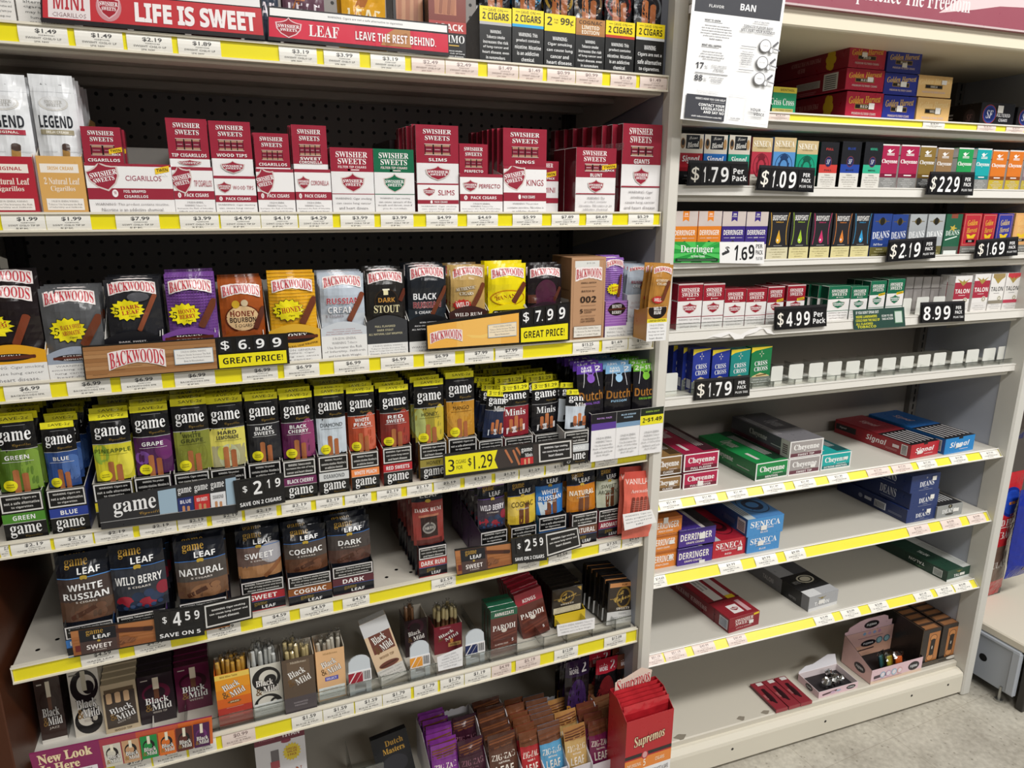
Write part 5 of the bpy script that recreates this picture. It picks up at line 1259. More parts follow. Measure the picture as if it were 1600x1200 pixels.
# three column tray of single pouches at the end
sp = tray('L4', 922, 1033, 641, [R(0, 0, 1, 1, 'eceaea'), R(0, .80, .335, 1, '16131c'), R(0, .66, .335, .80, '5a3a94'), R(.335, .72, .67, 1, '15181c'), R(.335, .66, .67, .76, '7a9ab8'), R(.67, .84, 1, 1, '1a2416'), R(.67, .64, 1, .84, 'e9de26'), R(.334, 0, .337, 1, 'c4c2c2'), R(.668, 0, .671, 1, 'c4c2c2'),
     T('ROYAL HAZE', .17, .9, .2, .035, 'b48ad0', 'b'), T('BLUE DREAM', .5, .92, .2, .035, 'a8c4dc', 'b'), T('FUSION', .5, .86, .12, .035, 'a8c4dc', 'b'), T('GREEN ENVY', .84, .92, .2, .035, 'a0c04a', 'b'), T('2', .72, .745, .03, .1, '1c1a10', 'b'), T('FOR', .755, .75, .03, .03, '1c1a10', 'b'), T('$1.49', .875, .745, .2, .1, '1c1a10', 'b'),
     *[PAR(['SURGEON GENERAL', 'WARNING: Tobacco', 'Use Increases the', 'Risk of Infertility,', 'Stillbirth and Low', 'Birth Weight.'], .03 + .335 * q, .08, .31 + .335 * q, .52, '8a8a8a') for q in range(3)]],
     'wide white three column display tray at the right end of its shelf', 'eceaea', d=.17, hb=.115, inner='dcd8d2', side='2a1f4a', torn=.003, y=-.016)
def dutch(c, tc, nm):
    return [R(0, .0, 1, .1, '17151a'), E(.5, .72, .14, .09, c), CG(.5, .72, .38, .84, .05, c), CG(.5, .72, .62, .84, .05, c), T('Dutch', .5, .36, .9, .2, 'a06a2a', 'b'), T(nm, .5, .2, .6, .05, c, 'b'), CG(.2, .55, .3, .98, .02, 'd8d8dc'), CG(.8, .55, .7, .98, .02, 'd8d8dc')]
for (x0, x1, yt, hc, c, nm, hd, k) in ((909, 949, 572, '5f3aa0', '8a5ac0', 'ROYAL HAZE', [T('SAVE', .36, .68, .4, .28, 'f0eef4', 'b'), T('MORE', .36, .32, .4, .28, 'f0eef4', 'b'), T('2', .8, .5, .2, .6, 'f0eef4', 'b')], -2), (949, 989, 573, '7fb0d8', '9ac4e4', 'FUSION', [T('SAVE', .36, .68, .4, .28, 'f4f6f8', 'b'), T('MORE', .36, .32, .4, .28, 'f4f6f8', 'b'), T('2', .8, .5, .2, .6, 'f4f6f8', 'b')], 0),
                              (990, 1028, 570, '6fb43a', '7ab83c', 'GREEN ENVY', [T('2', .14, .5, .14, .6, 'f0f4e6', 'b'), T('FOR', .33, .5, .16, .2, 'f0f4e6', 'b'), T('$1.49', .7, .5, .46, .6, 'f0f4e6', 'b')], 1)):
    pouch_in(sp, x0, x1, yt, '17151a', dutch(c, 'a06a2a', nm), 'black single cigar pouch with %s header reading %s' % ({'5f3aa0': 'purple', '7fb0d8': 'light blue', '6fb43a': 'green'}[hc], nm), n=5 if nm != 'FUSION' else 7, head=hc, headart=hd, hh=.17, step=.018, t=.012, jz=.006, jx=.002, rot=(math.radians(-3), math.radians(k), 0), dy=.008)
# signs of the fourth shelf
LG = lambda u, v, w, h: [T('game', u, v, w, h, 'f0f0f0', 's')]
sign('L4', [(158.5, 827.5), (372, 801), (368, 741), (151.5, 781)], [R(0, 0, 1, 1, '2a2a2d'), R(0, .22, 1, .235, 'b4b4b4'), T('game', .25, .56, .3, .46, 'f0f0f0', 's'), T('Cigarillos', .36, .34, .17, .12, 'a3813c', 'c'), R(.42, .24, .55, .93, '9db6c8'), R(.92, .24, 1, .93, '9db6c8'),
     *flat([[R(.555 + .122 * q, .235, .67 + .122 * q, .62, c), T('game', .613 + .122 * q, .79, .1, .2, 'e6e6e6', 's'), T(n_, .613 + .122 * q, .5, .08, .1, tc, 'b'), *CG(.595 + .122 * q, .24, .595 + .122 * q, .37, .02, 'c08a62'), *CG(.63 + .122 * q, .24, .63 + .122 * q, .35, .02, 'c08a62')] for q, (c, n_, tc) in enumerate((('24306a', 'BLUE', 'e6e6f0'), ('c23030', 'RED SWEETS', 'f4e6e6'), ('e2e2e4', 'DIAMOND', '6a6a6c')))])],
     'black shelf banner showing three small pouches on the fourth shelf', -.010, name='shelf_banner', cat='banner')
def save219(bl, desc, row, d, sub, **k):
    return sign(row, bl, [R(0, 0, 1, 1, '161618'), R(.03, .34, .97, .345, '3a3a3c'), T(sub, .5, .17, .84, .13, 'f2f2f2', 'b')], desc, -.014, tiles=[(.12, .4, .3, .95, tile('$', w=.5, h=.42)), (.34, .4, .58, .95, tile(d[0], w=.7, h=.8)), (.6, .5, .76, .97, tile(d[1], h=.62)), (.79, .5, .95, .97, tile(d[2], h=.62))], **k)
save219([(370, 798.5), (446, 785), (443, 739), (364, 752)], 'black price sign reading 2.19 clipped below the yellow headed pouches', 'L4', '219', 'SAVE ON 2 CIGARS')
sign('L4', [(694, 748), (895.5, 719), (895, 684), (692.5, 710)], [R(0, 0, 1, 1, '3a3230'), R(0, 0, 1, .1, '1c1a1a'), R(0, .93, 1, 1, '1c1a1a'), G([(.012, .14), (.40, .12), (.375, .5), (.40, .9), (.012, .9)], 'eee31c'), T('3', .055, .5, .045, .5, '1c1a10', 'n'), T('CIGARS', .125, .62, .075, .16, '1c1a10', 'n'), T('FOR', .115, .38, .045, .16, '1c1a10', 'n'), T('$', .19, .54, .025, .36, '1c1a10', 'n'), T('1.29', .29, .5, .14, .56, '1c1a10', 'n'),
     *CG(.51, .28, .46, .85, .016, 'b5704a'), *CG(.565, .15, .52, .8, .016, 'b5704a'), *CG(.585, .5, .545, .88, .016, 'b5704a'), R(.575, .12, .675, .42, 'c0282e'), R(.575, .42, .675, .92, '1a1a1c'), T('game', .625, .72, .085, .2, 'e8e8e8', 's'), T('Minis', .64, .52, .06, .16, 'e8e8e8', 's'), *CG(.61, .14, .61, .34, .014, 'd8a27a'), *CG(.64, .14, .64, .36, .014, 'd8a27a'), *FR(.72, .12, .985, .92, .012, .06, 'd6d3cf', '1c1b1c'), PAR(['WARNING: Cigar smoking', 'can cause lung cancer and', 'heart disease.'], .75, .28, .965, .8, 'eceaea', 'b')],
     'black and yellow banner reading 3 CIGARS FOR 1.29', -.018, name='shelf_banner', cat='banner')
# ================================================================== FIFTH DEEP SHELF: wide and narrow leaf pouches
NAVY = '15171f'
def leafp(l1, l2, body, extra=(), big=True, sub='5 CIGARS', tc='f0efee', edge='2f5fa6', st='b'):
    r = [R(0, .66, 1, 1, NAVY), R(0, 0, 1, .66, body), *extra, R(0, .655, 1, .668, edge), T('game', .38, .86, .42, .13, 'b08a3a', 's'), T('LEAF', .6, .755, .42, .09, 'f2f2f2', 'b'), E(.5, .665, .07, .028, 'b89a3c'), E(.46, .66, .03, .03, 'b89a3c'), E(.54, .66, .03, .03, 'b89a3c')]
    if l2:
        return r + [T(l1, .5, .52, .64, .10, tc, st), T(l2, .5, .38, .84, .10, tc, st), T(sub, .5, .29, .4, .03, 'd4ccc4', 'b')]
    return r + [T(l1, .5, .47, min(.86, .12 * len(l1) + .06), .12, tc, st), T(sub, .5, .36, .42, .03, 'd4ccc4', 'b')]
def leaft(stripe, nm, warn=W2, tc='f2efec'):
    return [R(0, 0, 1, 1, NAVY), *FR(.02, .60, .98, .99, .025, .035, 'dcd8d6', '151414'), PAR(warn, .08, .65, .95, .95, 'd9d7d3', 'b'), R(0, .32, 1, .58, stripe), T(nm, .5, .45, min(.84, .11 * len(nm) + .08), .15, tc, 'b'), R(0, .315, 1, .33, '2f5fa6'), T('game', .42, .21, .3, .13, '8a7434', 's'), T('LEAF', .6, .11, .32, .1, 'efefef', 'b'), R(0, 0, 1, .025, stripe)]
LW = ['WARNING: Tobacco smoke increases', 'the risk of lung cancer and heart', 'disease, even in nonsmokers.']
berries = [E(.2, .14, .16, .09, 'a02838'), E(.45, .2, .12, .07, '24344e'), E(.62, .1, .16, .08, '9c2436'), E(.8, .17, .13, .07, '2a3a56'), E(.38, .08, .1, .06, '1d2a42'), E(.92, .28, .12, .1, '8a2436'), E(.66, .24, .1, .06, '2c3c5a'), E(.12, .05, .1, .06, '1d2438'), *[E(.2 + .13 * q, .04 + .02 * (q % 3), .05, .03, '33476a') for q in range(6)]]
brown = lambda a, b: [R(0, 0, 1, .3, a), E(.55, .1, .3, .14, b), *CG(.2, .05, .75, .22, .1, '4a2a1c'), E(.75, .2, .1, .05, b)]
for (t, p, l, body, ex, stripe, edge, n, dsc) in (
        ((107, 184, 974, 1020), (96, 181, 874), ('WHITE', 'RUSSIAN'), '463a36', brown('5a4234', '6b4a38'), '3a78c0', '5a94d8', 4, 'WHITE RUSSIAN'),
        ((188, 266, 957, 1004), (180, 264, 856), ('WILD BERRY', None), '33363e', berries, '6a3a94', '3f6fb0', 4, 'WILD BERRY with berries'),
        ((285, 360, 938, 985), (279, 358, 850), ('NATURAL', None), '4a4440', brown('6e4f3a', '8a6244'), 'b06a2a', '3f6fb0', 4, 'NATURAL'),
        ((380, 447, 906, 952), (374, 442, 834), ('SWEET', None), '6b5750', [R(0, 0, 1, .25, 'a87a52'), E(.8, .5, .3, .22, 'a5a3a8'), *CG(.6, .0, 1.0, .3, .1, '8a5a3a')], 'a8202c', '3f6fb0', 4, 'SWEET'),
        ((452, 520, 897, 941), (448, 514, 829), ('COGNAC', None), '4b423d', brown('5a3a28', '6e4630'), '8a4f22', '3f6fb0', 4, 'COGNAC'),
        ((521, 585, 882, 925), (516, 582, 815), ('DARK', None), '463f3d', brown('553c34', '64443a'), '5a2630', '3f6fb0', 4, 'DARK')):
    sp = tray('L5', *t[:3], leaft(stripe, l[0] if not l[1] else 'RUSSIAN', LW), 'wide display tray with warning box holding the %s pouches' % dsc, NAVY, d=.16, hb=.09, inner='3a3836', side=stripe, yb=t[3])
    pouch_in(sp, *p, NAVY, leafp(*l, body, ex, edge=edge), 'wide black cigar pouch reading ' + dsc, n=n, t=.02, step=.026, jz=.004, jr=.05, rot=(math.radians(-5), 0, 0), dy=.006, fin='film')
sp = tray('L5', 655, 699, 853, leaft('b0403c', 'DARK RUM', W1), 'narrow red display tray holding the DARK RUM pouches', NAVY, d=.26, hb=.11, inner='3a3836', side='5c2226', yb=899)
pouch_in(sp, 648.5, 696, 768, NAVY, [R(0, .78, 1, 1, NAVY), T('game', .4, .98, .4, .05, 'b08a3a', 's'), T('LEAF', .56, .88, .6, .07, 'f2f2f2', 'b'), R(0, 0, 1, .78, '8a3a34'), R(.08, 0, .92, .1, '5c2a26'), T('DARK RUM', .5, .63, .86, .07, 'f0e4e0', 's'), R(.24, .14, .78, .52, '2c1c1a'), R(.18, .5, .84, .54, 'a86a52'), E(.5, .3, .22, .1, '8f8a84'), E(.5, .3, .17, .07, '4a4644'), T('DARK RUM', .5, .3, .3, .05, 'c9c2b8', 's'), E(.5, .79, .09, .03, 'b89a3c')],
         'narrow red pouch reading DARK RUM', n=6, step=.022, t=.014, rot=(math.radians(-3), 0, 0))
for (t, p, body, l, stripe, tcol, ex, edge, head) in (
        ((751, 793, 829, 879), (750, 792, 757), '3c3440', ('WILD BERRY', None), '5a3a6a', 'ece8ee', berries, '6a4a9a', '8d5fb4'),
        ((798, 838, 822, 868), (796, 839, 753), 'd8b83c', ('COGNAC', None), 'c9a02a', '4a3a14', [E(.2, .4, .3, .2, 'dcc05a')], '4a5a8a', None),
        ((841, 884, 806, 858), (840.5, 882, 738), '2f74bc', ('WHITE', 'RUSSIAN'), '2a62a8', 'e9eef4', [G([(.05, .3), (.6, .3), (.5, .0), (.15, .0)], 'c8d4dc'), E(.35, .05, .18, .06, '8a4a30')], '2a4a80', None),
        ((892, 932, 801, 850), (888, 932, 737), 'bd7420', ('NATURAL', None), '6e4634', 'f4ead8', [E(.3, .4, .3, .15, 'c98530')], '2a3a60', None),
        ((934, 972, 795, 838), (935, 970, 731), 'bfc3ab', ('SWEET', 'AROMATIC'), '8e2038', '55594a', [E(.5, .5, .4, .2, 'c9ccb8')], '8a8a6a', None)):
    dsc = ' '.join(q for q in l if q)
    sp = tray('L5', *t[:3], leaft(stripe, dsc if len(dsc) < 9 else l[1] or l[0], W4), 'narrow display tray holding the small %s pouches' % dsc, NAVY, d=.2, hb=.1, inner='3a3836', side=stripe, yb=t[3])
    two = CG(.45, .02, .45, .34, .16, '6b4028') + CG(.66, .02, .66, .46, .16, '70442c') if dsc != 'WILD BERRY' else []
    pouch_in(sp, *p, NAVY, leafp(l[0], l[1], body, list(ex) + two, tc=tcol, edge=edge, sub='2 CIGARS', st='b' if tcol[0] in 'ef' else 'n'), 'narrow leaf cigar pouch reading ' + dsc, n=6, t=.013, step=.022, jz=.004, jr=.04, jx=.003, rot=(math.radians(-3), 0, 0), head=head, headart=[T('SAVE', .5, .5, .4, .4, '3a2a4a', 'b')] if head else (), hh=.1)
o = pouch('L5', 973, 1019, 742, 'd96a58', [R(0, .9, 1, 1, 'c24e42'), T('VANILLA', .4, .86, .72, .08, 'f4dcd4', 'n'), T('Aromatic', .5, .72, .6, .05, 'f4d4cc', 's'), *[CG(.2 + .14 * q, .28, .28 + .14 * q, .62, .1, ('7a3a30', '8a4438')[q % 2]) for q in range(5)], *[R(.25, .45 + .03 * q, .8, .456 + .03 * q, 'c98a7a') for q in range(5)]],
          'coral pouch reading VANILLA slumping to the right against the post', y=-.018, n=1, step=.02, t=.016, rot=(math.radians(-5), math.radians(4), 0), fin='film')
sp_v = Spot('L5', 975, 1020, 800, y=-.018)
sign('L5', [(976, 829), (1026, 816), (1018.5, 796), (973, 804)], [PAR(['WARNING: Cigar use', 'while pregnant can', 'harm you and your', 'baby.'], .06, .1, .94, .92, '6a6a6c', 'n')], 'white warning sticker on the slumping coral pouch', sp_v.y - .012, name='warning_sticker', base='f2f0ee', cat='sticker', fin='paper', th=.0006)
CIGP = [R(.0, 0, 1, 1, 'a5683c'), R(0, .0, 1, .2, '96592f'), R(0, .75, 1, 1, 'b07344'), *[R(0, .22 + .13 * q, 1, .24 + .13 * q, '99602f') for q in range(4)]]
def gl_banner(pts, desc, split):
    s = split
    return sign('L5', pts, [R(0, 0, 1, 1, '1c1714'), *[('r', e[1], .05 + e[2] * .9, e[3], .05 + e[4] * .9, e[5]) for e in CIGP], R(.09 * s, .05, .55, .95, '5a3a30'), R(.09, .5, .52, .95, NAVY), R(.09, .05, .52, .5, '4a3835'), R(0.03, .18, .09, .4, '6a2420'), T('game', .27, .79, .2, .2, 'b08a3a', 's'), T('LEAF', .35, .63, .2, .14, 'f0f0f0', 'b'), E(.31, .48, .02, .04, 'b89a3c'), T('SWEET', .31, .28, .3, .17, 'efe8e4', 'b'), T('5 CIGARS', .31, .14, .16, .05, 'c9bcb4', 'b'),
                *CG(.53, .74, .95, .62, .07, '4a2418', '3a1c14'), E(.62, .35, .07, .14, '8a5636'), E(.7, .3, .05, .1, '7a4a2e'), E(.58, .25, .04, .08, '6b4028'), *[CG(.56 + .05 * q, .22 + .05 * (q % 2), .62 + .05 * q, .38, .015, '8f5c3a') for q in range(4)]], desc, -.010, name='shelf_banner', cat='banner')
gl_banner([(116, 1027), (244.5, 1003.5), (243, 965), (109.5, 985)], 'brown leaf banner reading SWEET at the left of the punched shelf', 1)
gl_banner([(714.5, 900), (801, 882.5), (798.5, 847), (710.5, 859)], 'brown leaf banner reading SWEET at the middle of the punched shelf', 1)
save219([(244.5, 1003.6), (320, 992), (316.5, 946), (239, 955)], 'black price sign reading SAVE ON 5 below the wide pouches', 'L5', '459', 'SAVE ON 5')
save219([(801, 881.5), (855, 875), (851, 833), (798.5, 842)], 'black price sign reading 2.59 below the small leaf pouches', 'L5', '259', 'SAVE ON 2 CIGARS')
for pts, w in (([(320, 984.5), (395, 966.5), (393, 928), (316.5, 945)], 'below the wide NATURAL and SWEET pouches'), ([(853.6, 872), (909, 854), (903.5, 822), (851, 833)], 'below the small NATURAL pouches')):
    sign('L5', pts, [*FR(.03, .06, .97, .94, .03, .06, 'dad8d4', '161516'), PAR(['WARNING: Cigar smoking', 'can cause lung cancer and', 'heart disease.'], .12, .3, .9, .76, 'efedea', 'b')], 'black warning sign with white border ' + w, -.012, name='warning_sign', cat='sign', base='161516')

# ================================================================== LOWEST DEEP SHELF: single cigars in upright boxes
def bm(base, ring='4a2a30', holder='e0d4bc', sub='WOOD TIP', body='6b4634', amp='8a6a3c', tilt=0, tc='f2f0ec', win=False):
    r = [R(0, 0, 1, 1, base)]
    if not win:
        r += [E(.5, .62, .4, .2, ring), E(.46, .62, .3, .13, base), R(.44, .5, .58, .72, body), R(.43, .70, .60, .94, holder), R(.1, .9, .3, .92, 'c9bfb4')]
    r += [T('Black', .5, .47, .66, .13, tc, 's', tilt, ol='181416', olw=.035), T('&', .26, .33, .2, .14, amp, 'k', tilt), T('Mild', .62, .33, .56, .13, tc, 's', tilt, ol='181416', olw=.035), T(sub, .55, .22, .4, .04, 'b9b0a6', 'b', tilt)]
    return r
SWIRL = lambda base, ink: [E(.5, .72, .46, .24, ink), E(.56, .74, .30, .15, base), E(.62, .70, .2, .1, ink), E(.5, .22, .46, .2, ink), E(.46, .26, .3, .12, base), E(.72, .24, .16, .09, ink), E(.72, .24, .08, .045, base)]
for (xl, xr, yb, yt, art, base, dsc, n, rot) in (
        (67, 107, 1159, 1064, [*bm('3a2a26', '33231f', sub='JAZZ'), R(0, 0, 1, .06, 'd9d5cc'), R(0, .98, 1, 1, '5a3a30')], '2a201e', 'dark brown cigar box leftmost on the lowest shelf', 3, (0, 0, 0)),
        (119, 166, 1148, 1048, [R(0, 0, 1, 1, 'd0cabd'), *SWIRL('d0cabd', '1c1a1c'), R(.42, .66, .58, .95, 'bfb8a2'), *bm('d0cabd')[-4:], R(.05, .9, .3, .92, '6a665c')], 'cfc9bc', 'cream and black swirl cigar box behind the New Look banner', 2, (0, 0, 0)),
        (166.5, 221, 1142, 1071, [R(0, 0, 1, 1, 'c4b293'), R(.06, .1, .94, .82, '4f463f'), R(.08, .82, .92, .9, '6a5a46'), *CG(.2, .62, .2, .8, .16, 'd8b48c'), *CG(.45, .62, .45, .8, .16, 'd8b48c'), *CG(.7, .62, .7, .8, .16, 'd8b48c'), *bm('4f463f', tilt=14)[-4:], T('WOOD TIP', .5, .05, .5, .04, '6a5a46', 'b')], 'bfae90', 'beige framed cigar box with window and tilted lettering', 5, (0, 0, 0)),
        (222, 277, 1128, 1058, bm('2c2328', '5c2236', sub='WOOD TIP'), '2a2226', 'black cigar box with wine red swirl and cream holder', 7, (0, 0, 0)),
        (279, 333, 1108, 1042, bm('5a1c38', '33151f', sub='WINE'), '4a1a2e', 'wine red cigar box with pale holder', 7, (0, 0, 0))):
    box('L6', xl, xr, yt, art, dsc, base, d=.02, n=n, step=.0215, yb=yb, fin='wrap', rot=(math.radians(-4), 0, 0), slip=-.001)
mb = MB()       # white corrugated tray the first boxes stand in
sp = Spot('L6', 45, 240, 1120, yb=1166)
ww, hh_ = sp.w, .05
o = make_tray('display_tray', ww, .17, .006, .05, 'dad6cc', (), 'cfcbc2', slope=.1, side='e3e0d8')
seat(sp, o, .17)
tag(o, 'low white tray under the boxes at the left end of the shelf', 'display tray')
def upright(xl, xr, yb, yt, art, base, dsc, n, tip, body, hold, yst, rnd=.004, wdesc='', open_=True):
    """open topped carton of single wrapped cigars; yst = image row of the cigar tips"""
    sp = Spot('L6', xl, xr, yt, yb=yb)
    d = .05
    mbb = MB()
    t = .0011
    w, h = sp.w, sp.h
    m, mi = mat(base, 'gloss'), mat('d8cfc0', 'paper')
    mbb.box((-w / 2, -d / 2, 0), (w / 2, d / 2, t), mi)
    mbb.box((-w / 2, -d / 2, t), (w / 2, -d / 2 + t, h), m)
    mbb.box((-w / 2, d / 2 - t, t), (w / 2, d / 2, h * 1.06), mi)
    mbb.box((-w / 2, -d / 2 + t, t), (-w / 2 + t, d / 2 - t, h * 1.03), m)
    mbb.box((w / 2 - t, -d / 2 + t, t), (w / 2, d / 2 - t, h * 1.03), mi)
    print_art(mbb, art, w, h, front_warp(w, -d / 2), 'gloss')
    o = mbb.obj('cigar_carton')
    seat(sp, o, d)
    tag(o, dsc, 'cigar carton')
    top = sp.fr.Z(yst, sp.x, sp.y + d / 2) - sp.z
    cols = 5
    first = None
    for k in range(n):
        c, r_ = k % cols, k // cols
        px_ = -w / 2 + .006 + (w - .012) * (c + .5) / cols + rng.uniform(-.001, .001)
        py_ = -d / 2 + .008 + (d - .016) * (r_ + .5) / max(1, math.ceil(n / cols))
        zt = top + rng.uniform(-.008, .004) + (-.008 if r_ == 0 else .004)
        L = zt - .003
        if first is None:
            q = MB()
            q.tube([(0, 0, 0), (0, 0, L * .68), (0, 0, L * .7)], [.0042, .0042, .0036], mat(body, 'gloss'), 9)
            qo = q.obj('wrapped_cigar', None, smooth=False)
            q2 = MB()
            q2.tube([(0, 0, L * .69), (0, 0, L * .72), (0, 0, L * .84), (0, 0, L * .92)], [.0038, .0047, .0043, .0036], mat(hold, 'gloss'), 9)
            kid(qo, q2.obj('holder', qo))
            q3 = MB()
            q3.tube([(0, 0, L * .60), (0, 0, L * .93), (0, 0, L * .955), (.0006, 0, L)], [.0055, .0052, .0028, .0046], CELLO, 9)
            kid(qo, q3.obj('wrapper', qo))
            first, c_ = qo, qo
        else:
            c_ = copy_tree(first)
        sp.fr.put(c_, (sp.x + px_, sp.y + d / 2 + py_, sp.z + .002 + rng.uniform(-.004, 0) * 0 + (zt - L if zt - L > 0 else .0)), (rng.uniform(-.03, .03), rng.uniform(-.05, .05), rng.uniform(0, 6)))
        s_ = zt / top
        c_.scale = (1, 1, .93 + .1 * rng.random())
        tag(c_, 'cellophane wrapped cigar with %s holder in the %s' % (tip, wdesc), 'cigar', 'cigars in the ' + wdesc)
    return o
BMt = lambda u=.5, v=.68, w=.8, rot=20: [T('Black', u - .08 * w, v + .04, .62 * w, .12, 'f4f1ec', 's', rot, ol='3a1c10', olw=.03), T('&', u - .3 * w, v - .13, .22 * w, .13, '6a4c28', 'k', rot), T('Mild', u + .14 * w, v - .10, .56 * w, .12, 'f4f1ec', 's', rot, ol='3a1c10', olw=.03)]
OWARN = lambda c, ink: [R(.04, .02, .96, .26, c), PAR(['SURGEON GENERAL WARNING:', 'Tobacco Use Increases the', 'Risk of Infertility, Stillbirth', 'and Low Birth Weight.'], .08, .04, .92, .24, ink)]
upright(343.6, 396.5, 1129, 1051, [R(0, 0, 1, .34, 'b83a30'), R(0, .34, 1, .52, 'd8641c'), R(0, .52, 1, .7, 'e58a1c'), R(0, .7, 1, .9, 'e89a22'), R(0, .9, 1, 1, 'ecc95a'), T('Mild Wine Taste', .4, .95, .5, .04, '7a5a1a', 'b'), *BMt(.5, .72), E(.5, .44, .2, .03, '8a5a24'), T('JAZZ', .5, .44, .26, .03, 'e9dcc4', 'b'), R(.25, .33, .75, .335, 'e9c9b0'), PAR(['GUARANTEED', 'FRESHNESS'], .3, .12, .74, .24, 'd88a80', 'b')], 'd8641c', 'orange and yellow open carton of single cigars', 15, 'amber', '8a5a30', 'e2b04a', 1010, wdesc='orange carton')
upright(397.6, 445, 1116, 1039, [R(0, 0, 1, 1, 'd8d4c8'), *SWIRL('d8d4c8', '1a1819'), *BMt(.5, .62, .9, 0), *OWARN('e6e8e6', '8a9090')], 'd8d4c8', 'black and cream swirl open carton of single cigars', 14, 'clear white', '7a5638', 'e4e6e2', 1000, wdesc='black and cream carton')
upright(447, 496, 1112, 1028, [R(0, 0, 1, .3, '4d464a'), R(0, .3, 1, 1, '5a4a3c'), R(.15, .55, .85, .95, '6b5846'), T('Middletons', .5, .93, .5, .04, 'c9bca8', 's'), *BMt(.5, .7, .86, 20), PAR(['GUARANTEED', 'FRESHNESS'], .28, .12, .72, .22, '9a9296', 'b')], '4d4038', 'brown open carton of single cigars', 13, 'cream', '6b4634', 'e3cf98', 990, wdesc='brown carton')
upright(498, 542, 1091, 1015, [R(0, 0, 1, 1, 'e2b585'), T('Middletons', .5, .93, .5, .04, '9a7444', 's'), *BMt(.5, .70, .84, 18), R(.28, .38, .74, .46, '4a4ab0'), T('SELECT', .5, .42, .36, .045, 'e8e6f4', 'b'), *OWARN('dfe4e2', '8a9090')], 'e2b585', 'tan open carton of single cigars reading SELECT', 10, 'pale', '7a4a30', 'e6e0d0', 980, wdesc='tan carton')
upright(634, 668, 1024, 968, [R(0, 0, 1, 1, '2b1a1e'), E(.5, .8, .36, .2, '4a2030'), E(.45, .78, .26, .13, '2b1a1e'), *BMt(.5, .6, .9, 8), T('WOOD TIP', .5, .36, .5, .05, 'c9a8a8', 'b')], '341c22', 'dark wine open carton of single cigars', 3, 'brown', '8a5c3c', 'a87c5a', 938, wdesc='dark wine carton')
upright(679, 722, 1019, 977, [R(0, 0, 1, 1, '7a2430'), T('Middletons', .4, .93, .4, .05, 'c9909a', 's'), *BMt(.5, .66, .9, 22), R(.5, .2, .96, .34, 'c9a060'), T('ORIGINAL', .73, .27, .36, .07, '5a3a1c', 'b'), E(.62, .42, .06, .08, 'd88a4a')], '7a2430', 'wine red open carton of single cigars', 15, 'cream', '7a5638', 'ead9a4', 936, wdesc='wine red carton')
sign('L6', [(685, 1049), (723, 1040), (723, 1010), (682.7, 1027)], [PAR(['SURGEON GENERAL', 'WARNING: Tobacco Use', 'Increases the Risk of', 'Infertility, Stillbirth and', 'Low Birth Weight.'], .06, .08, .94, .92, '9a9a9e')], 'white warning sticker below the wine red open carton', .012, name='warning_sticker', base='e9e8ea', cat='sticker', fin='paper', th=.0006)
# tilted cream single box
sp = Spot('L6', 594, 634, 968, yb=1066)
o = make_box('cigar_box', sp.w * 1.04, .024, sp.h * .98, 'd9bd9c', [R(0, 0, 1, 1, 'dbbf9e'), R(0, .78, 1, 1, 'cfd0d2'), R(.14, .48, .94, .78, '6b3a30'), *BMt(.54, .66, .8, 12), T('WOOD TIP', .54, .40, .55, .04, '8a6a4a', 'b'), E(.52, .27, .38, .05, '6b3a30'), *CG(.2, .26, .8, .28, .06, '4a2418'), R(0, 0, 1, .22, 'd4d0ca'), PAR(['WARNING: Cigars', 'are not a safe', 'alternative to', 'cigarettes.'], .08, .02, .92, .21, '8a8886')], 'gloss', left='c9ad8c', top='cfd0d2')
FL.put(o, (sp.x + .004, sp.y + .012, sp.z + .0055), (math.radians(-6), math.radians(-15), 0))
tag(o, 'cream open topped cigar box tilting left between clear pushers', 'cigar box')
# spring pushers standing in the empty channels
def pusher(xl, xr, yb, yt, c, dsc, lab=None):
    sp = Spot('L6', xl, xr, yt, yb=yb)
    w, h = sp.w, sp.h
    m = mat('c9d0d6', 'gloss')
    mbb = MB()
    n = 8
    top = [(-w / 2 * .96 + w * .96 * k / n, h * (.86 + .14 * math.sin(math.pi * k / n) ** .6)) for k in range(n + 1)]
    prof = [(-w / 2, 0), (-w / 2, h * .62)] + top + [(w / 2, h * .62), (w / 2, 0), (w * .25, 0), (w * .25, h * .3), (-w * .25, h * .3), (-w * .25, 0)]
    vs = [(a, -.002, b) for a, b in prof] + [(a, .002, b) for a, b in prof]
    k = len(prof)
    mbb.add(vs, [tuple(range(k)), tuple(range(2 * k - 1, k - 1, -1))] + [((q + 1) % k, q, k + q, k + (q + 1) % k) for q in range(k)], m)
    mbb.box((-w * .3, .002, 0), (w * .3, .04, h * .1), m)
    o = mbb.obj('pusher')
    FL.put(o, (sp.x, sp.y, sp.z), (math.radians(-3), 0, 0))
    tag(o, dsc, 'pusher')
    q = MB()
    q.box((-w * .52, -.0032, h * .3), (w * .52, -.0022, h * .62), mat('e8e6e6', 'paper'))
    print_art(q, [R(0, .1, .62, .9, lab), G([(.0, .1), (.3, .1), (.62, .9), (.3, .9)], 'e9e4e4'), G([(.05, .1), (.28, .1), (.6, .9), (.36, .9)], lab), *[R(.66 + .05 * j, .2, .68 + .05 * j + .01 * (j % 2), .9, '4a4a4c') for j in range(6)]], w * 1.04, h * .32, lambda u, v, l: (u - w * .52, -.0033 - l, v + h * .3), 'paper')
    kid(o, q.obj('label', o))
    return o
pusher(547, 581, 1083, 1026, 0, 'clear plastic pusher with red label left of the cream box', '9a2836')
pusher(642, 672, 1058, 1003, 0, 'clear plastic pusher with orange label in front of the wine carton', 'e29a3a')
pusher(728, 757, 1036, 985, 0, 'clear plastic pusher with dark blue label', '26305a')
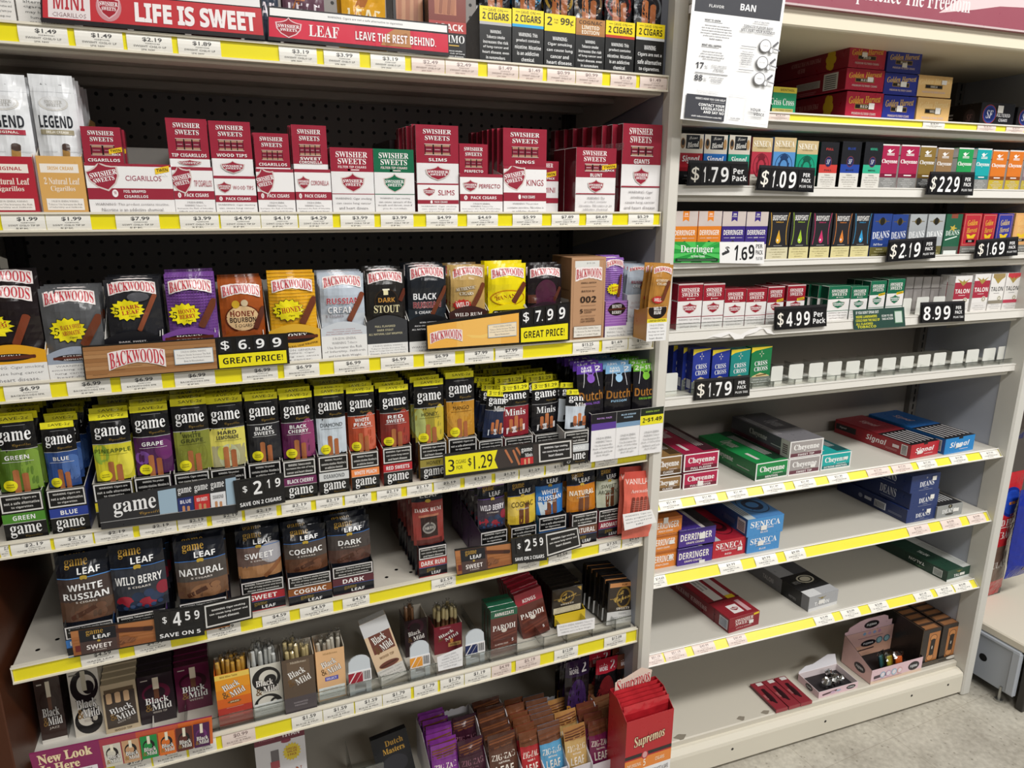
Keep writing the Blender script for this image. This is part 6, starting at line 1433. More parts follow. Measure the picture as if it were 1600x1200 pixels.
# boxes of short cigars
PAR_ = lambda top, tn, sub: [R(0, 0, 1, 1, '5c2c24'), R(0, .84, 1, 1, top), T(tn, .5, .91, .72, .07, 'f0e8e4', 'b'), *[CG(.1, .02 + .07 * q, .95, .1 + .07 * q, .06, ('6b3428', '54281f', '733b2c')[q % 3]) for q in range(7)], T('PARODI', .5, .62, .86, .12, 'f2ece6', 's'), E(.5, .54, .1, .04, 'd9cfc4'), T(sub, .4, .25, .5, .035, 'd9c4ba', 'b'), T('5', .82, .3, .06, .07, 'f0e8e4', 'b')]
box('L6', 766.7, 808, 952, PAR_('1f5a40', 'AMMEZZATI', 'ALL NATURAL CIGARS'), 'green topped brown cigar box beside the red topped ones', '4a241e', d=.018, n=2, step=.02, yb=1022, fin='wrap', left='1f4a38', top='1f5a40')
sp = Spot('L6', 820, 858, 926, yb=994)
o = make_box('cigar_box', sp.w * 1.1, .018, sp.h, '5c2c24', [R(0, 0, 1, 1, '5c2c24'), R(0, .74, 1, 1, '9c2030'), T('KINGS', .5, .82, .48, .08, 'f2e8e6', 'b'), *[CG(.1, .02 + .07 * q, .95, .12 + .07 * q, .06, ('6b3428', '54281f', '733b2c')[q % 3]) for q in range(8)], T('PARODI', .5, .5, .86, .11, 'f2ece6', 's'), E(.5, .42, .1, .04, 'd9cfc4'), T('5', .8, .15, .06, .06, 'f0e8e4', 'b')], 'wrap', top='9c2030', left='7a1c28')
FL.put(o, (sp.x, sp.y + .009, sp.z + .0015), (math.radians(-8), math.radians(-10), 0))
tag(o, 'red topped brown cigar box reading KINGS', 'cigar box', 'row of red topped brown cigar box reading KINGS')
rowcopies(o, FL, 5, .022, 'red topped brown cigar box reading KINGS', 'cigar box', .002, .001)
CAP = lambda c: [R(0, 0, 1, 1, '26201c'), R(.04, .04, .96, .97, '332a22'), E(.5, .62, .24, .26, '8a6c2c'), E(.5, .62, .19, .21, '2e2620'), T('Capone', .5, .6, .62, .17, 'd8b45a', 'c', 14), T('Al', .42, .74, .16, .1, 'd8b45a', 'c', 10), R(.06, .6, .24, .61, 'b8964a'), R(.76, .6, .94, .61, 'b8964a'), T('SWEETS', .5, .36, .42, .06, 'efe6d6', 's'), G([(.82, .96), (.96, .96), (.96, .78)], 'c9a24a')] + c
sp = tray('L6', 866, 914, 957, [R(0, 0, 1, 1, 'e0c02a'), R(0, .0, 1, .2, '1a1614')], 'yellow and black display tray holding gold lettered boxes', 'd9b82a', d=.16, hb=.075, inner='d9b82a', yb=977, side='1a1614')
pk_in(sp, 862, 909, 918, CAP([R(.05, .03, .95, .26, 'd8cdb0'), PAR(['SURGEON GENERAL WARNING:', 'Cigars increase the risk of', 'lung cancer and heart disease.'], .08, .04, .92, .25, '6a5a44')]), 'black and gold cigar box in the yellow tray', 8, '1d1917', d=.014, step=.0165, slip=-.0006)
sign('L6', [(871.6, 994.5), (929, 982), (929.4, 965), (870, 977)], [PAR(['SURGEON GENERAL WARNING: Tobacco Use', 'Increases the Risk of Infertility,', 'Stillbirth and Low Birth Weight.'], .05, .1, .95, .92, '8c8a8c')], 'white warning sticker below the yellow display tray', .010, name='warning_sticker', base='eceaea', cat='sticker', fin='paper', th=.0006)
sp = Spot('L6', 946, 992, 914, y=.034)
o = make_box('cigar_box', sp.w * 1.05, .016, sp.h, '2a2422', CAP([R(.03, .88, .9, .98, 'c98a54'), T('RUM', .5, .93, .16, .05, '5a3a1c', 'b'), R(.0, .0, 1, .3, 'd9d8d6'), PAR(['WARNING:', 'Cigars are not a safe', 'alternative to cigarettes.'], .06, .03, .94, .28, '77767a')]), 'wrap', top='1c1a1c', left='1c1a1c')
FL.put(o, (sp.x + .003, sp.y + .008, sp.z + .001), (math.radians(-6), math.radians(6), 0))
tag(o, 'black and gold cigar box with orange band near the post', 'cigar box', 'row of black and gold cigar box with orange band')
rowcopies(o, FL, 5, .019, 'black and gold cigar box with orange band', 'cigar box', .003, .0015, slip=-.002)
# clear fence with its dividers
def fence(row, x0, x1, y, h, name, dsc, div=None, th=.0016, dd=.2):
    s = SHELF[row]
    fr, dz = s['fr'], s['deck']
    xc = (x0 + x1) / 2
    root = MB()
    root.box((x0 - xc, 0, 0), (x1 - xc, th, h), CLEAR)
    root.box((x0 - xc, -.0004, h - .0012), (x1 - xc, th + .0004, h), EDGE)
    root.box((x0 - xc, -.0004, 0), (x1 - xc, th + .004, .003), EDGE)
    o = root.obj(name)
    fr.put(o, (xc, y, dz(xc)))
    tag(o, dsc, 'shelf fence')
    if div:
        for x in div:
            q = MB()
            q.box((x - xc - .0006, th, 0), (x - xc + .0006, dd, h * .9), CLEAR)
            q.box((x - xc - .0009, -.001, 0), (x - xc + .0009, th + .0015, h), EDGE)
            kid(o, q.obj('divider', o))
    return o
s6 = SHELF['L6']
dv = [FL.X(px, .012, s6['z0']) for px in (290, 343, 398, 448, 498, 545, 596, 640, 682, 726, 766, 808, 850, 886, 926, 962)]
fence('L6', FL.X(285, .012, s6['z0']), -.01, .014, .030, 'clear_fence', 'clear plastic front fence with dividers along the lowest deep shelf', dv)
# banner with the new packs
nb_ = []
for q, c in enumerate(('cfcabb', 'c49a74', '1f8a44', 'd8702a', '5a2a24', '4a1a4a')):
    u = .375 + .1025 * q
    nb_ += [R(u, -.0, u + .095, .78 + .02 * q, c), E(u + .045, .45, .034, .22, '1c1818' if q != 5 else '6a2a6a'), E(u + .04, .45, .024, .14, c), R(u + .038, .52, u + .055, .76 + .02 * q, 'e6dfc8'), T('Black', u + .05, .33, .07, .14, 'f2efe8', 's', ol='2a1c18', olw=.03), T('Mild', u + .058, .18, .058, .14, 'f2efe8', 's', ol='2a1c18', olw=.03), T('&', u + .018, .18, .02, .14, '9a7a3c', 'k')]
sign('L6', [(58, 1224), (333, 1161), (331, 1119.5), (45, 1179)], [R(0, 0, 1, 1, '8a2a5c'), R(.55, .0, 1, 1, 'c4563c'), R(.36, 0, .56, 1, 'a83f4c'), R(.8, .0, 1, 1, 'd4682c'), T('New Look', .175, .74, .28, .3, 'f0dcb4', 's', ol='e8cf9c', olw=.02), T('Is Here', .14, .40, .2, .26, 'f0dcb4', 's', ol='e8cf9c', olw=.02), R(.07, .0, .33, .2, 'e6dfe2'), T('SURGEON GENERAL WARNING', .2, .12, .2, .06, '6a5a60', 'b'), *nb_],
     'magenta to orange banner reading New Look Is Here', -.012, name='shelf_banner', cat='banner', base='8a2a5c')

# ================================================================== BASE OF THE DEEP BAY
DZ = .187
def bspot(px, py, z=DZ):
    return FL.atz(px, py, z)
# boxed five packs standing at the left
o = box('L7', 410, 486, 1141, [R(0, 0, 1, 1, 'd9d7da'), R(0, .88, 1, 1, '6a2236'), T('PHILLIES', .25, .935, .3, .03, 'a86a78', 'b'), T('TITAN', .72, .94, .36, .05, 'f0e8ea', 'b'), E(.62, .87, .1, .02, '8a2a44'), R(.3, .62, .46, .80, '6a6468'), R(.28, .6, .46, .68, 'a84a52'), S(.72, .74, .19, .1, 'e2c832', 17, .8), T('SPECIAL', .72, .775, .22, .025, '9a4a1c', 'b'), T('VALUE', .72, .745, .2, .025, '9a4a1c', 'b'), T('5 PACK', .72, .71, .18, .025, '9a4a1c', 'b'), T('TITAN', .6, .52, .6, .08, 'a85a3a', 's'), PAR(W1, .1, .05, .9, .3, '8a8a8c')],
        'tall white box with maroon top and yellow burst', 'cfcdd0', d=.02, n=3, step=.028, y=.10, fin='wrap', top='6a2236', left='6a2236')
c0 = bspot(620, 1230)
o = make_box('cigar_box', .085, .022, .11, '16171c', [R(0, 0, 1, 1, '16171c'), T('Dutch', .6, .82, .5, .12, 'c99a3c', 's'), T('Masters', .55, .66, .6, .12, 'c99a3c', 's'), E(.5, .35, .36, .2, '2a2a30')], 'gloss')
p7 = FL.aty(622, 1180, .11)
FL.put(o, (p7.x, .12, DZ + .004), (math.radians(-16), math.radians(-8), 0))
tag(o, 'black cigar box with gold lettering leaning by the clear bin', 'cigar box')
mbb = MB()
pA = FL.aty(575, 1192, .10)
mbb.box((-.035, -.002, 0), (.035, .0, .075), CLEAR); mbb.box((-.035, -.0025, .074), (.035, .0005, .0765), EDGE); mbb.box((-.0355, -.002, 0), (-.0345, .1, .075), CLEAR); mbb.box((-.035, 0, 0), (.035, .1, .002), CLEAR)
o = mbb.obj('clear_bin'); FL.put(o, (pA.x, .10, DZ)); tag(o, 'clear plastic bin standing left of the gold lettered box', 'bin')
# seven slot cardboard display of leaf pouches, leaning back
ZZ = lambda c, c2, tc='efe6da', l='LEAF': [R(0, .72, 1, 1, c2), *[CG(.05, .74 + .05 * q, .95, .78 + .05 * q, .06, ('6b4028', '58331f', '7a4a30')[q % 3]) for q in range(4)], R(0, 0, 1, .70, c), T('ZIG-ZAG', .5, .56, .84, .12, tc, 's'), T('NATURAL', .5, .45, .4, .035, tc, 'b'), T(l, .5, .3, .62, .16, tc, 'b'), *CG(.2, .0, .8, .14, .1, '6b4028')]
def zz_slot(pxl, pxr, ptop, pbot, c, c2, dsc, n, tc='efe6da', wall='dcd9de', lift=0, y0=None, jr=.03, rows=None):
    y0 = .012 - .075 * (pxl - 650) / 262 if y0 is None else y0
    a, b = FL.aty(pxl, ptop, y0 + .16), FL.aty(pxr, ptop, y0 + .16)
    w = abs(b.x - a.x)
    h = a.z - DZ
    xc = (a.x + b.x) / 2
    x_at = FL.aty((pxl + pxr) / 2 + (8 if pxl < 900 else 10), 1195, y0).x
    sh = (x_at - xc)
    d = .16
    o = make_tray('slot_carton', w, d, .04, h, 'd9d4da', (), wall, fin='paper', slope=.35, side='d9d6da', torn=.003)
    FL.put(o, (xc, y0 + d / 2, DZ), (0, 0, math.radians(0)))
    tag(o, 'white open slot carton holding ' + dsc if n else dsc, 'display carton')
    if not n:
        return o
    ph = .118
    first = None
    for k in range(n):
        if first is None:
            q = make_pouch('cigar_pouch', w * .92, ph, .009, c, ZZ(c, c2, tc), 'film', rng.randint(1, 999))
            first = q
        else:
            q = copy_tree(first)
        yy = y0 + .012 + (d - .04) * k / max(n, 1)
        zz = DZ + .006 + (max(h - ph, 0) + .012) * (k / max(n - 1, 1)) + rng.uniform(0, .006) + lift
        FL.put(q, (xc + rng.uniform(-.002, .002), yy, zz), (math.radians(-16) + rng.uniform(-.05, .05), rng.uniform(-jr, jr), 0))
        tag(q, '%s, %s from the front of its slot' % (dsc, ORD[k + 1]), 'cigar pouch', 'pouches: ' + dsc)
    return o
zz_slot(650, 692, 1122, 1200, '7a3488', '7a3488', 'purple leaf pouch', 8)
zz_slot(692, 733, 1112, 1200, '3a1a28', '3a1a28', 'plum leaf pouch in the nearly empty slot', 2, tc='8a5a6a')
zz_slot(733, 778, 1100, 1200, '5a3a2e', '4a2e24', 'dark brown leaf pouch', 6)
zz_slot(781, 811, 1116, 1200, 'a8282e', '6b4028', 'red leaf pouch with wood grain top', 6)
zz_slot(811, 846, 1103, 1200, '5a9cc4', '6b4634', 'sky blue leaf pouch with wood grain top', 8)
zz_slot(846, 880, 1092, 1200, 'c9a66a', 'a87844', 'golden tan leaf pouch', 3)
zz_slot(880, 912, 1088, 1200, '7a2450', '6b3a2a', 'magenta leaf pouch with wood grain top', 7)
zz_slot(912, 940, 1076, 1200, '6e4a38', '7a5238', 'mid brown leaf pouch', 8)
# single pouches hanging at the back right
for (xl, xr, yt, yb, hc, c, dsc, ttl) in ((882, 918, 1034, 1092, '2a1c38', '3a2450', 'black single pouch with dark purple header on the base', 0), (928, 961, 1030, 1092, 'a82434', '8a2a2e', 'black single pouch with red header on the base', 1), (961, 994, 1022, 1105, '7a4632', '5a3a2c', 'black single pouch with brown header on the base', 1)):
    pouch('L7', xl, xr, yt, '1a1418', [E(.5, .5, .4, .3, c), *CG(.4, .05, .42, .6, .12, c), *CG(.6, .05, .6, .5, .12, c), T('Dutch', .5, .45, .86, .14, 'a8742c', 'b'), *([T('Leaf', .72, .26, .44, .12, 'e8e4e0', 'k', 10)] if ttl else []), R(0, 0, 1, .12 if ttl else .01, 'e0d02a')], dsc, y=.05, n=2, step=.03, t=.012, head=hc, headart=[T('SAVE', .34, .68, .36, .28, 'e9e4e8', 'b'), T('MORE', .34, .34, .36, .28, 'e9e4e8', 'b'), T('2', .76, .5, .2, .6, 'e9e4e8', 'b')], hh=.17, fin='film')
# red carton of flat packs with pop-up header
xa, xb = FL.aty(976, 1196, -.115).x, FL.aty(1048, 1177, -.115).x
w = xb - xa
hF = FL.aty(1012, 1120, -.115).z - DZ
SUP = [R(0, 0, 1, 1, 'f0eeee'), R(0, .27, 1, 1, 'b8242c'), R(0, .27, 1, .43, 'e88a3a'), R(0, .45, 1, .50, '2a2426'), E(.42, .46, .07, .06, 'b8343c'), E(.42, .46, .05, .045, 'd8a0a0'), T('Supremos', .5, .68, .66, .18, 'f0dcb4', 'k', 6, ol='6a1a1c', olw=.05), T('5', .42, .35, .05, .1, 'fbe8d4', 'b'), T('THE ORIGINAL', .2, .35, .3, .05, 'fbe0c4', 'b'), T('CIGARS', .75, .35, .2, .05, 'fbe0c4', 'b'), PAR(['WARNING: THIS PRODUCT IS NOT A SAFE', 'ALTERNATIVE TO CIGARETTES.'], .05, .04, .95, .24, '6a6668')]
o = make_tray('display_carton', w, .08, hF, hF * 1.16, 'b8242c', SUP, 'a81f28', fin='gloss', slope=.1, side='b8242c')
FL.put(o, ((xa + xb) / 2, -.115 + .04, DZ + .001), (0, 0, math.radians(0)))
tag(o, 'red display carton with pop-up header at the foot of the post', 'display carton')
mbb = MB()
print_art(mbb, [G([(-.02, .2), (.2, .0), (.6, .1), (.95, .2), (1.02, .8), (.7, 1.0), (.3, .8), (.0, .7)], 'f0d8c8'), T('Supremos', .5, .5, .92, .62, 'c8323a', 'k', 8, ol='f6e8dc', olw=.06)], w * .8, hF * .38, lambda u, v, l: (u - w * .4, .0365 - l, v + hF * .98), 'gloss')
kid(o, mbb.obj('header_lettering', o))
q0 = None
for k in range(5):
    if q0 is None:
        q0 = make_pouch('cigar_pouch', w * .96, hF * 1.12, .006, 'a81f28', [R(0, .9, 1, 1, 'c8323a')], 'film', 5)
        q = q0
    else:
        q = copy_tree(q0)
    FL.put(q, ((xa + xb) / 2 + rng.uniform(-.002, .002), -.115 + .010 + .012 * k, DZ + .004 + .0015 * k), (math.radians(-2), 0, 0))
    tag(q, 'flat red foil pack, %s from the front of the red carton' % ORD[k + 1], 'cigar pouch', 'flat packs in the red carton')
# ================================================================== RIGHT BAY
def pack(row, xl, xr, yt, art, desc, base, n=1, lid=.64, **k):
    return box(row, xl, xr, yt, art, desc, base, d=k.pop('d', .022), n=n, cat='cigarette-size pack', name='cigar_pack', fin=k.pop('fin', 'wrap'), lid=lid, **k)
# -- under the header: stacked cartons
GHA = lambda c, nm, tc='e2b83c': [R(0, 0, 1, 1, c), T('Golden Harvest', .5, .74, .86, .26, tc, 'k', 4), *FR(.24, .38, .74, .58, .015, .03, '9a7a3a', '1c1718'), T(nm, .49, .48, .2, .1, 'd9cfc0', 'b'), T('PREMIUM FILTERED CIGARS', .5, .22, .66, .09, 'd9c4c0', 'b')]
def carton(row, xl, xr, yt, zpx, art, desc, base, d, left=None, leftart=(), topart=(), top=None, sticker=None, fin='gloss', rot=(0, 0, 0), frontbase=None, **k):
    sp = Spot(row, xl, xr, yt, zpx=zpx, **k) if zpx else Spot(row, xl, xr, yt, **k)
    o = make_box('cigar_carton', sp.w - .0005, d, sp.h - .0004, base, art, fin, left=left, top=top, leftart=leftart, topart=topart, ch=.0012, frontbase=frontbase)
    sp.fr.put(o, (sp.x, sp.y + d / 2, sp.z), rot)
    tag(o, desc, 'carton')
    if sticker:
        u, v, su, sv = sticker
        q = MB()
        w, h = sp.w, sp.h
        q.box((-w / 2 + (u - su / 2) * w, -d / 2 - .0022, (v - sv / 2) * h), (-w / 2 + (u + su / 2) * w, -d / 2 - .0014, (v + sv / 2) * h), mat('e9e7e2', 'paper'))
        kid(o, q.obj('price_sticker', o))
    return o
LEAF_R = [R(0, 0, 1, 1, '8a1c2c')]
def gh_left(k):
    if k == 1:
        return [R(.72, .1, .9, .9, 'e4e0dc'), *[R(.74, .16 + .1 * q, .88, .20 + .1 * q, '3a3638') for q in range(7)], R(.36, .3, .68, .66, 'c9bfbc'), *[R(.38, .34 + .06 * q, .66, .36 + .06 * q, '6a5a5c') for q in range(5)], R(.4, .12, .64, .15, 'c47a84'), R(.42, .04, .62, .07, 'c47a84')]
    return [T('PREMIUM FILTERED', .45, .62, .4, .2, 'c98a8a', 's', 180), *[E(.78 + .03 * math.cos(q), .5 + .3 * math.sin(q), .035, .2, 'd8b02c') for q in range(6)], R(.75, .1, .81, .4, 'd8b02c'), T('RED', .4, .3, .1, .2, 'c98a8a', 's', 180)]
for k, (xl, xr, yt, zp) in enumerate(((1319, 1376, 144, None), (1320, 1379, 108, 142), (1325, 1381.5, 72, 108))):
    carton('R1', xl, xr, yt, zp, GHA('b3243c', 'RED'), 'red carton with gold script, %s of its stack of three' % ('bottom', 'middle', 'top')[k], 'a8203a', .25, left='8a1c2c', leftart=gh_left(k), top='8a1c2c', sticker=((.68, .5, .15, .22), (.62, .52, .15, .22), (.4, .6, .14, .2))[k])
for k, (xl, xr, yt, zp) in enumerate(((1376.5, 1427, 150, None), (1379.5, 1432, 115, 149), (1384.5, 1437, 80, 115))):
    carton('R1', xl, xr, yt, zp, GHA('2a3590', 'BLUE'), 'blue carton with gold script, %s of its stack of three' % ('bottom', 'middle', 'top')[k], '2a3590', .24, sticker=((.5, .5, .17, .24), (.55, .5, .17, .24), (.5, .35, .14, .2))[k])
for k, (xl, xr, yt, zp) in enumerate(((1429.5, 1480.5, 153.5, None), (1430, 1484.5, 118.5, 152))):
    carton('R1', xl, xr, yt, zp, GHA('e6bd7c', 'VANILLA', 'eed29a'), 'pale orange carton with black bar, %s of its stack of two' % ('lower', 'upper')[k], 'e3b676', .24, sticker=((.62, .5, .15, .24), (.75, .7, .14, .2))[k])
carton('R1', 1205, 1241.5, 136, None, [R(0, 0, 1, 1, '2f9a6c'), R(0, .8, 1, 1, 'e6d24a'), T('MENTHOL', .6, .9, .6, .09, '7a6a1a', 'b'), T('Criss Cross', .42, .48, 1.0, .24, 'f0f4f0', 's'), R(.0, .12, .9, .24, 'c9b86a'), T('FILTERED CIGARS', .5, .18, .7, .06, '6a5a2a', 'b')], 'green carton with yellow edge beside the hanging notice', '2f9a6c', .2, left='1f6a4a')
SF = [R(0, 0, 1, 1, '1b1a1e'), E(.26, .52, .2, .4, 'a03a2c'), E(.26, .52, .185, .37, '2a3f8a'), E(.26, .52, .15, .3, '1b2a6a'), T('SF', .26, .52, .2, .34, 'dcdce4', 'k'), T('FILTERED', .68, .5, .4, .14, 'd9d9dc', 'b'), T('CIGARS', .68, .3, .26, .12, 'd9d9dc', 'b')]
carton('R1', 1529, 1581, 161, None, SF, 'black carton with blue oval at the right end under the header', '18171a', .2, left='18171a', leftart=[E(.85, .4, .08, .36, '3a3236'), T('SF', .85, .4, .08, .3, '8a6a6a', 'k'), *[R(.5, .25 + .15 * q, .62, .32 + .15 * q, 'b9b9bc') for q in range(3)]], sticker=(.55, .74, .16, .3))
carton('R1', 1586, 1632, 168, None, SF, 'black carton cut by the right picture edge under the header', '18171a', .2, left='18171a')
# -- second row
BL = lambda c, n: [R(0, 0, 1, .3, '2a2a2c'), R(0, .3, 1, .64, c), R(0, .64, 1, 1, 'd9d2c4'), R(.26, .72, .84, .98, '26272a'), E(.13, .82, .1, .1, '8a6a4a'), E(.13, .84, .06, .06, '2c2c2e'), E(.9, .82, .07, .1, 'b08a5c'), T('Blend', .56, .8, .5, .1, 'e9e6e0', 'k', 6), T('Prime', .56, .93, .36, .06, 'c9c6c0', 'c', 6), T('Signal', .5, .52, .74, .15, 'f2f2f2', 'i', 0), R(.56, .42, .86, .426, 'e6e6e6'), PAR(['WARNING: This', 'product contains', 'nicotine.'], .2, .06, .8, .24, 'a9a9a9')]
for xl, xr, yt, c, nm in ((1058, 1094.5, 209, 'a82a34', 'red'), (1096, 1131.5, 210.5, '2a6ab4', 'blue'), (1134, 1167, 211.5, '2c9a80', 'teal')):
    pack('R2', xl, xr, yt, BL(c, nm), nm + ' pack in crinkled wrap with Blend lid on the narrow shelf', c, n=1)
SE = lambda c, ink: [R(0, 0, 1, .27, 'd8d3c6'), R(0, .27, 1, .72, c), E(.5, .44, .4, .25, ink), E(.5, .44, .37, .23, c), E(.5, .45, .22, .17, ink), E(.5, .44, .16, .12, c), *CG(.32, .3, .28, .5, .06, ink), *CG(.68, .3, .72, .5, .06, ink), G([(.3, .62), (.5, .7), (.7, .62), (.62, .56), (.38, .56)], ink), R(0, .72, 1, 1, 'c9b285'), T('SENECA', .5, .88, .86, .12, 'f4eee2', 's', ol='a8925c', olw=.03), T('FILTERED CIGARS', .5, .8, .5, .025, '7a6a44', 'b'), PAR(W1, .08, .04, .92, .24, '8a867c')]
for xl, xr, yt, c, ink, nm in ((1170, 1201, 215, 'b83a4a', '7a2430', 'red'), (1203.5, 1237.5, 215, '5a92cc', '26406a', 'light blue'), (1239.5, 1272, 220, '1f9a78', '1a5a48', 'green')):
    pack('R2', xl, xr, yt, SE(c, ink), 'gold topped pack with profile head on %s panel' % nm, c, n=1, lid=.72)
SFP = lambda c, nm: [R(0, 0, 1, .34, 'dcd9d2'), R(0, .34, 1, .52, c), R(0, .52, 1, 1, '232327'), E(.48, .58, .19, .115, '7a3a3a'), E(.48, .58, .17, .10, '232a5a'), T('SF', .48, .58, .2, .1, 'd8d8e0', 'k'), T(nm, .5, .85, .4, .05, c, 'b'), T(nm, .5, .4, .4, .035, '2a2a2c', 'b'), PAR(['WARNING:', 'Cigar smoking can', 'cause cancers of the', 'mouth and throat,', 'even if you do', 'not inhale.'], .1, .03, .9, .32, '8a867e')]
for xl, xr, yt, c, nm in ((1276, 1304, 222, 'c8423c', 'FULL'), (1309, 1338.5, 221, '2a469c', 'BLUE'), (1344, 1372, 222, '3ab08c', 'MENTHOL')):
    pack('R2', xl, xr, yt, SFP(c, nm), 'black topped pack with round emblem and %s band' % {'FULL': 'scarlet', 'BLUE': 'royal blue', 'MENTHOL': 'mint'}[nm], '232327', n=1, lid=.74, left='101012')
CH = lambda c, c2, w='8a8a88': [R(0, 0, 1, .27, w), R(0, .27, 1, .36, c2), R(0, .36, 1, 1, c), R(0, .97, 1, 1, 'e4e2e0'), T('Cheyenne', .5, .62, .92, .11, 'f4f2f0', 's', ol='f4f2f0', olw=.01), G([(.3, .86), (.46, .8), (.72, .9), (.52, .86), (.46, .9)], 'f0eeec'), R(.3, .79, .74, .805, 'f0eeec'), R(.3, .76, .74, .775, 'f0eeec'), R(.3, .31, .72, .335, 'f0eeec'), PAR(['WARNING:', 'This product', 'contains nicotine.', 'Nicotine is an', 'addictive', 'chemical.'], .12, .03, .9, .25, 'd4d4d2', 'b')]
for xl, xr, yt, c, c2, w, nm in ((1371, 1397, 225.5, 'a8284e', '7a1f3a', '8a8a88', 'crimson'), (1400, 1428, 226.5, 'a8284e', '7a1f3a', '8a8a88', 'crimson second'), (1430, 1454, 228, '8a7038', '6e5628', '4a4a4a', 'olive brown'), (1457, 1481, 231, '9a7a54', '7a5c3c', '8a8a88', 'tan'), (1489, 1512, 231, '2a9a54', '1f7a40', '8a8a88', 'leaf green'), (1518, 1540, 232, '1fa4a8', '187a80', '8a8a88', 'turquoise'), (1542, 1565, 234.5, 'd8782a', '8a4a1c', 'c4ac3a', 'orange'), (1568, 1590, 235, 'd8782a', '8a4a1c', 'c4ac3a', 'orange second'), (1593, 1618, 236, '9a8a90', '7a6a74', 'b4a44a', 'greyish')):
    d_ = {'crimson second': 'narrow crimson pack with flying bird, right one of the pair', 'crimson': 'narrow crimson pack with flying bird, left one of the pair', 'orange': 'narrow orange pack with flying bird, left one of the pair', 'orange second': 'narrow orange pack with flying bird, right one of the pair'}.get(nm, 'narrow %s pack with flying bird and white lettering' % nm)
    pack('R2', xl, xr, yt, CH(c, c2, w), d_, c, n=1, lid=.76, left='dcdad8')
# -- third row
DE = lambda c: [R(0, .0, 1, .34, 'd6cdc8'), R(0, .34, 1, .71, c), R(0, .71, 1, 1, 'cdc0ba'), T('DERRINGER', .5, .585, .84, .1, 'f4efe8', 'b'), R(.1, .475, .34, .481, 'f4efe8'), R(.64, .475, .9, .481, 'f4efe8'), T('PEACH' if c[0] == 'e' else 'GRAPE', .49, .478, .2, .025, 'f4efe8', 'b'), E(.5, .37, .08, .055, '2a2428'), T('D', .5, .37, .06, .05, 'f0f0f0', 's'), G([(.38, 1), (.64, 1), (.64, .80), (.51, .84), (.38, .80)], c), T('20', .51, .945, .14, .04, 'f4efe8', 'b'), T('CIGARS', .51, .90, .2, .02, 'f4efe8', 'b')]
for xl, xr, yt, c, nm in ((1048, 1086, 330, 'e2852e', 'orange pack with ribbon badge, left one of the pair'), (1087, 1123, 330, 'e2852e', 'orange pack with ribbon badge, right one of the pair'), (1124, 1160, 330.5, '3f2f7e', 'purple pack with ribbon badge, left one of the pair'), (1161, 1194.5, 331, '3f2f7e', 'purple pack with ribbon badge, right one of the pair')):
    pack('R3', xl, xr, yt, DE(c), nm, c, n=1, lid=.71, top='cdc0ba')
def BO(c, w):
    r = [R(0, 0, 1, .27, w), R(0, .27, 1, 1, '2b2a2d'), T('BODYSHOT', .5, .89, .66, .11, 'e4e2e0', 'b'), T('VANILLA', .5, .8, .36, .025, c, 'b')]
    for s in (-1, 1):
        q = [(.5 + s * (.44 - .09 * math.sin(math.pi * min(1, (1 - v) * 1.3))), v) for v in [.32 + .068 * k for k in range(11)]]
        r.append(G([(a - .012, b) for a, b in q] + [(a + .012, b) for a, b in q[::-1]], c))
    r += [E(.5, .42, .11, .07, c), G([(.39, .435), (.5, .64), (.61, .435)], c), E(.47, .42, .03, .025, 'f0f0ec'), R(.3, .3, .7, .312, '9a9a9a'), PAR(W4 + ['alternative.'], .12, .05, .9, .25, '9a8f6a')]
    return r
for k, (xl, xr, yt, c, w) in enumerate(((1196, 1229, 332, 'dca838', 'd6cfae'), (1231, 1261, 332, 'a4c83a', 'd9cf9a'), (1263.5, 1294, 333, 'c83a6c', 'd9cf9a'), (1296.5, 1325, 333.5, 'd8823a', 'd9cf9a'), (1327, 1355, 333.5, '3a9ad0', 'd9cf9a'))):
    pack('R3', xl, xr, yt, BO(c, w), 'black pack with %s teardrop and curved lines' % ('golden', 'lime green', 'pink', 'orange', 'sky blue')[k], '2b2a2d', n=1, lid=.7, frontbase='2b2a2d')
DN = lambda c, tc: [R(0, 0, 1, .24, '6a6438'), R(0, .24, 1, 1, c), T('DEANS', .5, .52, .9, .16, tc, 's', 4), R(.12, .82, .88, .835, '6a5a2c'), E(.5, .83, .2, .07, '6a5a2c'), E(.5, .83, .13, .09, '26241c'), T('D', .5, .83, .14, .1, 'e0d8b0', 's'), R(.36, .4, .62, .43, '8a8a8a'), T('Full Flavor', .4, .3, .5, .05, tc, 'k'), PAR(['WARNING:', 'This product', 'contains nicotine.'], .1, .03, .9, .22, 'cfc89a', 'b')]
for xl, xr, yt, c, tc, nm in ((1357, 1386, 334, '2c4488', 'eceef4', 'navy blue pack with winged crest, left one of the pair'), (1386.5, 1411, 335, '2c4488', 'eceef4', 'navy blue pack with winged crest, right one of the pair'), (1414, 1440, 334.5, 'a9adb0', 'f0f2f2', 'silver pack with winged crest, left one of the pair'), (1442, 1468, 334.5, 'a9adb0', 'f0f2f2', 'silver pack with winged crest, right one of the pair'), (1470, 1495, 334.5, '2c6048', 'dcebe2', 'dark green pack with gold leaves on its narrow shelf')):
    pack('R3', xl, xr, yt, DN(c, tc) if 'dark green' not in nm else [R(0, 0, 1, .22, '5a6058'), R(.1, .03, .9, .12, 'e2e6e2'), R(0, .22, 1, 1, c), R(.3, .9, .7, 1, '8a4a3a'), S(.5, .66, .26, .09, 'c9b04a', 5, .4), T('DEANS', .5, .55, .84, .12, tc, 's', 3), *CG(.1, .38, .8, .46, .05, 'dcebe2')], nm, c, n=1, lid=.7)
